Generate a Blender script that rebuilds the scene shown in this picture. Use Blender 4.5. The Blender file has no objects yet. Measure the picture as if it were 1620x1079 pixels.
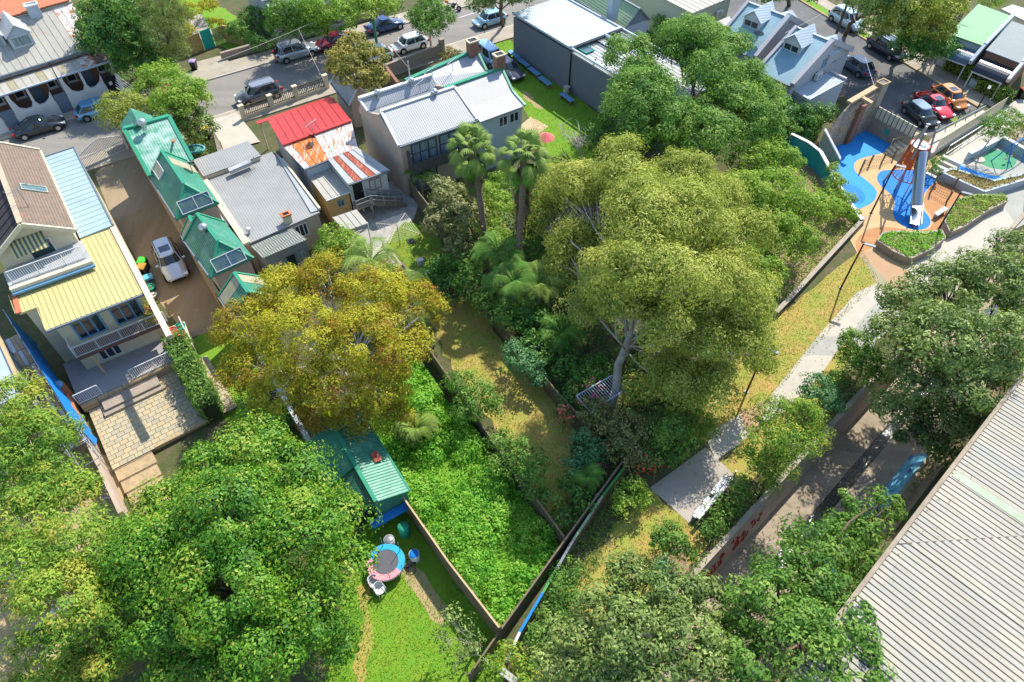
import bpy, bmesh, math, random
import numpy as np
from mathutils import Vector, Matrix
random.seed(7); RNG=np.random.default_rng(11)
S=bpy.context.scene; COL=S.collection; PI=math.pi
# ---------------- camera, sky, sun, exposure ----------------
CAMH=38.0; PITCH=math.radians(49.8); FOC=1090.0
cd=bpy.data.cameras.new("camera"); cam=bpy.data.objects.new("camera",cd); COL.objects.link(cam)
cam.location=(0,0,CAMH); cam.rotation_euler=(math.radians(90)-PITCH,0,0)
cd.sensor_width=36.0; cd.lens=36.0*FOC/1620.0; cd.clip_start=0.5; cd.clip_end=3000; S.camera=cam
SUN_AZ=math.radians(29); SUN_EL=math.radians(49)
w=bpy.data.worlds.new("World"); S.world=w; w.use_nodes=True
nt=w.node_tree; bg=nt.nodes["Background"]; sky=nt.nodes.new("ShaderNodeTexSky"); sky.sky_type='NISHITA'
sky.sun_disc=False; sky.sun_elevation=SUN_EL; sky.sun_rotation=SUN_AZ; sky.air_density=1.2; sky.dust_density=0.6; sky.ozone_density=2.0
nt.links.new(sky.outputs[0],bg.inputs[0]); bg.inputs[1].default_value=0.15
sd=bpy.data.lights.new("sun",'SUN'); sd.energy=3.7; sd.angle=math.radians(0.53); sd.color=(1.0,0.945,0.85)
so=bpy.data.objects.new("sun",sd); COL.objects.link(so); so.location=(60,110,120)
L=Vector((-math.sin(SUN_AZ)*math.cos(SUN_EL),-math.cos(SUN_AZ)*math.cos(SUN_EL),-math.sin(SUN_EL)))
so.rotation_euler=L.to_track_quat('-Z','Y').to_euler()
S.view_settings.view_transform='Standard'; S.view_settings.look='None'; S.view_settings.gamma=1.0
S.view_settings.exposure=0.95; S.view_settings.use_curve_mapping=False

# ---------------- placing helpers ----------------
def P(x,y,z=0.0):
    """point of the place at height z that the photograph shows at pixel x,y"""
    u=(x-810)/FOC; v=-(y-539.5)/FOC; c=math.cos(PITCH); s=math.sin(PITCH)
    d=(u,c+v*s,-s+v*c); t=(z-CAMH)/d[2]
    return Vector((d[0]*t,d[1]*t,z))
def mpp(x,y,z=0.0):
    """metres per photo pixel at that place"""
    v=-(y-539.5)/FOC; return (CAMH-z)/(math.sin(PITCH)-v*math.cos(PITCH))/FOC
E1=Vector((0.837,0.547,0)).normalized(); E2=Vector((0.547,-0.837,0)).normalized(); UP=Vector((0,0,1))
def V(*a): return Vector(a)
# ---------------- tagging ----------------
def tag(o,label=None,cat=None,group=None,kind=None):
    if label: o['label']=label
    if cat: o['category']=cat
    if group: o['group']=group
    if kind: o['kind']=kind
    return o
def thing(name,label,cat,loc=(0,0,0),rz=0,group=None):
    o=bpy.data.objects.new(name,None); COL.objects.link(o); o.location=loc; o.rotation_euler=(0,0,rz); o.empty_display_size=.3
    return tag(o,label,cat,group)
def wloc(o):
    v=Vector((0,0,0))
    while o is not None: v=v+Vector(o.location); o=o.parent
    return v
def copy_tree(o,parent=None):
    c=o.copy(); COL.objects.link(c); c.parent=parent
    for ch in list(o.children): copy_tree(ch,c)
    return c
class MB:
    """collects faces of one mesh object, in world coordinates"""
    def __init__(s): s.v=[]; s.f=[]; s.m=[]; s.k=0; s.sm=[]
    def mat(s,k): s.k=k; return s
    def add(s,vs,fs,smooth=False):
        b=len(s.v); s.v+= [tuple(x) for x in vs]
        for f in fs: s.f.append([b+i for i in f]); s.m.append(s.k); s.sm.append(smooth)
        return s
    def poly(s,pts): return s.add(pts,[list(range(len(pts)))])
    def box(s,c,sz,rz=0,ax=None):
        c=Vector(c)
        if ax is None: ax=(V(math.cos(rz),math.sin(rz),0),V(-math.sin(rz),math.cos(rz),0),UP)
        a,b,d=[ax[i]*(sz[i]/2) for i in range(3)]
        vs=[c+a*i+b*j+d*k for k in(-1,1) for j in(-1,1) for i in(-1,1)]
        return s.add(vs,[(0,2,3,1),(4,5,7,6),(0,1,5,4),(2,6,7,3),(0,4,6,2),(1,3,7,5)])
    def bar(s,p,q,w,h=None,up=UP):
        """rectangular bar from p to q"""
        p=Vector(p);q=Vector(q);h=h or w; d=q-p; L=d.length
        if L<1e-6: return s
        d=d/L; x=d.cross(up)
        if x.length<1e-4: x=d.cross(V(1,0,0))
        x.normalize(); y=x.cross(d); return s.box((p+q)/2,(L,w,h),ax=(d,x,y))
    def prism(s,pts,z0,z1,cap=True):
        """2D outline between two heights"""
        n=len(pts); a=0
        for i in range(n):
            p,q=pts[i],pts[(i+1)%n]; a+=p[0]*q[1]-q[0]*p[1]
        if a<0: pts=list(pts)[::-1]
        vs=[(p[0],p[1],z0) for p in pts]+[(p[0],p[1],z1) for p in pts]
        fs=[(i,(i+1)%n,n+(i+1)%n,n+i) for i in range(n)]
        if cap: fs+= [list(range(n))[::-1],list(range(n,2*n))]
        return s.add(vs,fs)
    def slab(s,pts,th):
        """roof plane: 3D polygon with thickness downwards"""
        pts=[Vector(p) for p in pts]; n=len(pts)
        nr=V(0,0,0)
        for i in range(n): nr+= pts[i].cross(pts[(i+1)%n])
        if nr.z<0: pts=pts[::-1]
        vs=pts+[p-UP*th for p in pts]
        fs=[list(range(n)),list(range(n,2*n))[::-1]]+[(i,n+i,n+(i+1)%n,(i+1)%n) for i in range(n)]
        return s.add(vs,fs)
    def tube(s,pts,rs,n=8,caps=True,smooth=True):
        pts=[Vector(p) for p in pts]; m=len(pts)
        if not hasattr(rs,'__len__'): rs=[rs]*m
        vs=[]; ref=None
        for i,p in enumerate(pts):
            d=(pts[min(i+1,m-1)]-pts[max(i-1,0)])
            if d.length<1e-9: d=V(0,0,1)
            d.normalize()
            if ref is None: ref=V(1,0,0) if abs(d.x)<.9 else V(0,1,0)
            x=(ref-d*ref.dot(d)).normalized(); y=d.cross(x); ref=x
            for k in range(n):
                a=2*PI*k/n; vs.append(p+(x*math.cos(a)+y*math.sin(a))*rs[i])
        fs=[]
        for i in range(m-1):
            for k in range(n):
                k2=(k+1)%n; fs.append((i*n+k,i*n+k2,(i+1)*n+k2,(i+1)*n+k))
        s.add(vs,fs,smooth)
        if caps: s.add(vs[:n],[list(range(n))[::-1]]); s.add(vs[-n:],[list(range(n))])
        return s
    def lathe(s,c,prof,n=16,smooth=True):
        """prof: (radius, height) pairs about a vertical axis"""
        c=Vector(c); return s.tube_rings([[c+V(r*math.cos(2*PI*k/n),r*math.sin(2*PI*k/n),h) for k in range(n)] for r,h in prof],smooth)
    def tube_rings(s,rings,smooth=True,caps=True):
        n=len(rings[0]); vs=[p for r in rings for p in r]; fs=[]
        for i in range(len(rings)-1):
            for k in range(n):
                k2=(k+1)%n; fs.append((i*n+k,i*n+k2,(i+1)*n+k2,(i+1)*n+k))
        s.add(vs,fs,smooth)
        if caps: s.add(rings[0],[list(range(n))[::-1]]); s.add(rings[-1],[list(range(n))])
        return s
    def build(s,name,mats,parent=None,bevel=0):
        off=wloc(parent) if parent is not None else V(0,0,0)
        me=bpy.data.meshes.new(name); me.from_pydata([(x-off.x,y-off.y,z-off.z) for x,y,z in s.v],[],s.f)
        if not isinstance(mats,(list,tuple)): mats=[mats]
        for m in mats: me.materials.append(m)
        me.polygons.foreach_set('material_index',s.m); me.polygons.foreach_set('use_smooth',s.sm); me.update()
        o=bpy.data.objects.new(name,me); COL.objects.link(o); o.parent=parent
        if bevel:
            b=o.modifiers.new('bevel','BEVEL'); b.width=bevel; b.segments=2; b.limit_method='ANGLE'
        return o
def top(o,label,cat,group=None): return tag(o,label,cat,group)
def struct(o): return tag(o,kind='structure')
def wiggle(pts,amp=.15,step=.8,seed=0):
    """break straight outline into a slightly uneven natural one"""
    r=random.Random(seed); out=[]; n=len(pts)
    for i in range(n):
        p=Vector(pts[i]);q=Vector(pts[(i+1)%n]); L=(q-p).length; k=max(1,int(L/step))
        for j in range(k):
            x=p.lerp(q,j/k); out.append(V(x.x+r.uniform(-amp,amp),x.y+r.uniform(-amp,amp),x.z))
    return out
def smooth_loop(pts,it=3):
    pts=[Vector(p) for p in pts]
    for _ in range(it):
        out=[]; n=len(pts)
        for i in range(n):
            p,q=pts[i],pts[(i+1)%n]; out+= [p*.75+q*.25,p*.25+q*.75]
        pts=out
    return pts

# ---------------- materials ----------------
MATS={}
def mat(name,c,c2=None,rough=.7,metal=0,scale=2.0,var=.15,bump=0,bscale=40,spec=.35,detail=6,streak=None,rot=0,stains=None,ramp=(.35,.65),wave=None):
    """principled surface; colour drifts between c and c2 in noise; wave=(period m, direction azimuth deg, depth) gives corrugated sheeting"""
    if name in MATS: return MATS[name]
    m=bpy.data.materials.new(name); m.use_nodes=True; t=m.node_tree; N=t.nodes; K=t.links; b=N["Principled BSDF"]
    b.inputs["Roughness"].default_value=rough; b.inputs["Metallic"].default_value=metal; b.inputs["Specular IOR Level"].default_value=spec
    if c2 is None: c2=tuple(max(0,x*(1-var)) for x in c)
    tc=N.new("ShaderNodeNewGeometry"); src=tc.outputs["Position"]
    no=N.new("ShaderNodeTexNoise"); no.inputs["Scale"].default_value=scale; no.inputs["Detail"].default_value=detail; no.inputs["Roughness"].default_value=.65
    if streak:
        mp=N.new("ShaderNodeMapping"); mp.inputs["Rotation"].default_value=(0,0,math.radians(-rot)); mp.inputs["Scale"].default_value=streak
        K.new(src,mp.inputs[0]); K.new(mp.outputs[0],no.inputs["Vector"])
    else: K.new(src,no.inputs["Vector"])
    cr=N.new("ShaderNodeMapRange"); cr.inputs[1].default_value=ramp[0]; cr.inputs[2].default_value=ramp[1]; K.new(no.outputs[0],cr.inputs[0])
    mx=N.new("ShaderNodeMix"); mx.data_type='RGBA'; mx.inputs["A"].default_value=(*c,1); mx.inputs["B"].default_value=(*c2,1); K.new(cr.outputs[0],mx.inputs["Factor"])
    out=mx.outputs["Result"]
    if stains:
        sc,col,lo,hi=stains; n2=N.new("ShaderNodeTexNoise"); n2.inputs["Scale"].default_value=sc; n2.inputs["Detail"].default_value=8; n2.inputs["Roughness"].default_value=.7; K.new(src,n2.inputs["Vector"])
        r2=N.new("ShaderNodeMapRange"); r2.inputs[1].default_value=lo; r2.inputs[2].default_value=hi; K.new(n2.outputs[0],r2.inputs[0])
        m2=N.new("ShaderNodeMix"); m2.data_type='RGBA'; m2.inputs["B"].default_value=(*col,1); K.new(out,m2.inputs["A"]); K.new(r2.outputs[0],m2.inputs["Factor"]); out=m2.outputs["Result"]
    hs=[]
    if wave:
        per,az,dep=wave; dt=N.new("ShaderNodeVectorMath"); dt.operation='DOT_PRODUCT'; a=math.radians(az)
        dt.inputs[1].default_value=(math.cos(a)*2*PI/per,math.sin(a)*2*PI/per,0); K.new(src,dt.inputs[0])
        sn=N.new("ShaderNodeMath"); sn.operation='SINE'; K.new(dt.outputs["Value"],sn.inputs[0])
        bw=N.new("ShaderNodeBump"); bw.inputs["Distance"].default_value=dep; bw.inputs["Strength"].default_value=1; K.new(sn.outputs[0],bw.inputs["Height"]); hs.append(bw)
    if bump:
        n3=N.new("ShaderNodeTexNoise"); n3.inputs["Scale"].default_value=bscale; n3.inputs["Detail"].default_value=5; K.new(src,n3.inputs["Vector"])
        bm_=N.new("ShaderNodeBump"); bm_.inputs["Distance"].default_value=bump; bm_.inputs["Strength"].default_value=.8; K.new(n3.outputs[0],bm_.inputs["Height"])
        if hs: K.new(hs[-1].outputs[0],bm_.inputs["Normal"])
        hs.append(bm_)
    if hs: K.new(hs[-1].outputs[0],b.inputs["Normal"])
    K.new(out,b.inputs["Base Color"]); MATS[name]=m; return m
def leafmat(name,cols,trans=.35,rough=.45,spec=.4):
    if name in MATS: return MATS[name]
    m=bpy.data.materials.new(name); m.use_nodes=True; t=m.node_tree; N=t.nodes; K=t.links; b=N["Principled BSDF"]; o=N["Material Output"]
    at=N.new("ShaderNodeAttribute"); at.attribute_name="tint"; r=N.new("ShaderNodeValToRGB"); K.new(at.outputs["Fac"],r.inputs[0])
    e=r.color_ramp.elements; e[0].color=(*cols[0],1); e[1].color=(*cols[-1],1); e[0].position=0
    for i,c in enumerate(cols[1:-1]): x=e.new((i+1)/(len(cols)-1)); x.color=(*c,1)
    K.new(r.outputs[0],b.inputs["Base Color"]); b.inputs["Roughness"].default_value=rough; b.inputs["Specular IOR Level"].default_value=spec
    tr=N.new("ShaderNodeBsdfTranslucent"); ga=N.new("ShaderNodeMix"); ga.data_type='RGBA'; ga.blend_type='MULTIPLY'; ga.inputs["Factor"].default_value=1; ga.inputs["B"].default_value=(1.2,1.3,.75,1)
    K.new(r.outputs[0],ga.inputs["A"]); K.new(ga.outputs["Result"],tr.inputs[0]); mi=N.new("ShaderNodeMixShader"); mi.inputs[0].default_value=trans
    K.new(b.outputs[0],mi.inputs[1]); K.new(tr.outputs[0],mi.inputs[2]); K.new(mi.outputs[0],o.inputs[0]); MATS[name]=m; return m
def glass(name="window_glass",c=(.02,.035,.05)):
    return mat(name,c,var=.3,rough=.08,spec=.9,scale=.7)
M=dict(
 soil=mat("soil",(.13,.10,.055),(.06,.08,.02),rough=.95,scale=.9,bump=.05,bscale=6,stains=(3.5,(.05,.085,.02),.5,.62)),
 asphalt=mat("asphalt",(.25,.23,.195),(.18,.165,.145),rough=.9,scale=.35,streak=(.12,1.2,1),rot=33,bump=.01,bscale=60,stains=(1.1,(.14,.13,.12),.58,.7)),
 asphalt2=mat("asphalt_dark",(.15,.145,.135),(.10,.10,.10),rough=.9,scale=.5,bump=.01,bscale=60,stains=(1.5,(.22,.20,.17),.6,.72)),
 concrete=mat("concrete",(.38,.33,.25),(.30,.26,.20),rough=.9,scale=.8,bump=.008,bscale=50,stains=(2.2,(.27,.22,.16),.56,.7)),
 pathc=mat("pale_concrete",(.47,.43,.355),(.41,.375,.31),rough=.85,scale=.8,bump=.004,bscale=50,stains=(2.5,(.38,.34,.27),.6,.72)),
 greyc=mat("grey_concrete",(.36,.36,.31),(.31,.31,.27),rough=.9,scale=.8,bump=.004,bscale=50),
 plaza=mat("plaza_concrete",(.40,.355,.29),(.34,.30,.245),rough=.9,scale=.6,bump=.006,bscale=70,stains=(1.8,(.27,.24,.20),.6,.72)),
 drive=mat("stained_driveway",(.33,.25,.15),(.22,.16,.085),rough=.85,scale=.35,streak=(1.0,.18,1),rot=-57,bump=.006,bscale=30,stains=(1.5,(.36,.29,.19),.58,.7)),
 lawn=mat("lawn",(.13,.24,.02),(.22,.25,.03),rough=.95,scale=.7,bump=.07,bscale=14,stains=(1.6,(.30,.19,.07),.62,.74),detail=9),
 lawn2=mat("bright_lawn",(.11,.27,.015),(.18,.28,.02),rough=.95,scale=.9,bump=.07,bscale=14,stains=(1.3,(.22,.22,.04),.62,.75),detail=9),
 dry=mat("dry_lawn",(.40,.28,.075),(.24,.29,.045),rough=.95,scale=.42,bump=.05,bscale=18,stains=(1.1,(.44,.27,.10),.5,.68),detail=9),
 mulch=mat("mulch",(.22,.14,.08),(.33,.24,.15),rough=.95,scale=3,bump=.06,bscale=9),
 dirt=mat("dry_dirt",(.42,.29,.15),(.32,.26,.12),rough=.95,scale=1.2,bump=.04,bscale=12,stains=(2.5,(.16,.17,.05),.55,.68)),
 sand=mat("sand_rubber",(.54,.355,.175),(.48,.31,.15),rough=.9,scale=1.3,bump=.004,bscale=90),
 orange=mat("terracotta_rubber",(.38,.18,.07),(.43,.22,.095),rough=.9,scale=.9,bump=.004,bscale=90),
 orange2=mat("faded_rubber",(.42,.28,.165),(.38,.235,.13),rough=.9,scale=.9,bump=.004,bscale=90),
 khaki=mat("khaki_rubber",(.31,.28,.17),(.28,.25,.15),rough=.9,scale=.9),
 blue1=mat("sky_blue_rubber",(.02,.24,.60),(.03,.27,.64),rough=.8,scale=1.3,bump=.003,bscale=90),
 blue2=mat("deep_blue_rubber",(.005,.16,.50),(.01,.19,.55),rough=.8,scale=1.3,bump=.003,bscale=90),
 greenr=mat("green_rubber",(.05,.25,.12),(.07,.29,.14),rough=.9,scale=1.3),
 white=mat("white_paint",(.60,.60,.585),(.52,.52,.505),rough=.6,scale=1.2),
 cream=mat("cream_render",(.62,.54,.38),(.56,.48,.33),rough=.85,scale=.8,bump=.004,bscale=30,stains=(1.2,(.45,.38,.26),.6,.75)),
 beige=mat("beige_render",(.46,.36,.28),(.40,.315,.24),rough=.9,scale=.6,bump=.004,bscale=30,stains=(1.4,(.30,.24,.19),.6,.75)),
 yellowwall=mat("ochre_brick_paint",(.52,.37,.15),(.46,.33,.14),rough=.9,scale=2,bump=.01,bscale=20),
 greywall=mat("slate_render",(.15,.165,.19),(.13,.145,.17),rough=.85,scale=.7,bump=.003,bscale=30,stains=(.8,(.14,.15,.16),.6,.75)),
 bluewall=mat("pale_blue_render",(.44,.50,.55),(.38,.44,.49),rough=.85,scale=.6,bump=.004,bscale=30,stains=(1.6,(.36,.38,.38),.62,.78)),
 lilac=mat("lilac_render",(.40,.40,.42),(.36,.36,.38),rough=.85,scale=.6,bump=.004,bscale=30),
 sage=mat("sage_render",(.42,.45,.34),(.37,.40,.30),rough=.85,scale=.6),
 brick=mat("painted_brick",(.28,.13,.08),(.21,.12,.085),rough=.9,scale=3,bump=.02,bscale=14),
 stone=mat("rubble_stone",(.36,.29,.21),(.24,.20,.16),rough=.95,scale=2.2,bump=.06,bscale=5,stains=(2.2,(.48,.40,.30),.55,.7)),
 sandstone=mat("sandstone",(.46,.33,.18),(.32,.24,.14),rough=.95,scale=2.5,bump=.04,bscale=7),
 dark=mat("dark_opening",(.012,.014,.016),rough=.5),
 black=mat("black_metal",(.02,.02,.022),rough=.4),
 grey=mat("grey_metal",(.30,.32,.33),rough=.35,metal=.4),
 steel=mat("galvanised_steel",(.50,.53,.55),rough=.3,metal=.75,scale=5),
 polished=mat("polished_steel",(.45,.46,.48),rough=.28,metal=1,scale=3,var=.05),
 timber=mat("weathered_timber",(.27,.20,.13),(.17,.135,.095),rough=.9,scale=3,streak=(3,3,.5),bump=.01,bscale=20),
 timberp=mat("pale_timber",(.52,.38,.22),(.42,.30,.17),rough=.85,scale=3,bump=.01,bscale=20),
 fence=mat("old_fence_timber",(.20,.155,.09),(.115,.095,.06),rough=.95,scale=2.2,streak=(2,2,.6),bump=.015,bscale=18),
 bark=mat("grey_bark",(.42,.38,.32),(.26,.22,.17),rough=.9,scale=2.2,bump=.02,bscale=9,detail=8),
 barkd=mat("brown_bark",(.15,.11,.075),(.085,.065,.045),rough=.95,scale=3,bump=.03,bscale=9),
 barkw=mat("white_gum_bark",(.66,.62,.55),(.38,.32,.26),rough=.8,scale=1.5,streak=(1.5,1.5,.5),bump=.01,bscale=9),
 glass=glass(), tglass=mat("tinted_glass",(.02,.05,.05),rough=.06,spec=.9,scale=1),
 curtain=mat("curtained_glass",(.30,.38,.40),(.10,.16,.19),rough=.15,spec=.8,scale=4,streak=(3,3,.2)),
 terracotta=mat("terracotta",(.52,.17,.07),rough=.8,scale=3),
 water=mat("shallow_water",(.03,.035,.03),(.06,.06,.04),rough=.08,spec=.8,scale=1.5,bump=.03,bscale=7),
)
# ================= ground, canal, roads, paths =================
dC=V(math.cos(math.radians(43)),math.sin(math.radians(43)),0); nC=V(dC.y,-dC.x,0); OC=P(1090,925); OC.z=0
def CN(a,n,z=0): return OC+dC*a+nC*n+UP*z
def sheet(name,pts,z,m,parent=None,wig=0,smooth=0,lab=None):
    """flat surfacing; pts are photo pixels or points"""
    q=[Vector((p[0],p[1],z)) if isinstance(p,Vector) else P(p[0],p[1],0) for p in pts]
    for p in q: p.z=z
    if smooth: q=smooth_loop(q,smooth)
    if wig: q=wiggle(q,wig,.7,len(q))
    b=MB(); a=sum(q[i].x*q[(i+1)%len(q)].y-q[(i+1)%len(q)].x*q[i].y for i in range(len(q)))
    if a<0: q=q[::-1]
    b.poly(q); o=struct(b.build(name,M[m] if isinstance(m,str) else m,parent)); return o
g=MB()
g.poly([CN(-700,-.0),CN(900,-.0),CN(900,-1100),CN(-700,-1100)]); g.poly([CN(-700,6.25),CN(-700,900),CN(900,900),CN(900,6.25)][::-1])
g=MB(); A_=[CN(-700,0),CN(900,0),CN(900,-1100),CN(-700,-1100)]; g.poly(A_); B_=[CN(-700,900),CN(900,900),CN(900,6.25),CN(-700,6.25)]; g.poly(B_)
struct(g.build('ground',M['soil']))
# canal: battered side walls, sloping floors, low flow channel
M['canalfloor']=mat("canal_floor",(.37,.30,.215),(.27,.22,.16),rough=.9,scale=.8,streak=(.25,1.4,1),rot=43,bump=.01,bscale=20,stains=(1.3,(.18,.15,.11),.55,.7))
M['graf_blue']=mat("blue_graffiti_wall",(.08,.36,.52),(.22,.50,.58),rough=.8,scale=1.1,detail=9,stains=(1.6,(.03,.09,.30),.52,.6),streak=(.6,2.5,1),rot=43)
M['graf_mix']=mat("graffiti_wall",(.36,.31,.26),(.44,.36,.28),rough=.85,scale=1.2,detail=9,stains=(2.4,(.13,.14,.24),.58,.66))
M['graf_red']=mat("red_graffiti_paint",(.42,.035,.03),rough=.6)
D=2.5
cw=thing('canal_wall','concrete canal wall with faded graffiti below the park edge','wall',CN(0,0,-D))
b=MB()
for a0,a1 in((-60,1.5),(1.5,8.2),(8.2,22),(22,130)):
    b.mat({1.5:0,8.2:2,22:1}.get(a1,0)); b.add([CN(a0,0,.12),CN(a1,0,.12),CN(a1,.5,-D),CN(a0,.5,-D),CN(a0,-.35,.12),CN(a1,-.35,.12),CN(a0,-.35,-D),CN(a1,-.35,-D)],[(0,1,5,4),(0,3,2,1),(4,5,7,6),(0,4,6,3),(1,2,7,5)])
b.build('wall_face',[M['concrete'],M['graf_mix'],M['graf_mix']],cw)
b=MB()
for a0,a1 in((-60,3),(3.05,8),(8.05,15),(15.05,130)): b.bar(CN(a0,-.17,.17),CN(a1,-.17,.17),.3,.08)
b.build('coping',M['concrete'],cw)
# red tag strokes on the sloping face
rr=random.Random(4); b=MB()
for i in range(44):
    a=rr.uniform(-1,7); t0=rr.uniform(.25,.7); pts=[]
    for k in range(5):
        tt=t0+rr.uniform(-.12,.12); aa=a+k*.09+rr.uniform(-.05,.05); q=CN(aa,.5*tt+.02,.12+(-D-.12)*tt+.004); pts.append(q)
    b.tube(pts,.035,4)
b.build('painted_tag',M['graf_red'],cw)
b=MB(); 
b.poly([CN(-60,.5,-D),CN(-60,2.25,-D-.1),CN(130,2.25,-D-.1),CN(130,.5,-D)][::-1]); b.poly([CN(-60,3.0,-D-.1),CN(-60,4.5,-D),CN(130,4.5,-D),CN(130,3.0,-D-.1)][::-1])
for n in (2.25,3.0): b.poly([CN(-60,n,-D-.1),CN(130,n,-D-.1),CN(130,n,-D-.4),CN(-60,n,-D-.4)])
b.poly([CN(-60,2.25,-D-.4),CN(-60,3.0,-D-.4),CN(130,3.0,-D-.4),CN(130,2.25,-D-.4)][::-1])
struct(b.build('canal_floor',M['canalfloor']))
b=MB(); b.poly([CN(-60,2.27,-D-.2),CN(-60,2.98,-D-.2),CN(130,2.98,-D-.2),CN(130,2.27,-D-.2)][::-1]); struct(b.build('canal_water',M['water']))
cw2=thing('canal_wall','blue painted sloping canal wall on the warehouse side','wall',CN(0,5,-D))
b=MB(); b.add([CN(-60,4.5,-D),CN(7,4.5,-D),CN(7,5.25,-.9),CN(-60,5.25,-.9)],[(0,1,2,3)]); b.mat(1); b.add([CN(7,4.5,-D),CN(19,4.5,-D),CN(19,5.25,-.9),CN(7,5.25,-.9)],[(0,1,2,3)]); b.mat(0); b.add([CN(19,4.5,-D),CN(130,4.5,-D),CN(130,5.25,-.9),CN(19,5.25,-.9)],[(0,1,2,3)])
b.build('wall_face',[M['canalfloor'],M['graf_blue']],cw2)
b=MB(); b.bar(CN(-60,5.35,-.95),CN(130,5.35,-.95),.2,.12); b.build('coping',M['concrete'],cw2)
b=MB(); b.add([CN(-60,5.44,-.92),CN(130,5.44,-.92),CN(130,6.26,0),CN(-60,6.26,0)],[(0,1,2,3)]); struct(b.build('canal_bank',M['mulch']))

# main street, kerbs, footpaths
SF=P(200,165); SF.z=0
def ST(a,n,z=0): return SF+E1*a+E2*n+UP*z          # a along the street, n from the far kerb toward the gardens
def strip(name,a0,a1,n0,n1,z,m,h=None):
    b=MB()
    if h is None: b.poly([ST(a0,n0,z),ST(a0,n1,z),ST(a1,n1,z),ST(a1,n0,z)])
    else: b.bar(ST(a0,(n0+n1)/2,z+h/2),ST(a1,(n0+n1)/2,z+h/2),abs(n1-n0),h)
    return struct(b.build(name,M[m]))
strip('road',-200,200,0,7.2,.004,'asphalt')
strip('footpath',-200,200,-2.6,-.16,0,'concrete',.13); strip('kerb',-200,200,-.16,0,0,'pathc',.135)
strip('footpath',-200,200,7.36,9.8,0,'concrete',.13); strip('kerb',-200,200,7.2,7.36,0,'pathc',.135)
# road joints, patches and worn marks
b=MB()
b.poly([ST(52,2.2,.009),ST(52,2.32,.009),ST(55,2.32,.009),ST(55,2.2,.009)]); b.poly([ST(38,1.9,.009),ST(38,2.02,.009),ST(40.5,2.02,.009),ST(40.5,1.9,.009)])
struct(b.build('road_marking',M['white']))
# second street with parking bay
KA=P(1357,57); KB=P(1545,170); kd=(KB-KA).normalized(); kn=V(-kd.y,kd.x,0)   # kn points away from the road (to the right)
if kn.x<0: kn=-kn
b=MB(); q=[KA-kd*60,KB+kd*.2,KB-kn*3.2+kd*.4,P(1470,216),P(1378,172),P(1330,150),P(1330,150)-kd*75-kn*1.5]
for p in q: p.z=.012
b.poly(q[::-1]); struct(b.build('side_street',M['asphalt2']))
b=MB(); b.bar(KA-kd*60+kn*.1+UP*.07,KB+kn*.1+UP*.07,.2,.14); struct(b.build('kerb',M['sandstone']))
b=MB(); b.bar(KA-kd*60+kn*.75+UP*.05,P(1415,92)+kn*.75+UP*.05,1.1,.1); struct(b.build('grass_verge',M['lawn2']))
b=MB(); b.bar(KA-kd*60+kn*2.2+UP*.05,KB+kd*14+kn*2.2+UP*.05,1.7,.1); b.bar(P(1415,92)+kn*.75+UP*.045,KB+kn*.75+UP*.045,1.1,.09); struct(b.build('footpath',M['concrete']))
sheet('grass_verge',[(1500,193),(1512,185),(1533,198),(1522,206)],.03,'lawn')
sheet('footpath',[(1560,190),(1620,150),(1620,215),(1590,240),(1555,215)],.02,'concrete')

# driveways, yards, lawns
sheet('driveway',[(150,276),(203,222),(265,330),(362,503),(350,520),(300,535),(246,470),(235,440),(180,352)],.013,'drive')
sheet('driveway',[(310,100),(355,88),(372,112),(318,129)],.137,'concrete')
sheet('front_yard',[(333,192),(375,180),(412,226),(345,243)],.136,'pathc')
sheet('lawn',[(768,72),(800,60),(830,80),(962,195),(945,255),(915,285),(872,280),(852,215),(820,160),(795,110)],.008,'lawn2',wig=.15)
sheet('paving',[(840,185),(868,200),(835,225),(815,205)],.02,'timberp')
sheet('bare_soil',[(826,143),(838,150),(858,172),(848,170),(832,156)],.013,'dirt',wig=.2)
M['wetslab']=mat("old_slab_paving",(.40,.38,.33),(.27,.27,.23),rough=.9,scale=1.6,bump=.02,bscale=6,stains=(2.4,(.17,.18,.12),.54,.66))
sheet('paving',[(545,338),(575,310),(625,282),(662,325),(655,345),(610,388),(585,420),(552,372)],.008,'wetslab')
sheet('paving',[(570,408),(608,384),(620,400),(660,450),(640,470),(592,440)],.013,'pathc')
sheet('lawn',[(606,390),(640,352),(690,360),(710,440),(670,452),(648,440)],.012,'lawn',wig=.15)
sheet('rear_lawn',[(672,480),(745,468),(800,545),(865,615),(905,680),(908,760),(888,860),(868,815),(830,740),(760,640),(702,560)],.008,'dry',wig=.2)
sheet('lawn',[(553,900),(585,820),(640,808),(795,1018),(800,1120),(500,1120)],.008,'lawn2',wig=.2)
sheet('bare_soil',[(628,905),(650,880),(705,960),(700,995),(672,965),(650,940)],.013,'dirt',wig=.3)
sheet('bare_soil',[(566,925),(582,910),(590,960),(600,1000),(570,1100),(555,1100),(575,1000)],.012,'dry',wig=.3)
sheet('lawn',[(300,540),(350,508),(420,600),(440,720),(395,705),(352,655)],.008,'lawn2',wig=.15)
sheet('lawn',[(255,0),(320,-10),(420,60),(378,85),(318,62)],.008,'lawn2',wig=.2)
sheet('garden_path',[(292,30),(318,22),(338,55),(325,66),(300,50)],.014,'concrete')
sheet('dirt_yard',[(-80,600),(90,640),(185,745),(215,870),(120,1000),(60,1150),(-200,1150)],.008,'dirt',wig=.3)
sheet('dry_grass',[(1228,502),(1365,392),(1392,446),(1345,490),(1270,570),(1205,650),(1120,700),(1095,690),(1130,600)],.012,'dry',wig=.08)
sheet('dry_grass',[(1292,545),(1370,500),(1330,600),(1260,680),(1190,760),(1135,735),(1172,702),(1240,650)],.008,'dry',wig=.15)
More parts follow.
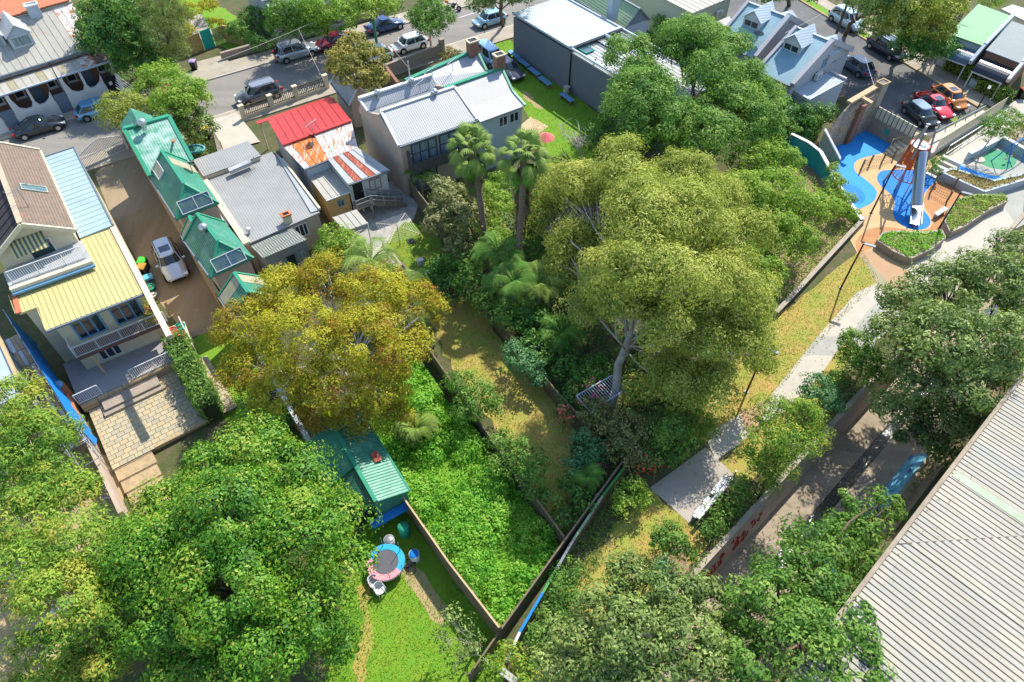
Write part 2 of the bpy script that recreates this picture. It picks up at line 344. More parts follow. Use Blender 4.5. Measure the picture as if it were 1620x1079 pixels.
sheet('dry_grass',[(1000,800),(1030,778),(1092,830),(1120,860),(1085,905),(1020,940),(930,985),(895,950),(915,890),(960,850)],.010,'dry',wig=.25)
sheet('bare_soil',[(1062,860),(1098,862),(1080,925),(1060,910)],.014,'mulch',wig=.2)
sheet('mulch_bed',[(1230,495),(1190,440),(1180,330),(1260,230),(1362,345)],.006,'mulch',wig=.1)
# park paths
sheet('plaza',[(1028,772),(1116,708),(1162,752),(1091,828)],.018,'plaza')
sheet('path',[(1114,688),(1133,729),(1172,701),(1200,672),(1215,630),(1199,640)],.022,'pathc')
sheet('path',[(1172,656),(1215,628),(1225,622),(1200,673),(1180,684)],.026,'orange2')
sheet('path',[(1222,622),(1270,562),(1319,563),(1298,594),(1240,651),(1200,672)],.022,'pathc')
sheet('path',[(1270,562),(1293,533),(1345,532),(1319,563)],.018,'greyc')
sheet('path',[(1293,533),(1355,463),(1388,447),(1407,474),(1385,482),(1370,495),(1345,532)],.022,'pathc')
sheet('path',[(1385,482),(1407,474),(1425,500),(1370,560),(1345,532),(1370,495)],.018,'greyc')
# playground surfacing
sheet('playground_surface',[(1345,200),(1420,230),(1500,250),(1535,300),(1590,318),(1560,350),(1500,380),(1455,400),(1440,470),(1408,476),(1356,400),(1345,380),(1364,346),(1340,312),(1322,264),(1310,240)],.013,'sand')
sheet('blue_surfacing',[(1355,333),(1368,327),(1379,322),(1386,313),(1388,304),(1381,294),(1368,283),(1354,274),(1350,264),(1353,255),(1366,249),(1387,245),(1404,239),(1420,232),(1392,205),(1345,190),(1318,230),(1318,262),(1324,290)],.020,'blue1',smooth=2)
sheet('blue_surfacing',[P(1349,307)+V(1.0*math.cos(a)*1.0,1.35*math.sin(a),0) for a in [k*PI/12 for k in range(24)]],.024,'blue2')
sheet('blue_surfacing',[(1409,269),(1395,270),(1388,276),(1387,285),(1394,295),(1404,303),(1413,311),(1416,322),(1412,333),(1414,344),(1422,354),(1437,362),(1454,364.5),(1467,361),(1473,353),(1470,343),(1461,333),(1457,322),(1459,312),(1465,302),(1473,293),(1484,285),(1470,276),(1440,268)],.020,'blue2',smooth=1)
sheet('terracotta_surfacing',[(1466,303),(1474,294),(1485,286),(1503,293),(1522,300),(1531,310),(1530,324),(1500,345),(1490,372),(1460,378),(1410,376),(1392,378),(1380,392),(1359,402),(1354,391),(1353,383),(1360,373),(1371,364),(1385,360),(1397,359),(1422,361),(1446,366),(1470,363),(1477,352),(1472,340),(1463,328),(1461,316)],.018,'orange')
sheet('faded_surfacing',[(1359,402),(1381,395),(1400,412),(1436,428),(1452,440),(1434,462),(1420,462),(1372,413)],.021,'orange2')
sheet('khaki_surfacing',[(1359,402),(1372,413),(1420,460),(1410,477),(1403,474)],.024,'khaki')
sheet('green_surfacing',[(1526,305),(1545,308),(1575,311),(1582,320),(1555,328),(1533,325)],.022,'greenr')
sheet('path',[(1436,424),(1470,400),(1500,378),(1560,343),(1587,327),(1600,345),(1607,360),(1565,392),(1540,412),(1500,442),(1440,476)],.026,'pathc')
sheet('plaza',[(1573,311),(1640,285),(1640,345),(1607,362),(1600,345),(1587,327)],.020,'greyc')
sheet('path',[(1494,254),(1520,262),(1545,262),(1527,250),(1573,225),(1640,170),(1640,130),(1560,200),(1500,246)],.030,'pathc')
sheet('play_court',[(1500,250),(1573,226),(1640,262),(1640,310),(1573,311),(1520,303)],.026,'greyc')
sheet('green_surfacing',[(1569,235),(1555,249),(1551,258),(1563,265),(1584,269),(1601,267),(1609,256),(1607,248),(1593,242)],.031,'greenr',smooth=1)
sheet('blue_surfacing',[(1494,254),(1520,262),(1545,272),(1575,280),(1600,280),(1608,286),(1590,293),(1550,290),(1520,283),(1505,275)],.034,'blue1',smooth=1)
sheet('green_surfacing',[(1505,275),(1520,283),(1550,290),(1565,297),(1540,298),(1500,284)],.036,'greenr')
sheet('undergrowth',[(575,700),(600,650),(655,560),(690,615),(745,680),(888,868),(870,905),(792,1008),(720,905),(650,815),(600,740)],.05,'lawn2')
# ================= buildings =================
def roofmat(n,c,c2=None,per=.25,az=-57,dep=.006,**k): return mat(n,c,c2,rough=k.pop('rough',.45),wave=(per,az,dep),**k)
M.update(
 rwhite=mat("white_roof_sheet",(.39,.40,.39),(.32,.33,.32),rough=.5,scale=.9,streak=(1.5,.3,1),rot=-57,stains=(1.6,(.29,.28,.25),.6,.75)),
 rgrey=roofmat("pale_grey_roof",(.29,.29,.27),(.245,.245,.23),per=.19,az=33,scale=.6,stains=(1.4,(.24,.235,.215),.55,.75)),
 rzinc=roofmat("silver_roof",(.34,.355,.365),(.30,.31,.32),per=.19,az=33,scale=.5,stains=(1.2,(.30,.31,.31),.58,.75)),
 rdgrey=roofmat("dull_green_grey_roof",(.24,.26,.22),(.20,.22,.19),per=.19,az=33,scale=.6),
 rblue=roofmat("pale_blue_roof",(.33,.43,.43),(.28,.37,.37),per=.6,az=-57,scale=.5,rough=.5),
 rblue2=roofmat("blue_grey_roof",(.24,.39,.44),(.19,.32,.37),per=.3,az=-64,scale=.4,rough=.5,stains=(1.0,(.32,.42,.43),.56,.75)),
 rbluew=roofmat("bluish_silver_roof",(.38,.45,.49),(.33,.40,.44),per=.2,az=-57,scale=.5,rough=.5),
 rwarm=mat("sun_bleached_roof",(.41,.39,.33),(.36,.34,.285),rough=.6,scale=.7,streak=(1.5,.3,1),rot=-57,stains=(1.3,(.33,.29,.23),.54,.72)),
 ryel=mat("cream_yellow_roof",(.54,.455,.19),(.48,.41,.175),rough=.5,scale=.6,stains=(1.3,(.42,.37,.18),.56,.75)),
 rgreen=roofmat("green_roof",(.04,.23,.145),(.03,.17,.11),per=.2,az=-57,scale=.7,rough=.4,stains=(1.0,(.15,.32,.23),.52,.72)),
 rgreenw=roofmat("worn_green_roof",(.33,.45,.38),(.07,.27,.17),per=.2,az=33,scale=1.0,rough=.45,ramp=(.42,.62)),
 rgtrim=mat("green_trim",(.03,.27,.15),rough=.45,scale=1),
 rgreen2=roofmat("flat_green_roof",(.11,.30,.13),(.14,.33,.16),per=.25,az=20,scale=.6,rough=.6,stains=(1.2,(.19,.34,.17),.58,.75)),
 rsage=roofmat("sage_green_roof",(.27,.37,.22),(.24,.33,.2),per=.2,az=33,scale=.6,rough=.6),
 rslate=roofmat("slate_grey_roof",(.16,.20,.21),(.13,.17,.18),per=.25,az=20,scale=.6,rough=.6),
 rred=mat("red_painted_roof",(.46,.035,.028),(.38,.03,.025),rough=.5,scale=.8,streak=(1.5,.3,1),rot=-57,stains=(2.6,(.62,.22,.12),.66,.8)),
 rbrown=mat("brown_tile",(.21,.155,.115),(.16,.12,.09),rough=.85,scale=2.5,stains=(.9,(.40,.12,.06),.60,.72)),
 rdark=mat("dark_tile",(.055,.045,.045),(.04,.034,.034),rough=.85,scale=3),
 rust=mat("orange_rust",(.60,.16,.03),(.62,.50,.38),rough=.8,scale=2.6,streak=(2.2,.35,1),rot=-57,ramp=(.50,.66)),
 rust2=mat("rust_streaked_white",(.58,.54,.50),(.50,.13,.04),rough=.7,scale=3.2,streak=(2.4,.5,1),rot=-57,ramp=(.50,.62)),
 rust3=mat("red_oxide_sheet",(.30,.06,.03),(.48,.22,.14),rough=.8,scale=3,streak=(2.2,.35,1),rot=-57,ramp=(.5,.68)),
 rclear=mat("grimy_skylight_sheet",(.38,.34,.22),(.30,.28,.18),rough=.3,scale=1.5),
 skyl=mat("skylight_glass",(.012,.06,.12),(.10,.16,.12),rough=.08,spec=.9,scale=1.4),
 bluetrim=mat("blue_window_trim",(.13,.30,.46),rough=.5,scale=2),
 gutter=mat("gutter_grey",(.16,.19,.21),rough=.5),
 bdoor=mat("blue_grey_door",(.12,.17,.22),rough=.6),
 teal=mat("teal_paint",(.015,.36,.27),rough=.6,scale=1),
 shedroof=mat("weathered_warehouse_sheet",(.55,.52,.44),(.47,.45,.38),rough=.65,scale=.5,streak=(1.2,.2,1),rot=-47,stains=(.35,(.40,.40,.35),.52,.75)),
)
def pl(a,b,c,z=None):
    """parallelogram corners a,b,c,d from three"""
    return [a,b,c,a+c-b]
def shell(b,pts,z0,zt):
    """outline walls with one top height per corner"""
    n=len(pts); zt=zt if hasattr(zt,'__len__') else [zt]*n
    a=sum(pts[i][0]*pts[(i+1)%n][1]-pts[(i+1)%n][0]*pts[i][1] for i in range(n)); idx=list(range(n))
    if a<0: idx=idx[::-1]
    vs=[(pts[i][0],pts[i][1],z0) for i in idx]+[(pts[i][0],pts[i][1],zt[i]) for i in idx]
    b.add(vs,[(i,(i+1)%n,n+(i+1)%n,n+i) for i in range(n)]+[list(range(n,2*n))])
def inset(pts,d):
    c=sum((Vector(p) for p in pts),V(0,0,0))/len(pts); out=[]
    for p in pts:
        v=Vector(p)-c; v.z=0; L=v.length; out.append(Vector(p)-v/L*d*1.3)
    return out
def ribs(parent,A,B,C,D,sp,m,w=.05,h=.04,name='roof_ribs'):
    """raised seams running from edge AB to edge DC"""
    A,B,C,D=map(Vector,(A,B,C,D)); n=max(1,int((B-A).length/sp)); b=MB()
    for i in range(n+1):
        t=i/n; b.bar(A.lerp(B,t)+UP*h*.4,D.lerp(C,t)+UP*h*.4,w,h)
    return tag(b.build(name,m,parent),kind='stuff')
def sheets(parent,A,B,C,D,n,ms,name='roof_sheet',gap=.03,th=.04,pick=None):
    A,B,C,D=map(Vector,(A,B,C,D)); out=[]
    for i in range(n):
        g=gap/max(.1,(B-A).length); t0=i/n+g/2;t1=(i+1)/n-g/2; b=MB()
        b.slab([A.lerp(B,t0),A.lerp(B,t1),D.lerp(C,t1),D.lerp(C,t0)],th)
        p,q=A.lerp(B,t0),D.lerp(C,t0); b.bar(p+UP*.02,q+UP*.02,.05,.05)
        mm=ms[pick[i%len(pick)]] if pick else ms[i%len(ms)]; out.append(b.build(name,mm,parent))
    return out
def window(parent,a,b,zt,u0,u1,d0,d1,n=1,fm='white',pm='glass',fw=.09,proud=.05,name='window',sill=False,rows=1):
    a=V(a[0],a[1],zt);b=V(b[0],b[1],zt); d=(b-a); W=d.length; d.normalize(); nr=V(d.y,-d.x,0)
    if abs(u0)<=1 and abs(u1)<=1: u0*=W;u1*=W
    p=a+d*u0; q=a+d*u1; o=MB(); ax=(d,nr,UP)
    def bx(x0,x1,z0,z1,pr=proud): o.box(a+d*(x0+x1)/2-UP*(z0+z1)/2+nr*(pr/2+.001),(x1-x0,pr,z1-z0),ax=ax)
    bx(u0,u1,d0,d0+fw); bx(u0,u1,d1-fw,d1); bx(u0,u0+fw,d0+fw,d1-fw); bx(u1-fw,u1,d0+fw,d1-fw)
    for i in range(1,n): x=u0+(u1-u0)*i/n; bx(x-fw*.4,x+fw*.4,d0+fw,d1-fw)
    for j in range(1,rows): z=d0+(d1-d0)*j/rows; bx(u0+fw,u1-fw,z-fw*.3,z+fw*.3,proud*.8)
    if sill: o.box(a+d*(u0+u1)/2-UP*(d1+.04)+nr*.08,(u1-u0+.16,.16,.08),ax=ax)
    f=o.build(name,M[fm] if isinstance(fm,str) else fm,parent)
    for i in range(n):
        x0=u0+(u1-u0)*i/n+fw*.45; x1=u0+(u1-u0)*(i+1)/n-fw*.45; g=MB(); c=a+nr*.012
        g.poly([c+d*x0-UP*(d1-fw*.9),c+d*x1-UP*(d1-fw*.9),c+d*x1-UP*(d0+fw*.9),c+d*x0-UP*(d0+fw*.9)]); g.build('pane',M[pm] if isinstance(pm,str) else pm,f)
    return f
def door(parent,a,b,zt,u0,u1,d0,d1,m,name='door'):
    a=V(a[0],a[1],zt);b=V(b[0],b[1],zt); d=(b-a).normalized(); nr=V(d.y,-d.x,0); o=MB()
    o.box(a+d*(u0+u1)/2-UP*(d0+d1)/2+nr*.025,(u1-u0,.05,d1-d0),ax=(d,nr,UP)); f=o.build(name,m,parent)
    h=MB(); h.box(a+d*(u1-.12)-UP*(d0+(d1-d0)*.55)+nr*.08,(.04,.06,.14),ax=(d,nr,UP)); h.build('handle',M['steel'],f); return f
def edge(b,p,q,w=.14,h=.12,dz=0): b.bar(Vector(p)+UP*dz,Vector(q)+UP*dz,w,h)
def chimney(parent,c,w,z0,z1,m,pot=True,rz=math.radians(33),cap='white'):
    b=MB(); b.box(V(c[0],c[1],(z0+z1)/2),(w,w*.75,z1-z0),rz); o=b.build('chimney',m,parent)
    t=MB(); W=w+.16
    for s in(-1,1):
        ax=(V(math.cos(rz),math.sin(rz),0),V(-math.sin(rz),math.cos(rz),0),UP)
        t.box(V(c[0],c[1],z1+.06)+ax[0]*s*(W/2-.08),(.16,W*.75,.12),rz); t.box(V(c[0],c[1],z1+.06)+ax[1]*s*(W*.375-.06),(W-.32,.12,.12),rz)
    t.build('chimney_cap',M[cap],o)
    if pot: d=MB(); d.box(V(c[0],c[1],z1+.02),(W-.34,W*.75-.26,.03),rz); d.build('flue',M['dark'],o)
    return o
def vent(parent,c,m='steel',s=1.0,name='roof_vent'):
    """spinning turbine ventilator"""
    b=MB(); c=Vector(c); b.lathe(c,[(.14*s,-.2),(.14*s,.18*s),(.2*s,.22*s),(.27*s,.36*s),(.27*s,.44*s),(.18*s,.56*s),(.04*s,.6*s)],12)
    for k in range(12):
        a=k*PI/6; b.bar(c+V(math.cos(a)*.25*s,math.sin(a)*.25*s,.26*s),c+V(math.cos(a+.3)*.24*s,math.sin(a+.3)*.24*s,.5*s),.02,.05)
    return b.build(name,M[m],parent)
def railing(parent,p,q,h=1.0,sp=.12,m='white',name='railing',solid=0):
    p=Vector(p);q=Vector(q); n=max(2,int((q-p).length/sp)); b=MB(); b.bar(p+UP*h,q+UP*h,.06,.05); b.bar(p+UP*.08,q+UP*.08,.05,.04)
    for i in range(n+1):
        x=p.lerp(q,i/n); t=.06 if i%12==0 else .022; b.bar(x,x+UP*h,t,t)
    return b.build(name,M[m],parent)
def antenna(parent,c,h=1.4,name='tv_antenna'):
    c=Vector(c); b=MB(); b.tube([c,c+UP*h],.025,5); d=V(.5,.85,0).normalized(); e=V(-d.y,d.x,0)
    b.tube([c+UP*h-d*.7,c+UP*h+d*.7],.018,4)
    for k in range(-4,5): b.tube([c+UP*h+d*k*.16-e*(.42-.03*k),c+UP*h+d*k*.16+e*(.42-.03*k)],.012,4)
    return b.build(name,M['grey'],parent)
def dish(parent,c,m='steel',r=.38,name='satellite_dish'):
    c=Vector(c); d=V(.3,.75,.6).normalized(); x=d.cross(UP).normalized(); y=x.cross(d); rings=[]
    for rr_,hh in((.02,0),(r*.5,.04),(r,.13)): rings.append([c+UP*.7+d*hh+(x*math.cos(k*PI/8)+y*math.sin(k*PI/8))*rr_ for k in range(16)])
    b=MB(); b.tube_rings(rings,caps=False); b.tube_rings([[p-d*.02 for p in r_] for r_ in rings][::-1],caps=False); b.tube([c,c+UP*.5,c+UP*.7],.03,6); b.tube([c+UP*.45,c+UP*.6+d*.42],.015,4); b.box(c+UP*.6+d*.42,(.07,.07,.1)); return b.build(name,M[m],parent)
def acunit(parent,c,n,name='air_conditioner'):
    c=Vector(c); n=Vector(n).normalized(); x=V(-n.y,n.x,0); b=MB(); b.box(c,(.9,.32,.65),ax=(x,n,UP)); o=b.build(name,M['white'],parent)
    f=MB(); f.tube([c+n*.165,c+n*.185],[.23,.23],16); f.build('fan_grille',M['grey'],o); return o
def gable(parent,e0,e1,ze,r1,zr,roofm,wallm,z0=0,over=.25,th=.1,hip=0,trim=None,nm='roof',far=True,walls=True,ribsp=0,ribm=None):
    """gabled block: near eave e0-e1 at height ze, ridge end above pixel r1"""
    E0,E1_=[P(p[0],p[1],ze) if not isinstance(p,Vector) else p for p in(e0,e1)]; R1=P(r1[0],r1[1],zr) if not isinstance(r1,Vector) else r1
    dr=(E1_-E0).normalized(); off=(R1-E1_); off.z=0; off=off-dr*off.dot(dr); R1=V(E1_.x+off.x,E1_.y+off.y,zr); R0=V(E0.x+off.x,E0.y+off.y,zr)
    F0=E0+off*2; F1=E1_+off*2; F0.z=F1.z=ze
    b=MB(); H1=R1-dr*hip; b.slab([E0,E1_,H1,R0],th)
    if far: b.slab([F1,F0,R0,H1],th)
    if hip: b.slab([E1_,F1,H1],th)
    b.build(nm,M[roofm],parent)
    if trim:
        t=MB(); edge(t,R0,H1,.22,.1,.03)
        for q in((E0,R0),(F0,R0)): edge(t,q[0],q[1],.16,.12,.02)
        for q in((E1_,H1),(F1,H1)): edge(t,q[0],q[1],.16,.12,.02)
        t.build('ridge_capping',M[trim],parent)
    if walls:
        w=MB(); u=off.normalized()*over; v=dr*over; a,b_,c,d=E0+u+v*.6,E1_+u-v*.6,F1-u-v*.6,F0-u+v*.6; zw=ze+(zr-ze)*over/off.length-th
        if hip: shell(w,[a,b_,c,d],z0,zw)
        else: shell(w,[a,b_,(b_+c)/2,c,d,(a+d)/2],z0,[zw,zw,zr-th,zw,zw,zr-th])
        w.build('wall',M[wallm],parent)
    g=MB(); s_=off.normalized()*.06; g.bar(E0-s_-UP*.08,E1_-s_-UP*.08,.12,.12); g.build('gutter',M['gutter'],parent)
    if ribsp: ribs(parent,E0,E1_,R1,R0,ribsp,M[ribm or roofm])
    return dict(E0=E0,E1=E1_,R0=R0,R1=R1,F0=F0,F1=F1,off=off,dr=dr,H1=H1)
def skylight(parent,p,dx,dy,w,h,n=1,name='skylight',fm='white'):
    """glazed rooflight lying in the plane of directions dx, dy, p = centre"""
    p=Vector(p);dx=Vector(dx).normalized();dy=Vector(dy); dy=(dy-dx*dy.dot(dx)).normalized(); nz=dx.cross(dy)
    if nz.z<0: nz=-nz
    b=MB(); f=.06
    for s in(-1,1):
        b.box(p+dx*s*(w/2)+nz*.05,(f,h+f,.12),ax=(dx,dy,nz)); b.box(p+dy*s*(h/2)+nz*.05,(w-f,f,.12),ax=(dx,dy,nz))
    for i in range(1,n): b.box(p+dx*(w*i/n-w/2)+nz*.05,(f*.8,h-f,.10),ax=(dx,dy,nz))
    o=b.build(name,M[fm],parent)
    for i in range(n):
        g=MB(); x0=-w/2+w*i/n+f/2;x1=-w/2+w*(i+1)/n-f/2; g.poly([p+dx*x0-dy*(h/2-f/2)+nz*.07,p+dx*x1-dy*(h/2-f/2)+nz*.07,p+dx*x1+dy*(h/2-f/2)+nz*.07,p+dx*x0+dy*(h/2-f/2)+nz*.07]); g.build('pane',M['skyl'],o)
    return o
def dormer(parent,f,dirf,w,hw,hr,dep,roofm,wallm,pane='glass',n=1,arrow=False):
    """dormer with its front centre at f (bottom), facing dirf"""
    f=Vector(f);d=Vector(dirf).normalized();x=V(-d.y,d.x,0)
    if x.x<0: x=-x
    a,b_=f-x*w/2,f+x*w/2; c,e=b_-d*dep,a-d*dep
    wb=MB(); shell(wb,[a,b_,c,e],f.z-.6,f.z+hw); wb.add([a+UP*hw,b_+UP*hw,f+UP*(hw+hr)],[(0,1,2)]); o=wb.build('dormer',M[wallm],parent)
    r=MB(); ov=.18; ap=f+d*ov+UP*(hw+hr+.06); bp=ap-d*(dep+ov+.8); l=a-x*ov+d*ov+UP*(hw-.05); rr_=b_+x*ov+d*ov+UP*(hw-.05)
    r.slab([l,ap,bp,l-d*(dep+ov+.1)],.08); r.slab([rr_,ap,bp,rr_-d*(dep+ov+.1)],.08); r.build('dormer_roof',M[roofm],o)
    A_,B_=(a,b_) if (b_-a).cross(d).z<0 else (b_,a)
    A_,B_=(A_,B_)
    # outward must be d
    t=(B_-A_).normalized(); nr=V(t.y,-t.x,0)
    if nr.dot(d)<0: A_,B_=B_,A_
    window(o,A_,B_,f.z+hw,.14,w-.14,.1,hw-.05,n,'white' if not arrow else 'white',pane,fw=.08,name='dormer_window')
    return o

# ---- red and rust roofed cottage ----
H=thing('cottage','weatherboard cottage with a bright red front roof and a rust streaked rear roof','house',P(540,250))
zt=4.6
TL,TR,BR,BL=P(424,190,3.5),P(527,154,3.5),P(556,191,zt),P(447,230,zt)
sheets(H,TL,TR,BR,BL,9,[M['rred']],gap=.015)
t=MB(); edge(t,BL,BR,.3,.1,.06); t.build('ridge_capping',M['rred'],H)
K0,K1=P(481,267,3.95),P(566,233,3.95); sheets(H,BL-UP*.06,BR-UP*.06,K1,K0,9,[M['rust'],M['rust2'],M['rust3']],pick=[1,0,0,0,1,1,1,1,1],gap=.015)
q=P(518.7,252,3.93); Lb,Rb=P(550,291,3.55),P(616,268,3.55); sheets(H,q,K1-UP*.03,Rb,Lb,6,[M['rwhite'],M['rust3'],M['rust2']],pick=[0,1,0,1,0,0],gap=.015)
b=MB(); edge(b,Lb-UP*.08+E2*.08,Rb-UP*.08+E2*.08,.14,.12); b.build('gutter',M['gutter'],H)
b=MB(); edge(b,K0-UP*.08+E2*.06,q-UP*.08+E2*.06,.14,.12); b.build('gutter',M['gutter'],H)
# walls: front rooms, rear sunroom raised on posts
w=MB(); a=[TL+E2*.2+E1*.2,TR+E2*.2-E1*.2,K1-E2*.1-E1*.2,K0-E2*.15+E1*.2]; shell(w,a,0,[3.4,3.4,3.8,3.8]); w.build('wall',M['bluewall'],H)
w=MB(); a=[q+E1*.15,K1-E1*.2,Rb-E2*.25-E1*.2,Lb-E2*.25+E1*.15]; shell(w,a,1.5,[3.8,3.8,3.4,3.4]); w.build('weatherboard_wall',M['white'],H)
wa,wb=a[3],a[2]; b=MB()
dd=(wb-wa).normalized()
for i in range(9): b.box((wa+wb)/2+E2*.01+UP*(1.6+i*.2-(wa+wb).z/2),((wb-wa).length,.02,.17),ax=(dd,V(dd.y,-dd.x,0),V(0,.0,1)))
tag(b.build('weatherboard',M['white'],H),kind='stuff')
window(H,wa,wb,3.4,.50,.82,.35,1.45,2,mat('dusty_pink_trim',(.42,.20,.18)),'glass')
door(H,wa,wb,3.4,.25,1.1,.15,1.85,M['dark'],'doorway')
b=MB()
for t_ in (.25,.45,.65,.82,.985):
    b=MB(); x=wa.lerp(wb,t_); x.z=0; b.bar(x-E2*.1,x-E2*.1+UP*1.5,.14,.14); b.build('stump',M['white'],H)
b=MB(); x=wb.copy(); x.z=0; b.bar(x-E2*1.6,x-E2*1.6+UP*1.5,.12,.12); b.build('stump',M['white'],H)
# back stair
st=MB(); s0=wa+dd*.5+E2*.35; s0.z=1.5; 
st.box(s0+E2*.35,(1.3,1.1,.08),rz=math.radians(33))
e0=s0+E1*.8+E2*.4; e1=e0+E1*3.0; e1.z=0.05
for s in(-.45,.45): st.bar(e0+E2*s,e1+E2*s,.06,.22)
for i in range(8): st.box(e0.lerp(e1,(i+.5)/8)+UP*.05,(.28,.9,.04),rz=math.radians(33))
st.build('back_stair',M['timber'],H)
st=MB()
for s in(-.48,.48):
    for hh in(.9,.5): st.bar(e0+E2*s+UP*hh,e1+E2*s+UP*hh,.05,.07)
    for i in range(4): x=e0.lerp(e1,i/3)+E2*s; st.bar(x,x+UP*.95,.07,.07)
for z_ in(.5,.9): st.bar(s0-E1*.6+E2*.85+UP*z_,s0+E1*.7+E2*.85+UP*z_,.05,.06)
for q_ in(-.6,.7): x=s0+E1*q_+E2*.85; st.bar(V(x.x,x.y,0),x+UP*.95,.08,.08)
st.build('stair_rail',M['grey'],H)
# cream wing
W4=[P(481.6,271,3.0),P(517,258,3.0),P(553.5,301.6,2.7),P(515,316,2.7)]
ws=sheets(H,*W4,4,[M['rwarm']],name='wing_roof_sheet',gap=.02)
b=MB(); edge(b,W4[3]-UP*.08+E2*.07,W4[2]-UP*.08+E2*.07,.12,.1); dp=W4[2]+E2*.12; b.tube([dp-UP*.1,dp-UP*.5,dp-UP*2.2,dp-UP*2.5-E1*.3],.05,6); b.build('downpipe',M['white'],H)
a=[W4[0]+E1*.12,W4[1]-E1*.1,W4[2]-E1*.1-E2*.15,W4[3]+E1*.12-E2*.15]; w=MB(); shell(w,a,0,[2.9,2.9,2.6,2.6]); w.build('wing_wall',M['yellowwall'],H)
window(H,a[3],a[2],2.6,.42,.72,.55,1.15,2,'bluetrim','glass',fw=.06,rows=2,name='wing_window')
b=MB(); bx=a[3]+E2*.02; b.tube([V(*(a[3]+(a[0]-a[3])*.35)[:2],1.9),V(*(a[3]+(a[0]-a[3])*.2)[:2],1.2),V(*(a[3]+(a[0]-a[3])*.02)[:2],.5)],.02,4); b.build('cable',M['black'],H)
antenna(H,P(497,216,4.7),1.3); dish(H,P(496,229,4.2),'black',.34)
# lean-to at the back
L4=[P(526,344,2.45),P(564,331,2.45),P(582,353,2.2),P(545,366,2.2)]; H2=thing('lean_to','flat pale roofed lean-to on posts behind the cream wing','shelter',P(553,355))
sheets(H2,*L4,4,[M['rwarm']],gap=.015)
for k in(2,3):
    b=MB(); x=L4[k]; b.bar(V(x.x,x.y,0)-E2*.15,V(x.x,x.y,2.15)-E2*.15,.09,.09); b.build('post',M['white'],H2)
b=MB(); edge(b,L4[3]-UP*.1-E2*.1,L4[2]-UP*.1-E2*.1,.08,.12); b.build('beam',M['white'],H2); w=MB(); shell(w,[L4[0]+E1*.1+E2*.05,L4[0]+E1*1.4+E2*.05,L4[0]+E1*1.4+E2*.12,L4[0]+E1*.1+E2*.12],0,2.2); w.build('wall',M['yellowwall'],H2)
# front fence and garden wall
F=thing('front_fence','cream rendered front fence with brown slatted panels before the red roof','fence',P(450,180))
fa,fb=P(386,190),P(520,140); fa.z=fb.z=0; dd=(fb-fa).normalized(); Lf=(fb-fa).length; nn=V(dd.y,-dd.x,0)
b=MB(); b.bar(fa+UP*.2,fb+UP*.2,.25,.4); b.build('base_wall',M['cream'],F)
for t_ in(0.01,.33,.62,.985):
    b=MB(); b.box(fa.lerp(fb,t_)+UP*.75,(.45,.35,1.5),ax=(dd,nn,UP)); b.box(fa.lerp(fb,t_)+UP*1.54,(.53,.43,.1),ax=(dd,nn,UP)); b.build('post',M['cream'],F)
b=MB(); n=46
for i in range(n):
    x=fa.lerp(fb,.03+.94*i/n); b.box(x+UP*.9,(.07,.04,1.0),ax=(dd,nn,UP))
for z_ in(.5,1.35): b.bar(fa+UP*z_+nn*.03,fb+UP*z_+nn*.03,.04,.08)
tag(b.build('slat',M['fence'],F),kind='stuff')
b=MB(); va_,vb_=TL-E1*.9-UP*.05,TR-UP*.05; b.slab([va_,vb_,vb_-E2*1.3-UP*.5,va_-E2*1.3-UP*.5],.06); b.build('verandah_roof',M['rred'],H)
for t_ in(.05,.35,.65,.95):
    b=MB(); x=(va_-E2*1.1).lerp(vb_-E2*1.1,t_); b.bar(V(x.x,x.y,0),V(x.x,x.y,2.9),.1,.1); b.build('verandah_post',M['cream'],H)

# ---- long grey roofed house ----
H=thing('house','single storey house with a wide corrugated pale grey roof and low rear annexe','house',P(420,330))
A,B,C,D_=P(324,281,3.4),P(430,240,3.4),P(506,336,3.2),P(394,385,3.2)
rr4=[A,B,C,D_]; b=MB(); b.slab(rr4,.12); b.build('roof',M['rgrey'],H); 
sh=MB(); edge(sh,A-E1*.15,D_-E1*.15,.5,.22,.03); sh.build('parapet',M['cream'],H)
w=MB(); shell(w,[A-E1*.2,B-E1*.1,C-E1*.1-E2*.1,D_-E1*.2-E2*.1],0,[3.3,3.3,3.1,3.1]); w.build('wall',M['beige'],H)
U4=[P(305,253,3.9),P(392,223,3.9),P(413,246,3.8),P(321.6,279,3.8)]; b=MB(); b.slab(U4,.12); b.build('front_roof',M['rgrey'],H); w=MB(); shell(w,inset(U4,.1),0,3.7); w.build('front_wall',M['cream'],H)
b=MB(); b.slab([P(360,266,4.0),P(395,252,4.0),P(398,256,4.0),P(363,271,4.0)],.3); b.build('box_gutter',M['rwhite'],H)
R4=[P(433,238,3.5),P(447,252,3.5),P(506,331,3.3),P(492,336,3.3)]; b=MB(); b.slab(R4,.1); b.build('side_roof',M['rwhite'],H)
b=MB(); edge(b,R4[1],R4[2],.18,.2,.02); b.build('side_parapet',M['cream'],H)
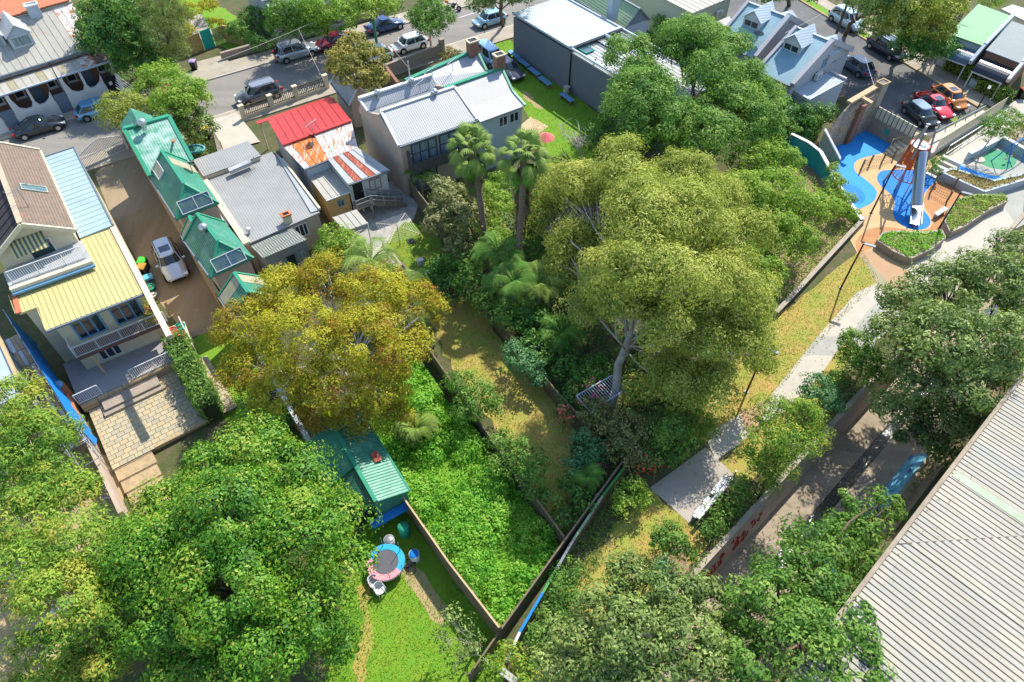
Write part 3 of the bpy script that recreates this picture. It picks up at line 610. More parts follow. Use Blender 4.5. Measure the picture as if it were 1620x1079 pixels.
# glazed recess wall and annexe
c0,c1=D_+E1*.1-E2*.1,C-E1*.1-E2*.1
window(H,c0,c1,3.1,.56,.80,.25,1.5,4,'white','glass')
X4=[P(394,386,3.0),P(458,358.5,3.0),P(485,379,2.7),P(416.4,408,2.7)]; b=MB(); b.slab(X4,.12); b.build('annexe_roof',M['rdgrey'],H); ribs(H,X4[0],X4[1],X4[2],X4[3],.19,M['rdgrey'],.05,.03)
a=[X4[0]+E1*.1,X4[1]-E1*.1,X4[2]-E1*.1-E2*.1,X4[3]+E1*.1-E2*.1]; w=MB(); shell(w,a,0,[2.9,2.9,2.55,2.55]); w.build('annexe_wall',mat('blue_grey_board',(.22,.25,.26),(.19,.22,.23),rough=.8),H)
window(H,a[3],a[2],2.55,.04,.36,.75,2.0,2,'grey','curtain',fw=.06); window(H,a[3],a[2],2.55,.44,.68,.62,2.0,1,'grey','glass',fw=.06); window(H,a[3],a[2],2.55,.70,.97,.62,2.0,1,'grey','curtain',fw=.06)
vent(H,P(394,367,3.35),'white',.7); chimney(H,P(456,351,3.2),.6,3.0,3.9,M['cream'],cap='terracotta')
antenna(H,P(405,260,3.6),.8)

# ---- green gabled townhouses ----
def town(nm_label,e0,e1,ze,r1,zr,cat='townhouse'):
    H=thing('townhouse',nm_label,cat,P((e0[0]+e1[0])/2+25,(e0[1]+e1[1])/2)); return H
H=town('front green townhouse with a spinning vent and a small street gable',(196,204),(280,347),5.4,0,0)
a0,a1=P(196,204,6.6),P(267.5,184,6.6); b0,b1=P(237,279,5.2),P(304.6,254,5.2)
b=MB(); b.slab([a0,a1,b1,b0],.12); b.build('front_roof',M['rgreenw'],H)
b=MB(); f0,f1=a0-E2*2.2-UP*1.2,a1-E2*2.2-UP*1.2; b.slab([f0,f1,a1,a0],.12); b.build('street_roof',M['rgreen'],H)
b=MB(); edge(b,a0,a1,.4,.16,.05); edge(b,a0,b0,.3,.14,.04); edge(b,a1,b1,.3,.14,.04); b.build('ridge_capping',M['rgtrim'],H)
w=MB(); shell(w,[f0+E1*.2,f1-E1*.2,b1-E1*.2,b0+E1*.2],0,[5.1,5.1,5.0,5.0]); w.build('wall',M['beige'],H)
# little street gable
gp=P(228,193,6.0); dormer(H,(a0+a1)/2-E2*1.9-UP*1.1-E1*.6,-E2,2.2,.5,1.0,1.6,'rgreen','cream')
g1=gable(H,(237,279),(280,347),5.0,(289,287),6.7,'rgreen','beige',hip=1.3,trim='rgtrim')
vent(H,P(228,202,6.8),'steel',1.3); b=MB(); b.tube([P(274,223,5.9),P(274,223,6.6)],.09,8); b.box(P(274,223,6.62),(.25,.25,.1)); b.build('flue_pipe',M['terracotta'],H)
mh=(g1['E1']+g1['F1'])/2; up_=(g1['H1']-mh); dxx=(g1['F1']-g1['E1'])
skylight(H,mh+up_*.30+dxx*.02,dxx,up_,2.3,.95,2)
sl=(g1['E0']*.55+g1['R0']*.45)+g1['dr']*.9; skylight(H,sl,g1['dr'],g1['R0']-g1['E0'],1.6,.8,1)
dish(H,P(305,272,5.4),'grey',.36)
def glazed(parent,g,t0,t1,m='rclear'):
    """translucent strip on the near slope"""
    b=MB(); dr=g['dr']; L_=(g['E1']-g['E0']).length
    b.slab([g['E0']+dr*L_*t0+UP*.03,g['E0']+dr*L_*t1+UP*.03,g['R0']+dr*L_*t1+UP*.03,g['R0']+dr*L_*t0+UP*.03],.04); b.build('translucent_sheet',M[m],parent)
def glazedf(parent,g,t0,t1,m='rclear'):
    b=MB(); dr=g['dr']; L_=(g['E1']-g['E0']).length
    b.slab([g['F0']+dr*L_*t0+UP*.03,g['F0']+dr*L_*t1+UP*.03,g['R0']+dr*L_*t1+UP*.03,g['R0']+dr*L_*t0+UP*.03],.04); b.build('translucent_sheet',M[m],parent)
glazedf(H,g1,.12,.30)
H=town('middle green townhouse with roof windows in its hipped end',(287,372),(334,438),4.9,0,0)
g2=gable(H,(291,379),(334,438.6),4.6,(343.7,379.3),6.2,'rgreen','beige',hip=1.2,trim='rgtrim')
mh=(g2['E1']+g2['F1'])/2; up_=(g2['H1']-mh); dxx=(g2['F1']-g2['E1']); skylight(H,mh+up_*.30,dxx,up_,2.2,.9,2); vent(H,P(325,367,5.9),'steel',1.2)
g2b=gable(H,(287,369),(291,379),4.2,(303,350),5.4,'rgreen','beige',trim='rgtrim'); glazed(H,g2b,.1,.9)
b=MB(); ya,yb=P(352,325,3.2),P(373,352,3.2); b.slab([ya,yb,yb-E1*.9,ya-E1*.9],.1); b.build('link_roof',M['rwhite'],H)
H=town('rear green townhouse half hidden by the yellow tree',(348,471),(362,500),4.2,0,0)
g3=gable(H,(346,468),(367,500),3.9,(392,462),5.2,'rgreen','beige',trim='rgtrim'); glazed(H,g3,.05,.5); glazedf(H,g3,.05,.45)
window(H,g3['E1']+g3['off']*.15-g3['dr']*.2,g3['F1']-g3['off']*.15-g3['dr']*.2,3.5,.2,.8,.2,1.6,3,'white','glass')
b=MB(); w_=P(323,438); 
Wt=thing('courtyard_wall','low blue painted courtyard wall between two green townhouses','wall',P(345,447)); b.bar(P(337,452,.9),P(392,432,.9),.2,1.8); b.build('wall_face',M['bluetrim'],Wt)
# tan driveway wall
Wt=thing('driveway_wall','long tan rendered wall edging the stained driveway beside the green roofs','wall',P(280,360))
b=MB(); p0,p1=P(203,222),P(361,503); p0.z=p1.z=0; b.bar(p0+UP*1.3,p1+UP*1.3,.28,2.6); b.build('wall_face',mat('tan_render',(.42,.28,.13),(.36,.24,.11),rough=.9),Wt)
b=MB(); b.bar(p0+UP*2.65,p1+UP*2.65,.36,.1); b.build('coping',mat('tan_coping',(.55,.40,.22),(.47,.33,.17),rough=.9),Wt)

# ---- white roofed duplex with beige end wall ----
H=thing('duplex','two storey house with white metal roofs, beige end wall and blue shaded rear balcony','house',P(690,220))
zr,ze=6.9,5.4
a=P(602.5,176,zr);b_=P(719,137.5,zr);c=P(755,189,ze);d=P(631,231,ze)
rs=MB(); rs.slab([a,b_,c,d],.1); rs.build('roof',M['rzinc'],H); 
t=MB(); edge(t,a,b_,.3,.12,.03); edge(t,a,d,.22,.14,.03); edge(t,b_,c,.22,.12,.03); t.build('ridge_capping',M['white'],H)
t=MB(); edge(t,d+E2*.08-UP*.1,c+E2*.08-UP*.1,.13,.13); t.build('gutter',M['gutter'],H)
a2=P(567.5,156,7.0);b2=P(682.5,119,7.0);c2=P(694,137.5,6.2);d2=P(581,176,6.2); rs=MB(); rs.slab([a2,b2,c2,d2],.1); rs.build('front_roof',M['rzinc'],H)
t=MB(); edge(t,a2,b2,.34,.16,.04); edge(t,a2,d2,.2,.14,.03); t.build('front_capping',M['white'],H)
t=MB(); t.slab([d2-UP*.05,c2-UP*.05,b_-UP*.55,a-UP*.55],.06); t.build('box_gutter',M['grey'],H)
w=MB(); q0=a2+E1*.25-E2*.9;q1=d+E1*.25-E2*.3;q2=c-E1*.2-E2*.3;q3=b2-E1*.2-E2*.9
qa=(a2+d2)/2+E1*.25; qb=d2+E1*.25+E2*.2; qc=a+E1*.25
shell(w,[q0,q1,q2,q3],0,5.2)
for e_,sg in((q0,1),(q3,-1)):
    f_=q1 if sg>0 else q2; o1=(f_-e_); o1.z=0; Lq=o1.length; o1.normalize(); base=V(e_.x,e_.y,5.2)
    tt=[(0,5.5)]+[((k_-e_).dot(o1),z_) for k_,z_ in((a2,6.85),(d2,6.05),(a,6.7),(d,5.3))]; tt=[(max(0,min(Lq,t)),z_) for t,z_ in tt]; n_=o1.cross(UP)*.12
    top_=[V(e_.x,e_.y,z_)+o1*t for t,z_ in tt]; pts_=[base]+[p_ for p_ in top_]+[base+o1*Lq]
    w.add([p_-n_ for p_ in pts_]+[p_+n_ for p_ in pts_],[list(range(7)),list(range(7,14))[::-1]]+[(i,i+7,i+8,i+1) for i in range(6)])
w.build('wall',M['beige'],H)
for px_ in((598,148),(651,129)): vent(H,P(px_[0],px_[1]+4,6.9),'steel',1.0)
vent(H,P(688,152,6.7),'steel',1.1); antenna(H,P(665,146,6.9),.9); antenna(H,P(684,122,7.0),.8)
# rear face: glazed upper balcony in shade, lower sliding doors
wl,wr=q1,q2; blue=mat('navy_board',(.055,.085,.12),(.045,.07,.10),rough=.7)
window(H,wl,wr,5.3,.9,3.3,.35,2.3,3,blue,'curtain',fw=.12,rows=2); window(H,wl,wr,5.3,3.5,5.4,.35,2.3,2,blue,'curtain',fw=.14,rows=2)
window(H,wl,wr,5.3,.5,3.1,3.2,5.1,3,blue,'curtain',fw=.12)
dd=(wr-wl).normalized(); b=MB(); p_=V(wl.x,wl.y,2.75)+dd*.6+E2*.45; b.box(p_+dd*2.6,(5.4,.95,.16),ax=(dd,V(dd.y,-dd.x,0),UP)); b.build('balcony_floor',blue,H)
b=MB(); b.box(p_+dd*2.6+E2*.45+UP*.5,(5.4,.08,.9),ax=(dd,V(dd.y,-dd.x,0),UP)); b.box(p_+dd*-.1+UP*.9,(.1,.9,1.7),ax=(dd,V(dd.y,-dd.x,0),UP)); b.build('balcony_front',mat('charcoal_board',(.08,.075,.075)),H)
# right half
H=thing('duplex','two storey house with a silver roof broken by two green edged ridges and chimneys','house',P(770,170))
a=P(702,140,6.8);b_=P(794,108,6.8);c=P(811.5,145,5.8);d=P(738,172,5.8); e=P(831,167,5.3);f=P(760,193,5.3)
rs=MB(); rs.slab([a,b_,c,d],.1); rs.slab([d,c,e,f],.1); rs.build('roof',M['rzinc'],H); 
t=MB(); edge(t,a,b_,.35,.16,.05); edge(t,b_,c,.2,.14,.03); edge(t,c,e,.2,.14,.03); t.build('ridge_capping',M['rgtrim'],H)
a2=P(642,128,6.7);b2=P(742,84,6.7);b3=P(757.5,86,6.7);c2=P(770,112,5.9);d2=P(690,141,5.9); rs=MB(); rs.slab([a2,b2,b3,c2,d2],.1); rs.build('front_roof',M['rzinc'],H)
t=MB(); edge(t,a2,b2,.4,.18,.05); edge(t,b3,c2,.2,.14,.03); t.build('front_capping',M['rgtrim'],H)
w=MB(); pts=[b3-E1*.25-E2*.4,c2-E1*.25,b_-E1*.25,c-E1*.25,e-E1*.2-E2*.25,f-E2*.25,P(692,138,5.2),a2+E1*.2+E2*.3]
shell(w,pts,0,[6.2,5.8,6.6,5.7,5.1,5.1,5.1,6.2]); w.build('wall',M['bluewall'],H)
window(H,pts[5],pts[4],5.1,.45,.66,.2,1.2,2,'white','glass'); window(H,pts[5],pts[4],5.1,.70,.93,.2,1.2,2,'white','glass')
chimney(H,P(748,80,7.0),.95,5.6,7.9,M['brick'],cap='cream'); chimney(H,P(790,104,7.0),.9,5.8,8.0,M['brick'],cap='cream'); antenna(H,P(716,113,6.4),1.0)
b=MB(); pp=P(649,128,6.8); b.tube([pp,pp+UP*1.8],.06,6); b.build('service_mast',M['steel'],H)
# small white gable in front of the beige wall
H=thing('shed','small white roofed gabled shed next to the red roof cottage','shed',P(570,160))
g=gable(H,(524,131),(552,167),2.6,(579,151),4.2,'rwhite','beige',trim='white')
# ---- grey rendered long building ----
H=thing('building','long two storey slate grey rendered building with pale blue roof','building',P(880,110))
z=4.7; A,B,C,D_=P(811,21,z),P(862,-4,z),P(910,24,z),P(904,76,z)
E=P(945,102,z); G=P(1003,140,z); 
wn=(E-A).normalized(); sn=V(-wn.y,wn.x,0)
if sn.x<0: sn=-sn
W_=6.8; K=(D_-A).dot(wn)
b=MB(); b.slab([A,A+wn*K,A+wn*K+sn*W_,A+sn*W_],.15); b.build('roof',M['rbluew'],H)
b=MB(); b.slab([A+wn*K-UP*.3,A+wn*(K+13)-UP*.3,A+wn*(K+13)+sn*W_-UP*.3,A+wn*K+sn*W_-UP*.3],.15); b.build('rear_roof',M['rwhite'],H); ribs(H,A+wn*K+sn*.2-UP*.3,A+wn*K+sn*W_-UP*.3,A+wn*(K+13)+sn*W_-UP*.3,A+wn*(K+13)+sn*.2-UP*.3,.45,M['rwhite'])
b=MB(); edge(b,A+wn*K,A+wn*K+sn*W_,.35,.3,.1); edge(b,A,A+wn*(K+13),.18,.16,.06); edge(b,A+sn*W_,A+wn*(K+13)+sn*W_,.18,.16,.06); b.build('capping',M['rbluew'],H)
w=MB(); L_=K+13; shell(w,[A+sn*.12,A+wn*L_+sn*.12,A+wn*L_+sn*(W_-.1),A+sn*(W_-.1)],0,4.25); w.build('wall',M['greywall'],H)
b=MB(); x=A+wn*(K+.1)+sn*.02; b.tube([V(x.x,x.y,4.6),V(x.x,x.y,.1)],.07,6); b.build('downpipe',M['black'],H)
b=MB(); cc=A+wn*(K+1.8)+sn*4.5-UP*.28; b.box(cc,(3.2,3.0,.06),ax=(wn,sn,UP)); b.build('dark_roof_deck',M['greywall'],H)
rr=random.Random(2); b=MB()
for i in range(22):
    x=A+wn*(K+.35)+sn*(.6+i*.28); b.tube([x+UP*.02,x+UP*.16],.09,6)
tag(b.build('roof_vent_cap',M['black'],H),kind='stuff')
skylight(H,P(926,78,4.5),wn,sn,1.5,1.1,1,fm='teal')
b=MB(); x=P(970,64,4.7); b.tube([x-wn*1.1,x+wn*1.1],.25,12); b.box(x-sn*.6-UP*.15,(2.2,1.0,.08),ax=(wn,sn,UP)); b.build('solar_heater',M['steel'],H)
b=MB(); b.tube([P(943,91,4.5),P(943,91,5.0)],.07,6); b.build('flue_pipe',M['terracotta'],H)
# blue lit benches and pots along the wall foot
# ---- green roofed blue house ----
H=thing('house','pale blue rendered house with a sage green roof and tall white chimney','house',P(975,60))
g=gable(H,(880,-20),(990,45),3.7,(1014,15),5.3,'rsage','bluewall',over=.15,trim='gutter'); chimney(H,P(969,22,4.6),.95,4.0,6.3,M['bluewall'])
window(H,g['E0']+g['off'].normalized()*.15,g['E1']+g['off'].normalized()*.15,3.5,.62,.68,.7,2.0,1,'white','dark'); window(H,g['E1']+g['off'].normalized()*.15-g['dr']*.09,g['F1']-g['off'].normalized()*.15-g['dr']*.09,3.5,.42,.55,.6,1.8,1,'white','dark')
# ---- cream box building ----
H=thing('building','cream flat roofed building with an air conditioner on its side wall','building',P(1100,40))
A=P(1050,-2,4.2);B=P(1095,21,4.2);C=P(1160,-6,4.2); q4=[A-(B-A)*1.5,B,C,C+(A-B)*2.5]; b=MB(); b.slab(q4,.18); b.build('roof',M['rwarm'],H); ribs(H,B,C,C-(B-A)*2.4,B-(B-A)*2.4,.7,M['rwarm'])
w=MB(); shell(w,inset(q4,.15),0,4.0); w.build('wall',M['sage'],H); acunit(H,P(1136,20,2.9)-V(0,.0,0)+V(.1,-.15,0),V(.55,-.84,0))
b=MB(); L4=[P(1098,50,2.6),P(1153,26,2.6),P(1170,45,2.3),P(1122,70,2.3)]; b.slab(L4,.1); b.build('lower_roof',M['rwhite'],H); ribs(H,*L4,.5,M['rwhite']); w=MB(); shell(w,inset(L4,.1),0,2.2); w.build('lower_wall',M['sage'],H)
b=MB(); aw=P(1040,8,2.9); b.slab([aw,aw+E1*1.6,aw+E1*1.6+E2*1+UP*-.4,aw+E2*1+UP*-.4],.05); b.build('awning',M['rwhite'],H)
# ---- pair of blue grey roofed houses with dormers ----
def pair(lab,e0,e1,r1,ze,zr,dpx,n,extra=0):
    H=thing('house',lab,'house',P((e0[0]+e1[0])/2+20,(e0[1]+e1[1])/2)); g=gable(H,e0,e1,ze,r1,zr,'rblue2','lilac',over=.12)
    b=MB(); edge(b,g['E1']-UP*.02,g['R1'],.45,.5,.1); edge(b,g['F1']-UP*.02,g['R1'],.45,.5,.1); edge(b,g['E0'],g['R0'],.3,.3,.1); b.build('parapet',M['lilac'],H)
    b=MB(); edge(b,g['R0'],g['R1'],.25,.1,.05); b.build('ridge_capping',M['rbluew'],H)
    u=-g['off'].normalized(); dormer(H,P(dpx[0],dpx[1],ze+(zr-ze)*.35+.45),u,1.9,.85,.85,2.4,'rbluew','white','tglass',n)
    # street side small gables
    f=g['R0'].lerp(g['R1'],.72)-u*3.0; f.z=ze+.5; dormer(H,f,-u,2.2,.6,.7,2.4,'rbluew','lilac','glass',1)
    return H,g
H,g=pair('blue roofed house with a red curtained dormer and a satellite dish',(1132,66),(1194,92),(1248,28),4.1,6.6,(1187,44),2)
dish(H,P(1197,66,5.0),'grey',.5)
H,g=pair('blue roofed end house with a green lit dormer and a lilac gable wall',(1198,111),(1253,136),(1315,66),4.1,6.6,(1250,82),2)
u=g['off'].normalized(); ga,gb=g['E1']+u*.12-g['dr']*.07,g['F1']-u*.12-g['dr']*.07
window(H,ga,gb,4.0,.48,.54,-.9,.0,1,'bluetrim','curtain',fw=.05); window(H,ga,gb,4.0,.70,.76,-.6,.2,1,'bluetrim','curtain',fw=.05)
acunit(H,ga.lerp(gb,.42)+g['dr']*.3-V(0,0,ga.z)+UP*3.6,g['dr'])
L4=[P(1246,139,3.2),P(1312,115,3.2),P(1338,127,3.0),P(1279,159,3.0)]; b=MB(); b.slab(L4,.1); b.build('lean_to_roof',M['rbluew'],H); ribs(H,L4[0],L4[3],L4[2],L4[1],.32,M['rbluew'],.06,.05)
w=MB(); shell(w,inset(L4,.1),0,2.95); w.build('lean_to_wall',M['bluewall'],H); b=MB(); edge(b,L4[0],L4[3],.3,.3,.05); edge(b,L4[1],L4[2],.3,.3,.08); b.build('lean_to_parapet',M['lilac'],H)
li=inset(L4,.1); window(H,li[0],li[3],3.0,.25,.6,.8,1.8,1,'black','dark')
# ---- houses at the right top ----
H=thing('house','terrace house with a flat green roof and glossy bullnose verandah','house',P(1545,60))
A,B,C=P(1548,6,4.5),P(1602,26,4.5),P(1557,73,3.5); D_=P(1501,53,3.5); b=MB(); b.slab([A,B,C,D_],.12); b.build('roof',M['rgreen2'],H)
u=(C-D_).normalized(); v=V(u.y,-u.x,0); 
if v.y>0: v=-v
w=MB(); shell(w,[A+u*.1,B-u*.1,C-u*.1-v*.1,D_+u*.1-v*.1],0,[4.3,4.3,3.3,3.3]); w.build('wall',M['bluewall'],H); b=MB(); edge(b,B,C,.35,.4,.12); edge(b,C,C+v*2.1-UP*1.0,.3,.5); b.build('party_wall',M['bluewall'],H)
def bull(H,p,q,m):
    u=(q-p).normalized(); v=V(u.y,-u.x,0); v=v if v.y<0 else -v; prev=None; b=MB(); rings=[]
    for k in range(7): a=k/6*PI/2; rings.append((math.sin(a)*1.7,-(1-math.cos(a))*.9))
    for i in range(6):
        (x0,z0),(x1,z1)=rings[i],rings[i+1]; b.add([p+v*x0+UP*z0,q+v*x0+UP*z0,q+v*x1+UP*z1,p+v*x1+UP*z1],[(0,1,2,3)],True); b.add([p+v*x0+UP*(z0-.05),q+v*x0+UP*(z0-.05),q+v*x1+UP*(z1-.05),p+v*x1+UP*(z1-.05)],[(3,2,1,0)],True)
    b.build('bullnose_verandah',m,H); b=MB(); e0,e1=p+v*1.7-UP*.95,q+v*1.7-UP*.95; b.bar(e0,e1,.1,.12)
    b.build('verandah_beam',M['white'],H)
    for t_ in(.03,.97): b=MB(); x=e0.lerp(e1,t_); b.bar(V(x.x,x.y,0),x,.09,.09); b.build('verandah_post',M['white'],H)
mb=mat('glossy_blue_sheet',(.10,.17,.23),(.07,.12,.17),rough=.3,wave=(.2,-20,.004)); bull(H,D_+u*.2-UP*.7,C-u*.3-UP*.7,mb)
window(H,D_+v*-.1,C-v*.1,3.3,.15,.35,1.2,2.7,1,'white','curtain'); door(H,D_-v*.1,C-v*.1,3.3,2.2,3.1,1.1,3.2,M['bdoor'])
H=thing('house','terrace house with a slate grey roof and dark bullnose verandah','house',P(1605,80))
A,D_,C=P(1601,33,4.4),P(1560,79,3.5),P(1617,101,3.5); B=A+C-D_; B.z=4.4; b=MB(); b.slab([A,B,C,D_],.12); b.build('roof',M['rslate'],H); w=MB(); shell(w,[A+u*.1,B-u*.1,C-u*.1-v*.1,D_+u*.1-v*.1],0,[4.2,4.2,3.3,3.3]); w.build('wall',M['brick'],H)
b=MB(); edge(b,B,C,.35,.4,.12); edge(b,C,C+v*2.1-UP*1.0,.3,.5); b.build('party_wall',M['white'],H); bull(H,D_+u*.2-UP*.7,C-u*.3-UP*.7,mat('glossy_dark_sheet',(.04,.05,.06),rough=.25)); window(H,D_-v*.1,C-v*.1,3.3,.3,.55,1.0,3.0,1,'white','curtain')
H=thing('house','white roofed building behind the green roofed terrace','house',P(1610,5)); q4=[P(1584,14,3.2),P(1602,7,3.2),P(1660,25,3.2),P(1640,42,3.2)]; b=MB(); b.slab(q4,.15); b.build('roof',M['rwhite'],H); w=MB(); shell(w,inset(q4,.2),0,3.0); w.build('wall',M['cream'],H)
H=thing('house','house with a dull red roof behind the street trees','house',P(1500,-10)); g=gable(H,(1450,-12),(1540,-2),3.6,(1550,-30),5.4,'rbrown','brick')
# ---- white verandah terraces at the top left ----
H=thing('terrace','row of white fronted terraces with a pale roof, rusty sheets and brick recesses','terrace',P(90,110))
ze=4.3; ea=P(-70,141,ze); eb=P(159,71,ze); ra=P(-70,69,6.6); u=(eb-ea).normalized(); back=V(-u.y,u.x,0)
ra_off=5.2; R0=ea+back*ra_off; R1=eb+back*ra_off; R0.z=R1.z=6.8; F0=ea+back*10.4;F1=eb+back*10.4
Lh=(eb-ea).length
rw2=mat("flaking_red_on_white",(.60,.56,.50),(.42,.12,.05),rough=.7,scale=1.6,ramp=(.50,.60))
sheets(H,ea,eb,R1,R0,20,[M['rwarm'],rw2],pick=[0]*16+[0,1,1,1],gap=.03)
b=MB(); b.slab([F1,F0,R0,R1],.1); b.build('roof',M['rwhite'],H); b=MB(); edge(b,R0,R1,.3,.12,.04); b.build('ridge_capping',M['rwarm'],H)
va,vb=ea-UP*.5-back*.05,eb-UP*.5-back*.05; vc,vd=vb-back*2.0-UP*.28,va-back*2.0-UP*.28
sheets(H,va,vb,vc,vd,20,[M['rwarm'],M['rclear'],rw2,mat("bare_brown_sheet",(.17,.11,.08),(.12,.09,.07),rough=.8)],name='verandah_sheet',pick=[0,0,1,0,0,0,1,0,0,0,1,0,0,1,0,0,2,2,3,3])
b=MB(); edge(b,ea-UP*.15-back*.1,eb-UP*.15-back*.1,.2,.3); b.build('fascia',M['gutter'],H); b=MB(); edge(b,vd-UP*.05-back*.06,vc-UP*.05-back*.06,.14,.13); b.build('gutter',M['bluewall'],H)
w=MB(); shell(w,[ea+back*.2+u*.1,eb+back*.2-u*.1,F1-back*.2-u*.1,F0-back*.2+u*.1],0,4.1); w.build('wall',M['brick'],H)
# white street wall with arched openings between pilasters, per house 7.0 m
fz=vd.z-.15; f0=V(vd.x,vd.y,0)-back*.02; piers=[Lh-.15,Lh-5.0,Lh-9.9,Lh-14.8,Lh-19.7]
for i,x in enumerate(piers):
    b=MB(); p=f0+u*x; b.bar(p+UP*fz/2-back*.15,p+UP*fz/2+back*2.3,.32,fz); b.build('party_wall',M['white'],H)
b=MB(); b.bar(f0+UP*.75,f0+u*(Lh)+UP*.75,.25,1.5); b.build('street_wall',M['white'],H)
for i,x in enumerate(piers[:-1]):
    x1=x-.16;x0=piers[i+1]+.16; gate=1.25; 
    if i%2==0: g0,g1=x1-gate,x1; o0,o1=x0,x1-gate
    else: g0,g1=x1-gate,x1; o0,o1=x0,x1-gate
    # stepped solid panel rising towards piers
    b=MB(); mid=(o0+o1)/2; zs=[(o0,2.9),(o0+.3,1.9),(o0+.8,1.6),(mid-.35,1.6),(mid-.12,2.0),(mid-.1,fz),(mid+.1,fz),(mid+.12,2.0),(mid+.35,1.6),(o1-.8,1.6),(o1-.3,1.9),(o1,2.5)]
    for k in range(len(zs)-1):
        (xa,za),(xb,zb)=zs[k],zs[k+1]; 
        if xb-xa<.005: continue
        for s in(-.12,.12): pass
        A_=f0+u*xa;B_=f0+u*xb; n_=back*.12
        b.add([A_-n_+UP*1.5,B_-n_+UP*1.5,B_-n_+UP*zb,A_-n_+UP*za,A_+n_+UP*1.5,B_+n_+UP*1.5,B_+n_+UP*zb,A_+n_+UP*za],[(0,1,2,3),(5,4,7,6),(3,2,6,7)])
    b.build('arched_panel',M['white'],H)
    b=MB(); b.box(f0+u*(g0+g1)/2-back*.14+UP*1.05,(g1-g0-.15,.06,2.1),ax=(u,back,UP)); gt=b.build('gate',M['dark'] if i==0 else M['bdoor'],H)
    if i==0:
        d=MB()
        for k in range(10): d.box(f0+u*(g0+.12+k*.115)-back*.18+UP*1.05,(.03,.02,2.0),ax=(u,back,UP))
        tag(d.build('gate_bar',M['black'],gt),kind='stuff'); d=MB(); d.box(f0+u*(g0+.55)-back*.2+UP*1.5,(.3,.02,.35),ax=(u,back,UP)); d.build('number_plate',M['white'],gt)
    wa,wb=f0+u*x0+back*2.24,f0+u*x1+back*2.24
    window(H,wa,wb,3.6,.55,1.45,.4,1.9,1,'white','glass',sill=True); window(H,wa,wb,3.6,3.6,4.4,.4,1.9,1,'white','glass',sill=True); door(H,wa,wb,3.6,2.0,2.9,.5,3.0,M['bdoor'])
dormer(H,P(39,73,5.35),-back,2.0,1.15,.9,3.0,'rwhite','bluewall','curtain'); dormer(H,P(-4,80,5.35),-back,2.0,1.15,.9,3.0,'rwhite','bluewall','curtain')
chimney(H,P(54,25,6.6)+u*.2,1.1,4.5,7.6,M['bluewall'],pot=False); g=P(95,2,5)
b=MB(); b.slab([R1-u*9.4+UP*.3-back*.2,R1-u*.2+UP*.3-back*.2,R1-u*.2+UP*.0+back*5,R1-u*9.4+back*5],.12); b.build('tiled_roof',mat('orange_tile',(.50,.17,.08),(.38,.13,.07),rough=.9,scale=3),H)
b=MB(); p=vc+u*-5.2; b.tube([V(p.x,p.y,3.3)-back*.1,V(p.x,p.y,5.1)-back*.1],.05,5); b.bar(V(p.x,p.y,4.9)-u*.4,V(p.x,p.y,4.9)+u*.4,.05,.05); b.build('service_mast',M['black'],H)

# ---- brown gabled house with the yellow roofed rear wing ----
H=thing('house','cream rendered house with a brown tiled gable, roof terrace and yellow ribbed rear roof','house',P(110,480))
zr,ze=9.6,7.9
ap=P(27.5,341,zr); r1=P(119,363,ze); r0=P(62.5,237.7,ze); dr=(r1-r0).normalized(); L_=(r1-r0).length
off=(ap-r1); off.z=0; off=off-dr*off.dot(dr); ap=V(r1.x+off.x,r1.y+off.y,zr); ap0=ap-dr*L_; ap0.z=zr; l1=r1+off*2; l0=r0+off*2; l1.z=l0.z=ze
b=MB(); b.slab([r0,r1,ap,ap0],.14); b.build('roof',M['rbrown'],H); b=MB(); b.slab([l1,l0,ap0,ap],.14); b.build('far_roof',M['rdark'],H)
# tile courses as real battens
b=MB(); n=16
for i in range(1,n): t_=i/n; b.bar(r0.lerp(ap0,t_)+UP*.01,r1.lerp(ap,t_)+UP*.01,.05,.03)
tag(b.build('tile_course',M['rbrown'],H),kind='stuff')
b=MB(); n=13
for i in range(n): t_=i/n; b.bar(l0.lerp(l1,t_)+UP*.02,ap0.lerp(ap,t_)+UP*.02,.06,.06)
tag(b.build('tile_row',M['rdark'],H),kind='stuff')
b=MB(); edge(b,ap0,ap,.32,.14,.05); b.build('ridge_capping',mat('bleached_ridge',(.48,.38,.27),rough=.9),H); b=MB(); edge(b,r1+dr*.08,ap+dr*.08,.14,.28,-.05); edge(b,l1+dr*.08,ap+dr*.08,.14,.28,-.05); edge(b,r0-dr*.05,ap0-dr*.05,.16,.2); b.build('barge_board',M['cream'],H)
b=MB(); edge(b,r0-off.normalized()*.05-UP*.08,r1-off.normalized()*.05-UP*.08,.12,.12); b.build('gutter',M['cream'],H)
o_=off.normalized(); w=MB(); a=[r0+o_*.25+dr*.2,r1+o_*.25-dr*.3,l1-o_*.25-dr*.3,l0-o_*.25+dr*.2]
shell(w,[a[0],a[1],(a[1]+a[2])/2,a[2],a[3],(a[0]+a[3])/2],0,[7.8,7.8,zr-.2,7.8,7.8,zr-.2]); w.build('wall',M['cream'],H)
ga,gb=a[2],a[1]; window(H,ga,gb,8.0,.36,.70,.1,1.9-.35,1,'white','tglass')
# striped awning
t_=(gb-ga); x0=ga+t_*.20;x1=ga+t_*.66; x0.z=x1.z=8.5; dd=t_.normalized(); b=MB(); n=16
for i in range(n):
    b.mat(i%2); p=x0.lerp(x1,i/n);q=x0.lerp(x1,(i+1)/n); b.slab([p+dr*.05,q+dr*.05,q+dr*1.0-UP*.65,p+dr*1.0-UP*.65],.04)
b.build('awning',[M['ryel'],mat('dark_awning_stripe',(.09,.12,.10))],H)
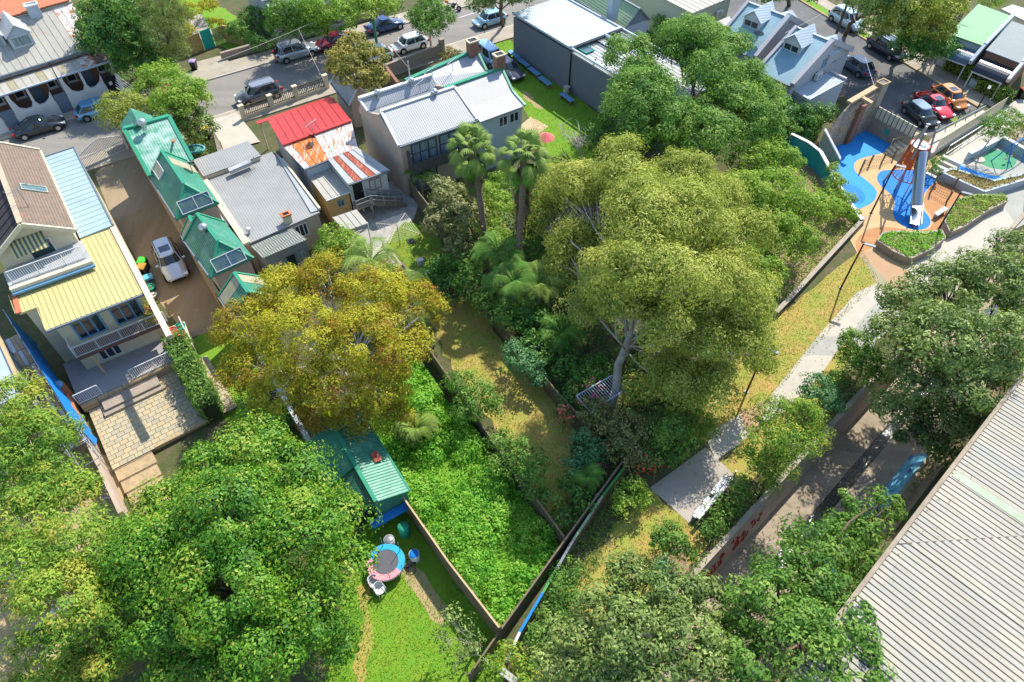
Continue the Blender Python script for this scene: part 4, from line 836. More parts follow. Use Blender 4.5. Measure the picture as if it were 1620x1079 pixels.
# skylight and antenna on the brown slope
sp=r0.lerp(r1,.56).lerp(ap0.lerp(ap,.56),.48); skylight(H,sp,dr.cross(UP)*-1 if False else (ap-r1),dr,1.5,.7,1,fm='sage'); antenna(H,r0.lerp(r1,.80).lerp(ap0.lerp(ap,.80),.72),1.5)
# pale blue side roof
q=[P(70,248.6,6.9),P(117,233,6.9),P(179,356,6.6),P(126,377,6.6)]; b=MB(); b.slab(q,.12); b.build('side_roof',M['rblue'],H); ribs(H,q[0],q[3],q[2],q[1],.55,M['rblue'],.03,.025); w=MB(); shell(w,inset(q,.15),0,6.5); w.build('side_wall',M['cream'],H); b=MB(); edge(b,q[1],q[2],.1,.14); edge(b,q[0],q[1],.1,.14); b.build('side_gutter',M['gutter'],H)
# roof terrace
zt=6.75
T=[P(17,459,zt),P(147,413,zt),P(128,380,zt),P(4,430,zt)]; b=MB(); b.slab(T,.25); b.build('terrace_floor',M['rwhite'],H)
railing(H,P(22,449,zt),P(136,408,zt),1.0,.13,'white','terrace_railing')
b=MB(); edge(b,T[0]+dr*.05,T[1]+dr*.05,.3,.35,0); b.build('terrace_parapet',M['cream'],H); b=MB(); edge(b,T[0]+dr*.3-UP*.15,T[1]+dr*.3-UP*.15,.2,.15); b.build('terrace_gutter',M['bluetrim'],H)
# yellow ribbed roof, in two pitches of bays
zy=6.5
Y=[P(20,461,zy),P(146,414,zy),P(127.7,378.5,zy),P(179,360.5,zy),P(231.5,461.5,6.1),P(72.6,522.8,6.1),P(60,485.3,6.25),P(31,496.5,6.2)]
yd=(Y[4]-Y[3]); yd.z=0; yl=yd.length; yd.normalize(); yx=(Y[4]-Y[5]); yx.z=0; yw=yx.length; yx.normalize(); zs=(6.1-zy)/yl
def yz(p): q=Vector(p); q.z=zy+zs*(Vector(p)-Y[3]).dot(yd); return q
Y=[yz(p) for p in Y]
b=MB(); b.slab([Y[0],Y[1],Y[2],Y[3],Y[4],Y[5],Y[6],Y[7]],.15); b.build('rear_roof',M['ryel'],H)
n=int(yw/.29)
b=MB()
for i in range(-4,n+1):
    p=Y[5]+yx*(yw*i/n); s_=yw*i/n
    lo=0 if s_>=0 else (Y[5]-Y[7]).dot(yd)+.05
    hi=yl-.05 if s_>yw-3.6 else (Y[5]-Y[1]).dot(yd)-.1
    if s_<=yw-3.6: hi=(Y[5]-(Y[0].lerp(Y[1],max(0,min(1,(p-Y[0]).dot((Y[1]-Y[0]).normalized())/(Y[1]-Y[0]).length))))).dot(yd)-.1
    a_,b2=yz(p-yd*lo),yz(p-yd*hi); b.bar(a_+UP*.02,b2+UP*.02,.035,.04)
tag(b.build('roof_rib',M['ryel'],H),kind='stuff')
b=MB(); edge(b,Y[0],Y[7],.3,.12,.02); b.build('red_barge_board',mat('salmon_paint',(.55,.16,.08)),H); b=MB(); edge(b,Y[5]+yd*.06-UP*.08,Y[4]+yd*.06-UP*.08,.13,.13); b.build('rear_gutter',M['gutter'],H)
b=MB(); edge(b,Y[3],Y[4]+(Y[4]-Y[3])*.62-UP*0,.35,.3,-.05); b.build('side_parapet',M['cream'],H)
wy=[Y[5]+yx*.35-yd*.9,Y[4]-yx*.2-yd*.9,Y[3]-yx*.2,Y[0]+yx*.3,Y[7]+yx*.3-yd*.15,Y[6]+yx*.35-yd*.15]
w=MB(); shell(w,wy,0,[6.0,6.0,6.3,6.3,6.0,6.0]); w.build('rear_wall',M['cream'],H)
wa,wb=wy[0],wy[1]; WL=(wb-wa).length
window(H,wa,wb,5.95,.14,.46,.25,2.35,3,'bluetrim','glass',fw=.12,name='sliding_door'); window(H,wa,wb,5.95,.57,.90,.25,2.35,3,'bluetrim','glass',fw=.12,name='sliding_door')
window(H,wa,wb,5.95,.20,.46,3.45,4.75,3,'white','glass',fw=.11); window(H,wa,wb,5.95,.58,.70,3.5,3.95,1,'grey','glass',fw=.06)
window(H,wy[4],wy[5],6.0,.3,.8,.6,1.9,1,'white','glass')
# balcony
fb=3.15; p0=V(wa.x,wa.y,fb)+yx*.1;p1=V(wb.x,wb.y,fb)+yx*.4; b=MB(); b.slab([p0,p1,p1+yd*1.0,p0+yd*1.0],.25); b.build('balcony_floor',mat('red_brown_deck',(.16,.07,.05),(.12,.06,.045)),H)
railing(H,p0+yd*.95,p1+yd*.95,.95,.12,'white','balcony_railing'); railing(H,p0,p0+yd*.95,1.05,.12,'white','balcony_railing')
for t_ in(.14,.86):
    b=MB(); x=p0.lerp(p1,t_)+yd*1.1; b.bar(V(x.x,x.y,1.0),V(x.x,x.y,fb-.25),.12,.12); b.build('balcony_post',M['timberp'],H)
# lower terrace over a stone wall, paved patio, steps
zl,zp=1.0,.42
t0=P(126,640,zl);t1=P(284,566,zl); dd=(t1-t0).normalized(); nn=V(dd.y,-dd.x,0)
T=thing('terrace','lower paved terrace with white balustrades above a sandstone wall','terrace',P(200,590))
b=MB(); g0=t0-nn*4.2;g1=t1-nn*4.2; b.slab([t0,t1,g1,g0],.98); b.build('terrace_floor',mat('mauve_grey_paving',(.33,.30,.29),(.28,.255,.25),rough=.9,scale=1.5),T)
railing(T,t0,t0.lerp(t1,.22),.95,.12,'white','balustrade'); railing(T,t0.lerp(t1,.53),t1,.95,.12,'white','balustrade')
rr=random.Random(5); Lw=(t1-t0).length; x=0; k=0
for row in range(2):
    x=-rr.uniform(0,.4)
    while x<Lw:
        L_=rr.uniform(.7,1.5); x1=min(x+L_,Lw); xx=max(x,0)
        if x1-xx>.15:
            b=MB(); c=t0+dd*((xx+x1)/2)+nn*(.12+rr.uniform(0,.05)); c.z=zp+.15+row*.29; b.box(c,(x1-xx-.03,.26,.26),ax=(dd,nn,UP)); b.build('stone',M['sandstone'],T)
        x=x1
b=MB(); b.box(t0.lerp(t1,.45)+nn*.75+UP*(zp-zl+.17),(Lw*.55,.9,.34),ax=(dd,nn,UP)); b.box(t0.lerp(t1,.45)+nn*1.35+UP*(zp-zl+.09),(Lw*.60,.4,.18),ax=(dd,nn,UP)); b.build('garden_step',M['stone'],T)
Pt=thing('patio','raised patio of pale yellow concrete pavers in running bond','patio',P(215,660))
o0=t0+nn*.3+dd*.2; o0.z=zp; W=(P(290,672,zp)-o0).dot(dd); W=max(8,min(W,10)); Lp=(P(175,745,zp)-o0).dot(nn)
b=MB(); b.prism([(o0+dd*a+nn*c_)[:2] for a,c_ in((0,0),(W,0),(W,Lp*.96),(0,Lp))],0,zp-.03); b.build('base',mat('paver_joint',(.21,.17,.105),rough=.95),Pt)
pm=[mat('paver_pale',(.45,.38,.24),(.38,.32,.20),rough=.9,scale=3),mat('paver_warm',(.47,.37,.21),(.40,.32,.19),rough=.9,scale=3),mat('paver_grey',(.38,.34,.24),(.34,.29,.19),rough=.9,scale=3)]
nx=int(W/.47); ny=int(Lp/.345); pmesh={}; small=[MB(),MB(),MB()]; first_row=max(0,ny-int(300/(nx+1)))
for j in range(ny):
    for i in range(nx+1):
        xa=(i-(.5 if j%2 else 0))*W/nx; xb=xa+W/nx; xa=max(0,xa)+.014; xb=min(W,xb)-.014
        if xb-xa<.1: continue
        c=o0+dd*((xa+xb)/2)+nn*((j+.5)*Lp/ny); wdt=round(xb-xa,2); mi=rr.choice([0,0,1,2]); key=(wdt,mi)
        if j<first_row:
            q_=c.copy(); q_.z=zp-.027+rr.uniform(-.006,.006); small[mi].box(q_,(wdt,Lp/ny-.03,.06),ax=(dd,nn,UP)); continue
        if key not in pmesh:
            b=MB(); b.box(V(0,0,0),(wdt,Lp/ny-.03,.06),ax=(dd,nn,UP)); me=bpy.data.meshes.new('paver'); me.from_pydata(b.v,[],b.f); me.materials.append(pm[mi]); me.update(); pmesh[key]=me
        o=bpy.data.objects.new('paver',pmesh[key]); COL.objects.link(o); o.parent=Pt; c.z=zp-.03+rr.uniform(-.006,.006)+.003; o.location=c-wloc(Pt)
big=MB()
for k_ in range(3): big.mat(k_).add(small[k_].v,small[k_].f)
tag(big.build('paver',pm,Pt),kind='stuff')
b=MB(); edge(b,o0+nn*Lp*.98+dd*2.6,o0+nn*Lp*.95+dd*W,.2,.25,-.1); b.build('edge_kerb',M['sandstone'],Pt)
St=thing('steps','four broad sandstone steps going down from the patio corner','steps',P(195,765))
for i in range(4):
    b=MB(); c=o0+nn*(Lp+.5+i*.95)+dd*(1.2+.0*i); h=zp-.08-.09*i; c.z=h/2; b.box(c,(2.3-.1*i,.97,h),ax=(dd,nn,UP)); b.build('tread',M['sandstone'],St)
    b=MB(); b.box(c+nn*-.44+UP*(h/2+.015),(2.3-.1*i,.08,.03),ax=(dd,nn,UP)); b.build('nosing',M['timber'],St)
Wt=thing('boundary_wall','rendered boundary wall with terracotta coping left of the paver patio','wall',P(130,680))
wa=V(*(t0-dd*.4-nn*1.0)[:2],0);wb=V(*(o0+nn*(Lp+4)-dd*.25)[:2],0); b=MB(); b.bar(wa+UP*.75,wb+UP*.75,.25,1.5); b.build('wall_face',M['beige'],Wt); b=MB(); b.bar(wa+UP*1.56,wa.lerp(wb,.42)+UP*1.56,.4,.12); b.build('coping',M['terracotta'],Wt)
b=MB(); b.box(wa+UP*1.1,(.55,.55,2.2),ax=(dd,nn,UP)); b.build('pier',M['terracotta'],Wt); b=MB(); b.lathe(wa+UP*2.2,[(.2,0),(.28,.15),(.28,.3),(.15,.36)],12); b.build('pot',M['bluetrim'],Wt)

# ---- scaffold with blue mesh at the left edge ----
Sc=thing('scaffold','steel scaffold with planks and bright blue netting beside the cream house','scaffold',P(70,590))
s0=P(6,492,4.2); s1=P(150,716,2.5); s0.z=0;s1.z=0; dd=(s1-s0).normalized(); nn=V(-dd.y,dd.x,0)
if nn.x>0: nn=-nn
SL=(s1-s0).length; nb=8
for i in range(nb+1):
    for j in(0,1): b=MB(); x=s0+dd*SL*i/nb+nn*j*1.1; b.tube([x,x+UP*4.3],.035,6); b.build('standard',M['steel'],Sc)
for z_ in(2.0,3.0,4.0):
    for j in(0,1): b=MB(); x=s0+nn*j*1.1+UP*z_; b.tube([x-dd*.3,x+dd*(SL+.3)],.03,6); b.build('ledger',M['steel'],Sc)
for i in range(nb+1): b=MB(); x=s0+dd*SL*i/nb; b.tube([x-nn*.15+UP*1.95,x+nn*1.3+UP*1.95],.03,6); b.build('transom',M['steel'],Sc)
for i in range(0,nb,2): b=MB(); x=s0+dd*SL*i/nb+nn*1.12; b.tube([x+UP*.2,x+dd*SL*2/nb+UP*3.9],.025,6); b.build('brace',M['steel'],Sc)
for i in range(nb-1):
    for k in range(4): b=MB(); x=s0+dd*(SL*(i+.5)/nb)+nn*(.15+k*.26)+UP*2.05; b.box(x,(SL/nb-.06,.23,.05),ax=(dd,nn,UP)); b.build('plank',M['timberp'] if (i+k)%3 else M['white'],Sc)
net=mat('blue_netting',(.01,.20,.62),(.015,.25,.70),rough=.6,scale=3); b=MB(); n=24; rr=random.Random(3)
for i in range(n):
    x=s0-nn*.06+dd*(SL*.86*i/n); y=s0-nn*.06+dd*(SL*.86*(i+1)/n); wv=lambda k:nn*(-.14*abs(math.sin(k*1.7)))
    b.add([x+UP*.9+wv(i)*2,y+UP*.9+wv(i+1)*2,y+UP*4.2,x+UP*4.2],[(0,1,2,3)],True)
b.build('netting',net,Sc)
b=MB(); b.box(s0+dd*SL*.2+nn*1.7+UP*2.1,(6,.5,.5),ax=(dd,nn,UP)); b.build('duct',M['white'],Sc)
H=thing('building','pale ribbed roof corner with timber fascia at the left edge','building',P(0,600)); q=[P(-60,560,4.5),P(-2,533,4.5),P(38,620,4.5),P(-20,650,4.5)]; b=MB(); b.slab(q,.15); b.build('roof',M['rbluew'],H); b=MB(); edge(b,q[1],q[2],.2,.3); b.build('fascia',M['timberp'],H); w=MB(); shell(w,inset(q,.2),0,4.3); w.build('wall',M['cream'],H)

# ---- green backyard shed ----
H=thing('garden_shed','green metal garden shed with a gabled roof beside the vine covered yard','shed',P(570,760))
e0=P(541,694,2.4); e1=P(636,791,2.2)
r0,r1=P(527,702,3.4),P(595,794,3.4); A,B,C,D_=P(536,690,3.2),P(595,794,3.2),P(635,791,2.4),P(576,690,2.4)
dr=(B-A).normalized(); u=(C-B); u.z=0; u=(u-dr*u.dot(dr)).normalized(); ww=2.0
A=B-dr*6.2; b=MB(); C=B+u*ww-UP*.75; D_=A+u*ww-UP*.75; b.slab([A,B,C,D_],.08); b.slab([A,B-dr*2.7,B-dr*2.7-u*1.9-UP*.75,A-u*1.9-UP*.75],.08); b.build('roof',M['rgreen'],H)
ribs(H,A,B,C,D_,.2,M['rgreen'],.03,.02)
b=MB(); edge(b,A,B,.22,.1,.04); edge(b,D_,C,.1,.1); b.build('ridge_capping',M['rgtrim'],H)
w=MB(); shell(w,[A+u*1.85+dr*.1,C-u*.15-dr*.1,B-u*.15-dr*.12-u*.0,B-u*.05-dr*2.7,A-u*1.8+dr*.1],0,[2.3,2.3,3.0,3.0,2.3]); w.build('wall',mat('green_corrugated_wall',(.05,.20,.12),(.04,.15,.10),rough=.5,wave=(.12,-57,.03)),H)
b=MB(); wq=[B-dr*2.65-u*1.9-UP*.75,B-dr*2.65,B-dr*.05,B-dr*.05-u*.15,B-dr*1.9-u*1.9-UP*.9]; b.slab([B-dr*2.65-UP*.05,B-UP*.05,B-u*.9-dr*.4-UP*1.2,B-dr*2.65-u*1.9-UP*1.2],.06); b.build('side_sheet',mat('green_corrugated_wall',(.05,.20,.12)),H)
b=MB(); x=C-u*1.5+dr*.2; x.z=1.4; b.box(x,(2.4,.5,.06),ax=(u,dr,UP)); b.build('blue_tarp',M['blue2'],H)
b=MB(); x=(A+D_)/2+dr*3.4+u*.3; b.box(x+UP*.06,(.7,.45,.04),ax=(dr,u,UP)); b.build('patch',M['rust3'],H)

# ---- warehouse with ribbed roof along the canal ----
H=thing('warehouse','long canal side warehouse with a weathered ribbed metal roof','warehouse',P(1500,850))
zw=6.6
pa,pb=P(1340,965,zw),P(1610,610,zw); dd=(pb-pa).normalized(); nn=V(dd.y,-dd.x,0); pa=pa-dd*8; Lr=56; sp=.31; n=int(Lr/sp); Wd=30
m0=P(1400,862,zw);m1=P(1620,848,zw); md=(m1-m0).normalized()
wm=[mat('warehouse_sheet_%s'%k_,c_,tuple(x*.84 for x in c_),rough=.65,scale=.5,streak=(1.2,.2,1),rot=-47,stains=(.35,(.29,.29,.25),.45,.7)) for k_,c_ in(('warm',(.41,.37,.285)),('pale',(.43,.39,.305)),('dull',(.375,.34,.27)),('grey',(.39,.36,.295)))]
for i in range(n):
    p=pa+dd*(i*sp); c0=p+dd*sp*.42
    # where the lap line crosses this sheet
    den=nn.cross(md).z; t=((m0-c0).cross(md)).z/den if abs(den)>1e-6 else -1
    segs=[(0,Wd)] if not(0.3<t<Wd-1) else [(0,t+.06),(t,Wd)]
    for k,(s0_,s1_) in enumerate(segs):
        b=MB(); z_=.03*k; 
        b.slab([p+nn*s0_+UP*z_,p+dd*(sp*.79)+nn*s0_+UP*z_,p+dd*(sp*.79)+nn*s1_+UP*(z_+.0),p+nn*s1_+UP*z_],.05); b.build('roof_sheet',wm[(i*7+k*3+i//5)%4],H)
b=MB(); b.slab([pa-UP*.09,pa+dd*Lr-UP*.09,pa+dd*Lr+nn*Wd-UP*.09,pa+nn*Wd-UP*.09],.3); b.build('roof_deck',mat('rusty_pan',(.05,.04,.03),(.03,.025,.02),rough=.9),H)
b=MB(); edge(b,pa-nn*.12-UP*.02,pa+dd*Lr-nn*.12-UP*.02,.2,.2); b.build('gutter',mat('dull_tan_gutter',(.33,.27,.19),(.25,.2,.14),rough=.8),H)
b=MB(); b.bar(m0+UP*.012+md*.35,m0+UP*.012+md*26,.05,.03); b.build('lap_joint',mat('dark_lap',(.16,.14,.11),rough=.9),H)
w=MB(); shell(w,[pa+nn*.35,pa+dd*Lr+nn*.35,pa+dd*Lr+nn*Wd,pa+nn*Wd],-1,6.2); w.build('wall',mat('brown_warehouse_wall',(.20,.15,.10),(.14,.10,.07),rough=.9),H)
ts=pa+dd*((P(1500,744,zw)-pa).dot(dd))+UP*.025+nn*.1
b=MB(); b.slab([ts-dd*.2,ts+dd*.3,ts+dd*.3+nn*(Wd-.2),ts-dd*.2+nn*(Wd-.2)],.03); b.build('translucent_sheet',mat('mossy_clear_sheet',(.33,.36,.28),(.27,.32,.20),rough=.5),H)
pa_w,dd_w,nn_w=pa.copy(),dd.copy(),nn.copy()
# ---- buildings partly visible along the top ----
H=thing('house','blue shaded verandah house behind the street trees','house',P(470,30)); c=P(442,72); c.z=0; b=MB(); shell(b,[c,c+E1*9,c+E1*9-E2*9,c-E2*9],0,4.2); b.build('wall',M['lilac'],H); b=MB(); b.slab([c-E1*.3+UP*4.6-E2*1.2,c+E1*9.3+UP*4.6-E2*1.2,c+E1*9.3-E2*9.3+UP*6.0,c-E1*.3-E2*9.3+UP*6.0],.12); b.build('roof',M['rbluew'],H); b=MB(); b.bar(c+UP*.0,c+UP*4.4,.18,.18); b.build('corner_post',M['white'],H)
b=MB(); b.slab([c-E1*.2+UP*3.2+E2*.2,c+E1*9+UP*3.2+E2*.2,c+E1*9-E2*1.6+UP*4.0,c-E1*.2-E2*1.6+UP*4.0],.08); b.build('verandah_roof',M['rbluew'],H)
Wt=thing('stone_wall','low stone garden wall along the far footpath behind the silver car','wall',P(400,85)); b=MB(); a_=P(352,96);c_=P(615,22); a_.z=c_.z=.45; b.bar(a_,c_,.35,.9); b.build('wall_face',M['stone'],Wt)
Fc=thing('street_fence','front fence of grey slats with a bright teal gate beside a bamboo screen','fence',P(345,80))
fa=P(301,88);fb=P(360,66); fa.z=fb.z=0; dd=(fb-fa).normalized(); nn=V(dd.y,-dd.x,0); Lf=(fb-fa).length
b=MB(); b.box(fa+dd*.9+UP*1.0,(1.7,.06,2.0),ax=(dd,nn,UP)); b.build('screen',mat('ochre_screen',(.42,.28,.10),(.34,.23,.09),rough=.9),Fc); b=MB(); b.box(fa+dd*2.45+UP*1.05,(1.2,.07,2.1),ax=(dd,nn,UP)); gt=b.build('gate',M['teal'],Fc); b=MB(); b.box(fa+dd*2.95+nn*.06+UP*1.0,(.05,.06,.14),ax=(dd,nn,UP)); b.build('handle',M['steel'],gt)
for i in range(14): b=MB(); b.box(fa+dd*(3.25+i*(Lf-3.25)/14)+UP*.95,((Lf-3.25)/14-.04,.05,1.85+.05*(i%2)),ax=(dd,nn,UP)); b.build('slat',M['timber'] if i not in(1,2,4,5) else M['grey'],Fc)
b=MB(); b.bar(fb+UP*.95,fb+E1*1.4+E2*1.9+UP*.95,.15,1.9); b.build('return_wall',M['yellowwall'],Fc)

# ================= fences between the gardens =================
def pfence(lab,pts,h=1.7,m='fence',cap=True,sp=2.2,nm='paling_fence',pick=True,each=.34,cat='fence'):
    """timber fence; each board a part"""
    F=thing(nm,lab,cat,pts[0]); r=random.Random(len(lab)); 
    for (p,q) in zip(pts[:-1],pts[1:]):
        p=Vector(p);q=Vector(q); L_=(q-p).length; d=(q-p)/L_; dd=V(d.x,d.y,0).normalized(); nn=V(dd.y,-dd.x,0); n=max(1,int(L_/each)); me=bpy.data.meshes.new('board'); b=MB(); b.box(V(0,0,0),(L_/n-.006,.025,h),ax=(dd,nn,UP)); me.from_pydata(b.v,[],b.f); me.materials.append(M[m]); me.update()
        for i in range(n):
            o=bpy.data.objects.new('board',me); COL.objects.link(o); o.parent=F; c=p.lerp(q,(i+.5)/n); c.z+=h/2+r.uniform(-.02,.02); o.location=c-wloc(F)+nn*(.03)
        np_=max(1,int(L_/sp))
        for i in range(np_+1): b=MB(); x=p.lerp(q,i/np_); b.box(x+UP*(h/2)-nn*.05,(.1,.1,h+.04),ax=(dd,nn,UP)); b.build('post',M[m],F)
        b=MB()
        for z_ in(.35,h-.35): b.bar(p+UP*z_-nn*.03,q+UP*z_-nn*.03,.05,.09)
        b.build('rail',M[m],F)
        if cap: b=MB(); b.bar(p+UP*(h+.02)+nn*.02,q+UP*(h+.02)+nn*.02,.1,.03); b.build('capping',M['timberp'] if cap==2 else M[m],F)
    return F
pfence('long weathered paling fence between the vine yard and the long garden',[P(653,528),P(745,665),P(893,868)],1.35)
pfence('old paling fence on the eucalyptus side of the long garden',[P(745,470),P(800,540),P(880,640),P(935,700)],1.45)
pfence('tall dark paling fence with a pale capping beside the trampoline lawn',[P(641,806),P(713,910),P(791,1012)],2.0,'fence',2)
pfence('dark stained fence closing the foot of the vine yard',[P(745,1079),P(791,1012),P(893,868),P(985,742)],1.5,'fence',True)
pfence('green and blue painted metal fence along the park lane',[P(770,1079),P(830,990),P(905,868),P(998,745)],1.6,'fence',False,nm='painted_fence') if False else None
F=thing('painted_fence','narrow green and blue topped fence along the park side lane','fence',P(860,940)); pts=[P(800,1060),P(822,1012),P(858,950),P(878,915),P(905,868),P(950,800),P(994,742)]; ms=[M['white'],M['blue2'],mat('green_fence_paint',(.04,.22,.04),(.06,.26,.06)),M['gutter'],M['rsage'],mat('green_fence_paint',(.04,.22,.04))]
for (p,q),m in zip(zip(pts[:-1],pts[1:]),ms): b=MB(); b.bar(p+UP*.6,q+UP*.6,.08,1.2); b.build('fence_panel',M['fence'],F); b=MB(); b.bar(p+UP*1.2,q+UP*1.2,.14,.12); b.build('capping',m,F)
Wt=thing('plank_wall','narrow white topped side wall below the yellow tree','wall',P(470,690)); b=MB(); pa_,pb_=P(422,590),P(516,750); b.bar(pa_+UP*1.0,pb_+UP*1.0,.22,2.0); b.build('wall_face',M['greywall'],Wt); b=MB(); b.bar(pa_+UP*2.03,pb_+UP*2.03,.3,.07); b.build('coping',M['bluewall'],Wt)
pfence('timber fence with open slats between the red roof cottage yard and the duplex',[P(640,295),P(700,375),P(742,440)],1.7)
# ================= vegetation =================
def leafmesh(name,C,N,size,m,parent,aspect=.5,jit=.42,tint=None,kind='stuff',loc=None,droop=0):
    """many small leaf faces: centres C, preferred normals N"""
    n=len(C); nr=N+RNG.normal(0,jit,(n,3)); nr/=np.linalg.norm(nr,axis=1,keepdims=True)+1e-9
    r=RNG.normal(0,1,(n,3)); r[:,2]-=droop; u=r-nr*(r*nr).sum(1,keepdims=True); u/=np.linalg.norm(u,axis=1,keepdims=True)+1e-9; v=np.cross(nr,u)
    s=(size*RNG.uniform(.45,1.5,n))[:,None]; a=u*s*.5; b=v*s*.5*aspect
    off=np.array(wloc(parent)) if parent is not None else np.zeros(3)
    vs=np.empty((n,4,3)); vs[:,0]=C+a; vs[:,1]=C+b+nr*s*.06-a*.1; vs[:,2]=C-a; vs[:,3]=C-b+nr*s*.06-a*.1; vs-=off
    me=bpy.data.meshes.new(name); me.vertices.add(4*n); me.vertices.foreach_set('co',vs.astype(np.float32).ravel()); me.loops.add(4*n); me.loops.foreach_set('vertex_index',np.arange(4*n,dtype=np.int32)); me.polygons.add(n); me.polygons.foreach_set('loop_start',np.arange(0,4*n,4,dtype=np.int32)); me.polygons.foreach_set('loop_total',np.full(n,4,dtype=np.int32))
    at=me.attributes.new('tint','FLOAT','FACE'); t=RNG.uniform(0,1,n) if tint is None else tint; at.data.foreach_set('value',np.clip(t,0,1).astype(np.float32)); me.materials.append(m); me.update(calc_edges=True)
    o=bpy.data.objects.new(name,me); COL.objects.link(o); o.parent=parent
    if kind: o['kind']=kind
    return o
def sph(n,lo=-.35):
    z=RNG.uniform(lo,1,n); a=RNG.uniform(0,2*PI,n); r=np.sqrt(1-z*z); return np.stack([r*np.cos(a),r*np.sin(a),z],1)
def crown_pts(blobs,dens,rc,lo=-.35,clump=9,fill=.12):
    """blobs: (x,y,z,rxy,rz); leaves sit in small clumps spread over and through each blob"""
    Cs=[];Ns=[];Ts=[];cc=[]
    for (x,y,z,r,rz) in blobs:
        c=np.array([x,y,z]); k=max(5,int(clump*(r*r)/(rc*rc)*.55)); d=sph(k,lo); rad=RNG.uniform(.72,1.0,k)[:,None]; rad[:int(k*fill)]*=.55
        cen=c+d*rad*np.array([r,r,rz]); tt=RNG.normal(RNG.uniform(.38,.62),.2,k)
        m=max(6,int(dens*4*PI*rc*rc*.55)); rr=rc*RNG.uniform(.6,1.35,k)
        for i in range(k):
            e=sph(m,-.6); q=cen[i]+e*(rr[i]*RNG.uniform(.35,1.0,m)**.6)[:,None]*np.array([1,1,.75]); nrm=e*1.0+d[i]*.45+np.array([0,0,.35]); Cs.append(q);Ns.append(nrm);Ts.append(np.clip(RNG.normal(tt[i],.2,m),0,1))
        cc.append(cen)
    C=np.concatenate(Cs);N=np.concatenate(Ns);T=np.concatenate(Ts); ok=C[:,2]>.05
    return C[ok],N[ok],T[ok],cc
def limb(b,p,q,r0,r1,bend=.12,n=5,seed=0):
    p=Vector(p);q=Vector(q);r=random.Random(int(seed)); L_=(q-p).length; o=V(r.uniform(-1,1),r.uniform(-1,1),r.uniform(.1,.9))*L_*bend; pts=[];rs=[]
    for i in range(n+1):
        t=i/n; pts.append(p.lerp(q,t)+o*math.sin(t*PI)+V(r.uniform(-1,1),r.uniform(-1,1),0)*L_*.02); rs.append(r0+(r1-r0)*t)
    b.tube(pts,rs,6); return pts
def tree(name,label,cat,base,bl,lm,size=.24,dens=26,rc=.75,bark='barkd',tr=.28,lo=-.3,group=None,fork=.45,aspect=.5,clump=9,twigs=True,droop=0,fill=.12,trunks=None,sq=.8,jit=.4,zscale=None):
    """bl: blobs (px,py,z,rpx) read from the photograph; base pixel of the trunk foot"""
    bp=P(*base) if not isinstance(base,Vector) else base; T=thing(name,label,cat,bp,0,group); B=[]
    for t_ in bl:
        px_,py_,z,r=t_[:4]; c=P(px_,py_,z); rm=r*mpp(px_,py_,z); B.append((c.x,c.y,z,rm,rm*(t_[4] if len(t_)>4 else sq)))
    C,N,Tn,cc=crown_pts(B,dens,rc,lo,clump,fill)
    leafmesh('crown',C,N,size,leafmat(*lm) if isinstance(lm,tuple) else lm,T,aspect,jit,Tn,'stuff',droop=droop)
    zc=sum(x[2] for x in B)/len(B); cx=sum(x[0] for x in B)/len(B); cy=sum(x[1] for x in B)/len(B); b=MB(); zf=max(.4,zc*fork); f=V(bp.x+(cx-bp.x)*fork*.8,bp.y+(cy-bp.y)*fork*.8,zf)
    limb(b,bp-UP*.2,f,tr,tr*.75,.05,5,1); b.build('trunk',M[bark],T)
    ld=V(cx,cy,zc*1.02); bl_=MB(); limb(bl_,f,ld,tr*.72,tr*.2,.07,6,77); bl_.build('branch',M[bark],T)
    f0=f
    for i,x in enumerate(B):
        b=MB(); e=V(x[0],x[1],x[2]-x[4]*.3); thin=.5 if len(B)>20 else .8; t0=random.Random(i*7+3).uniform(.0,.75) if len(B)>4 else .1; f=bp.lerp(f0,.78+.22*((i*3)%4)/3) if i%3==0 else f0.lerp(ld,t0); rs_=tr*(.5 if (e-f).length>2.5 else .32)*(1-.4*t0); limb(b,f,e,rs_*thin,tr*.08,.16,6,i+3)
        if twigs:
            pts=cc[i]; n=min(len(pts),14)
            for k in RNG.permutation(len(pts))[:n]: limb(b,f.lerp(e,random.uniform(.55,.95)),V(*pts[k]),tr*.16,.015,.1,3,k)
        b.build('branch',M[bark],T)
    return T
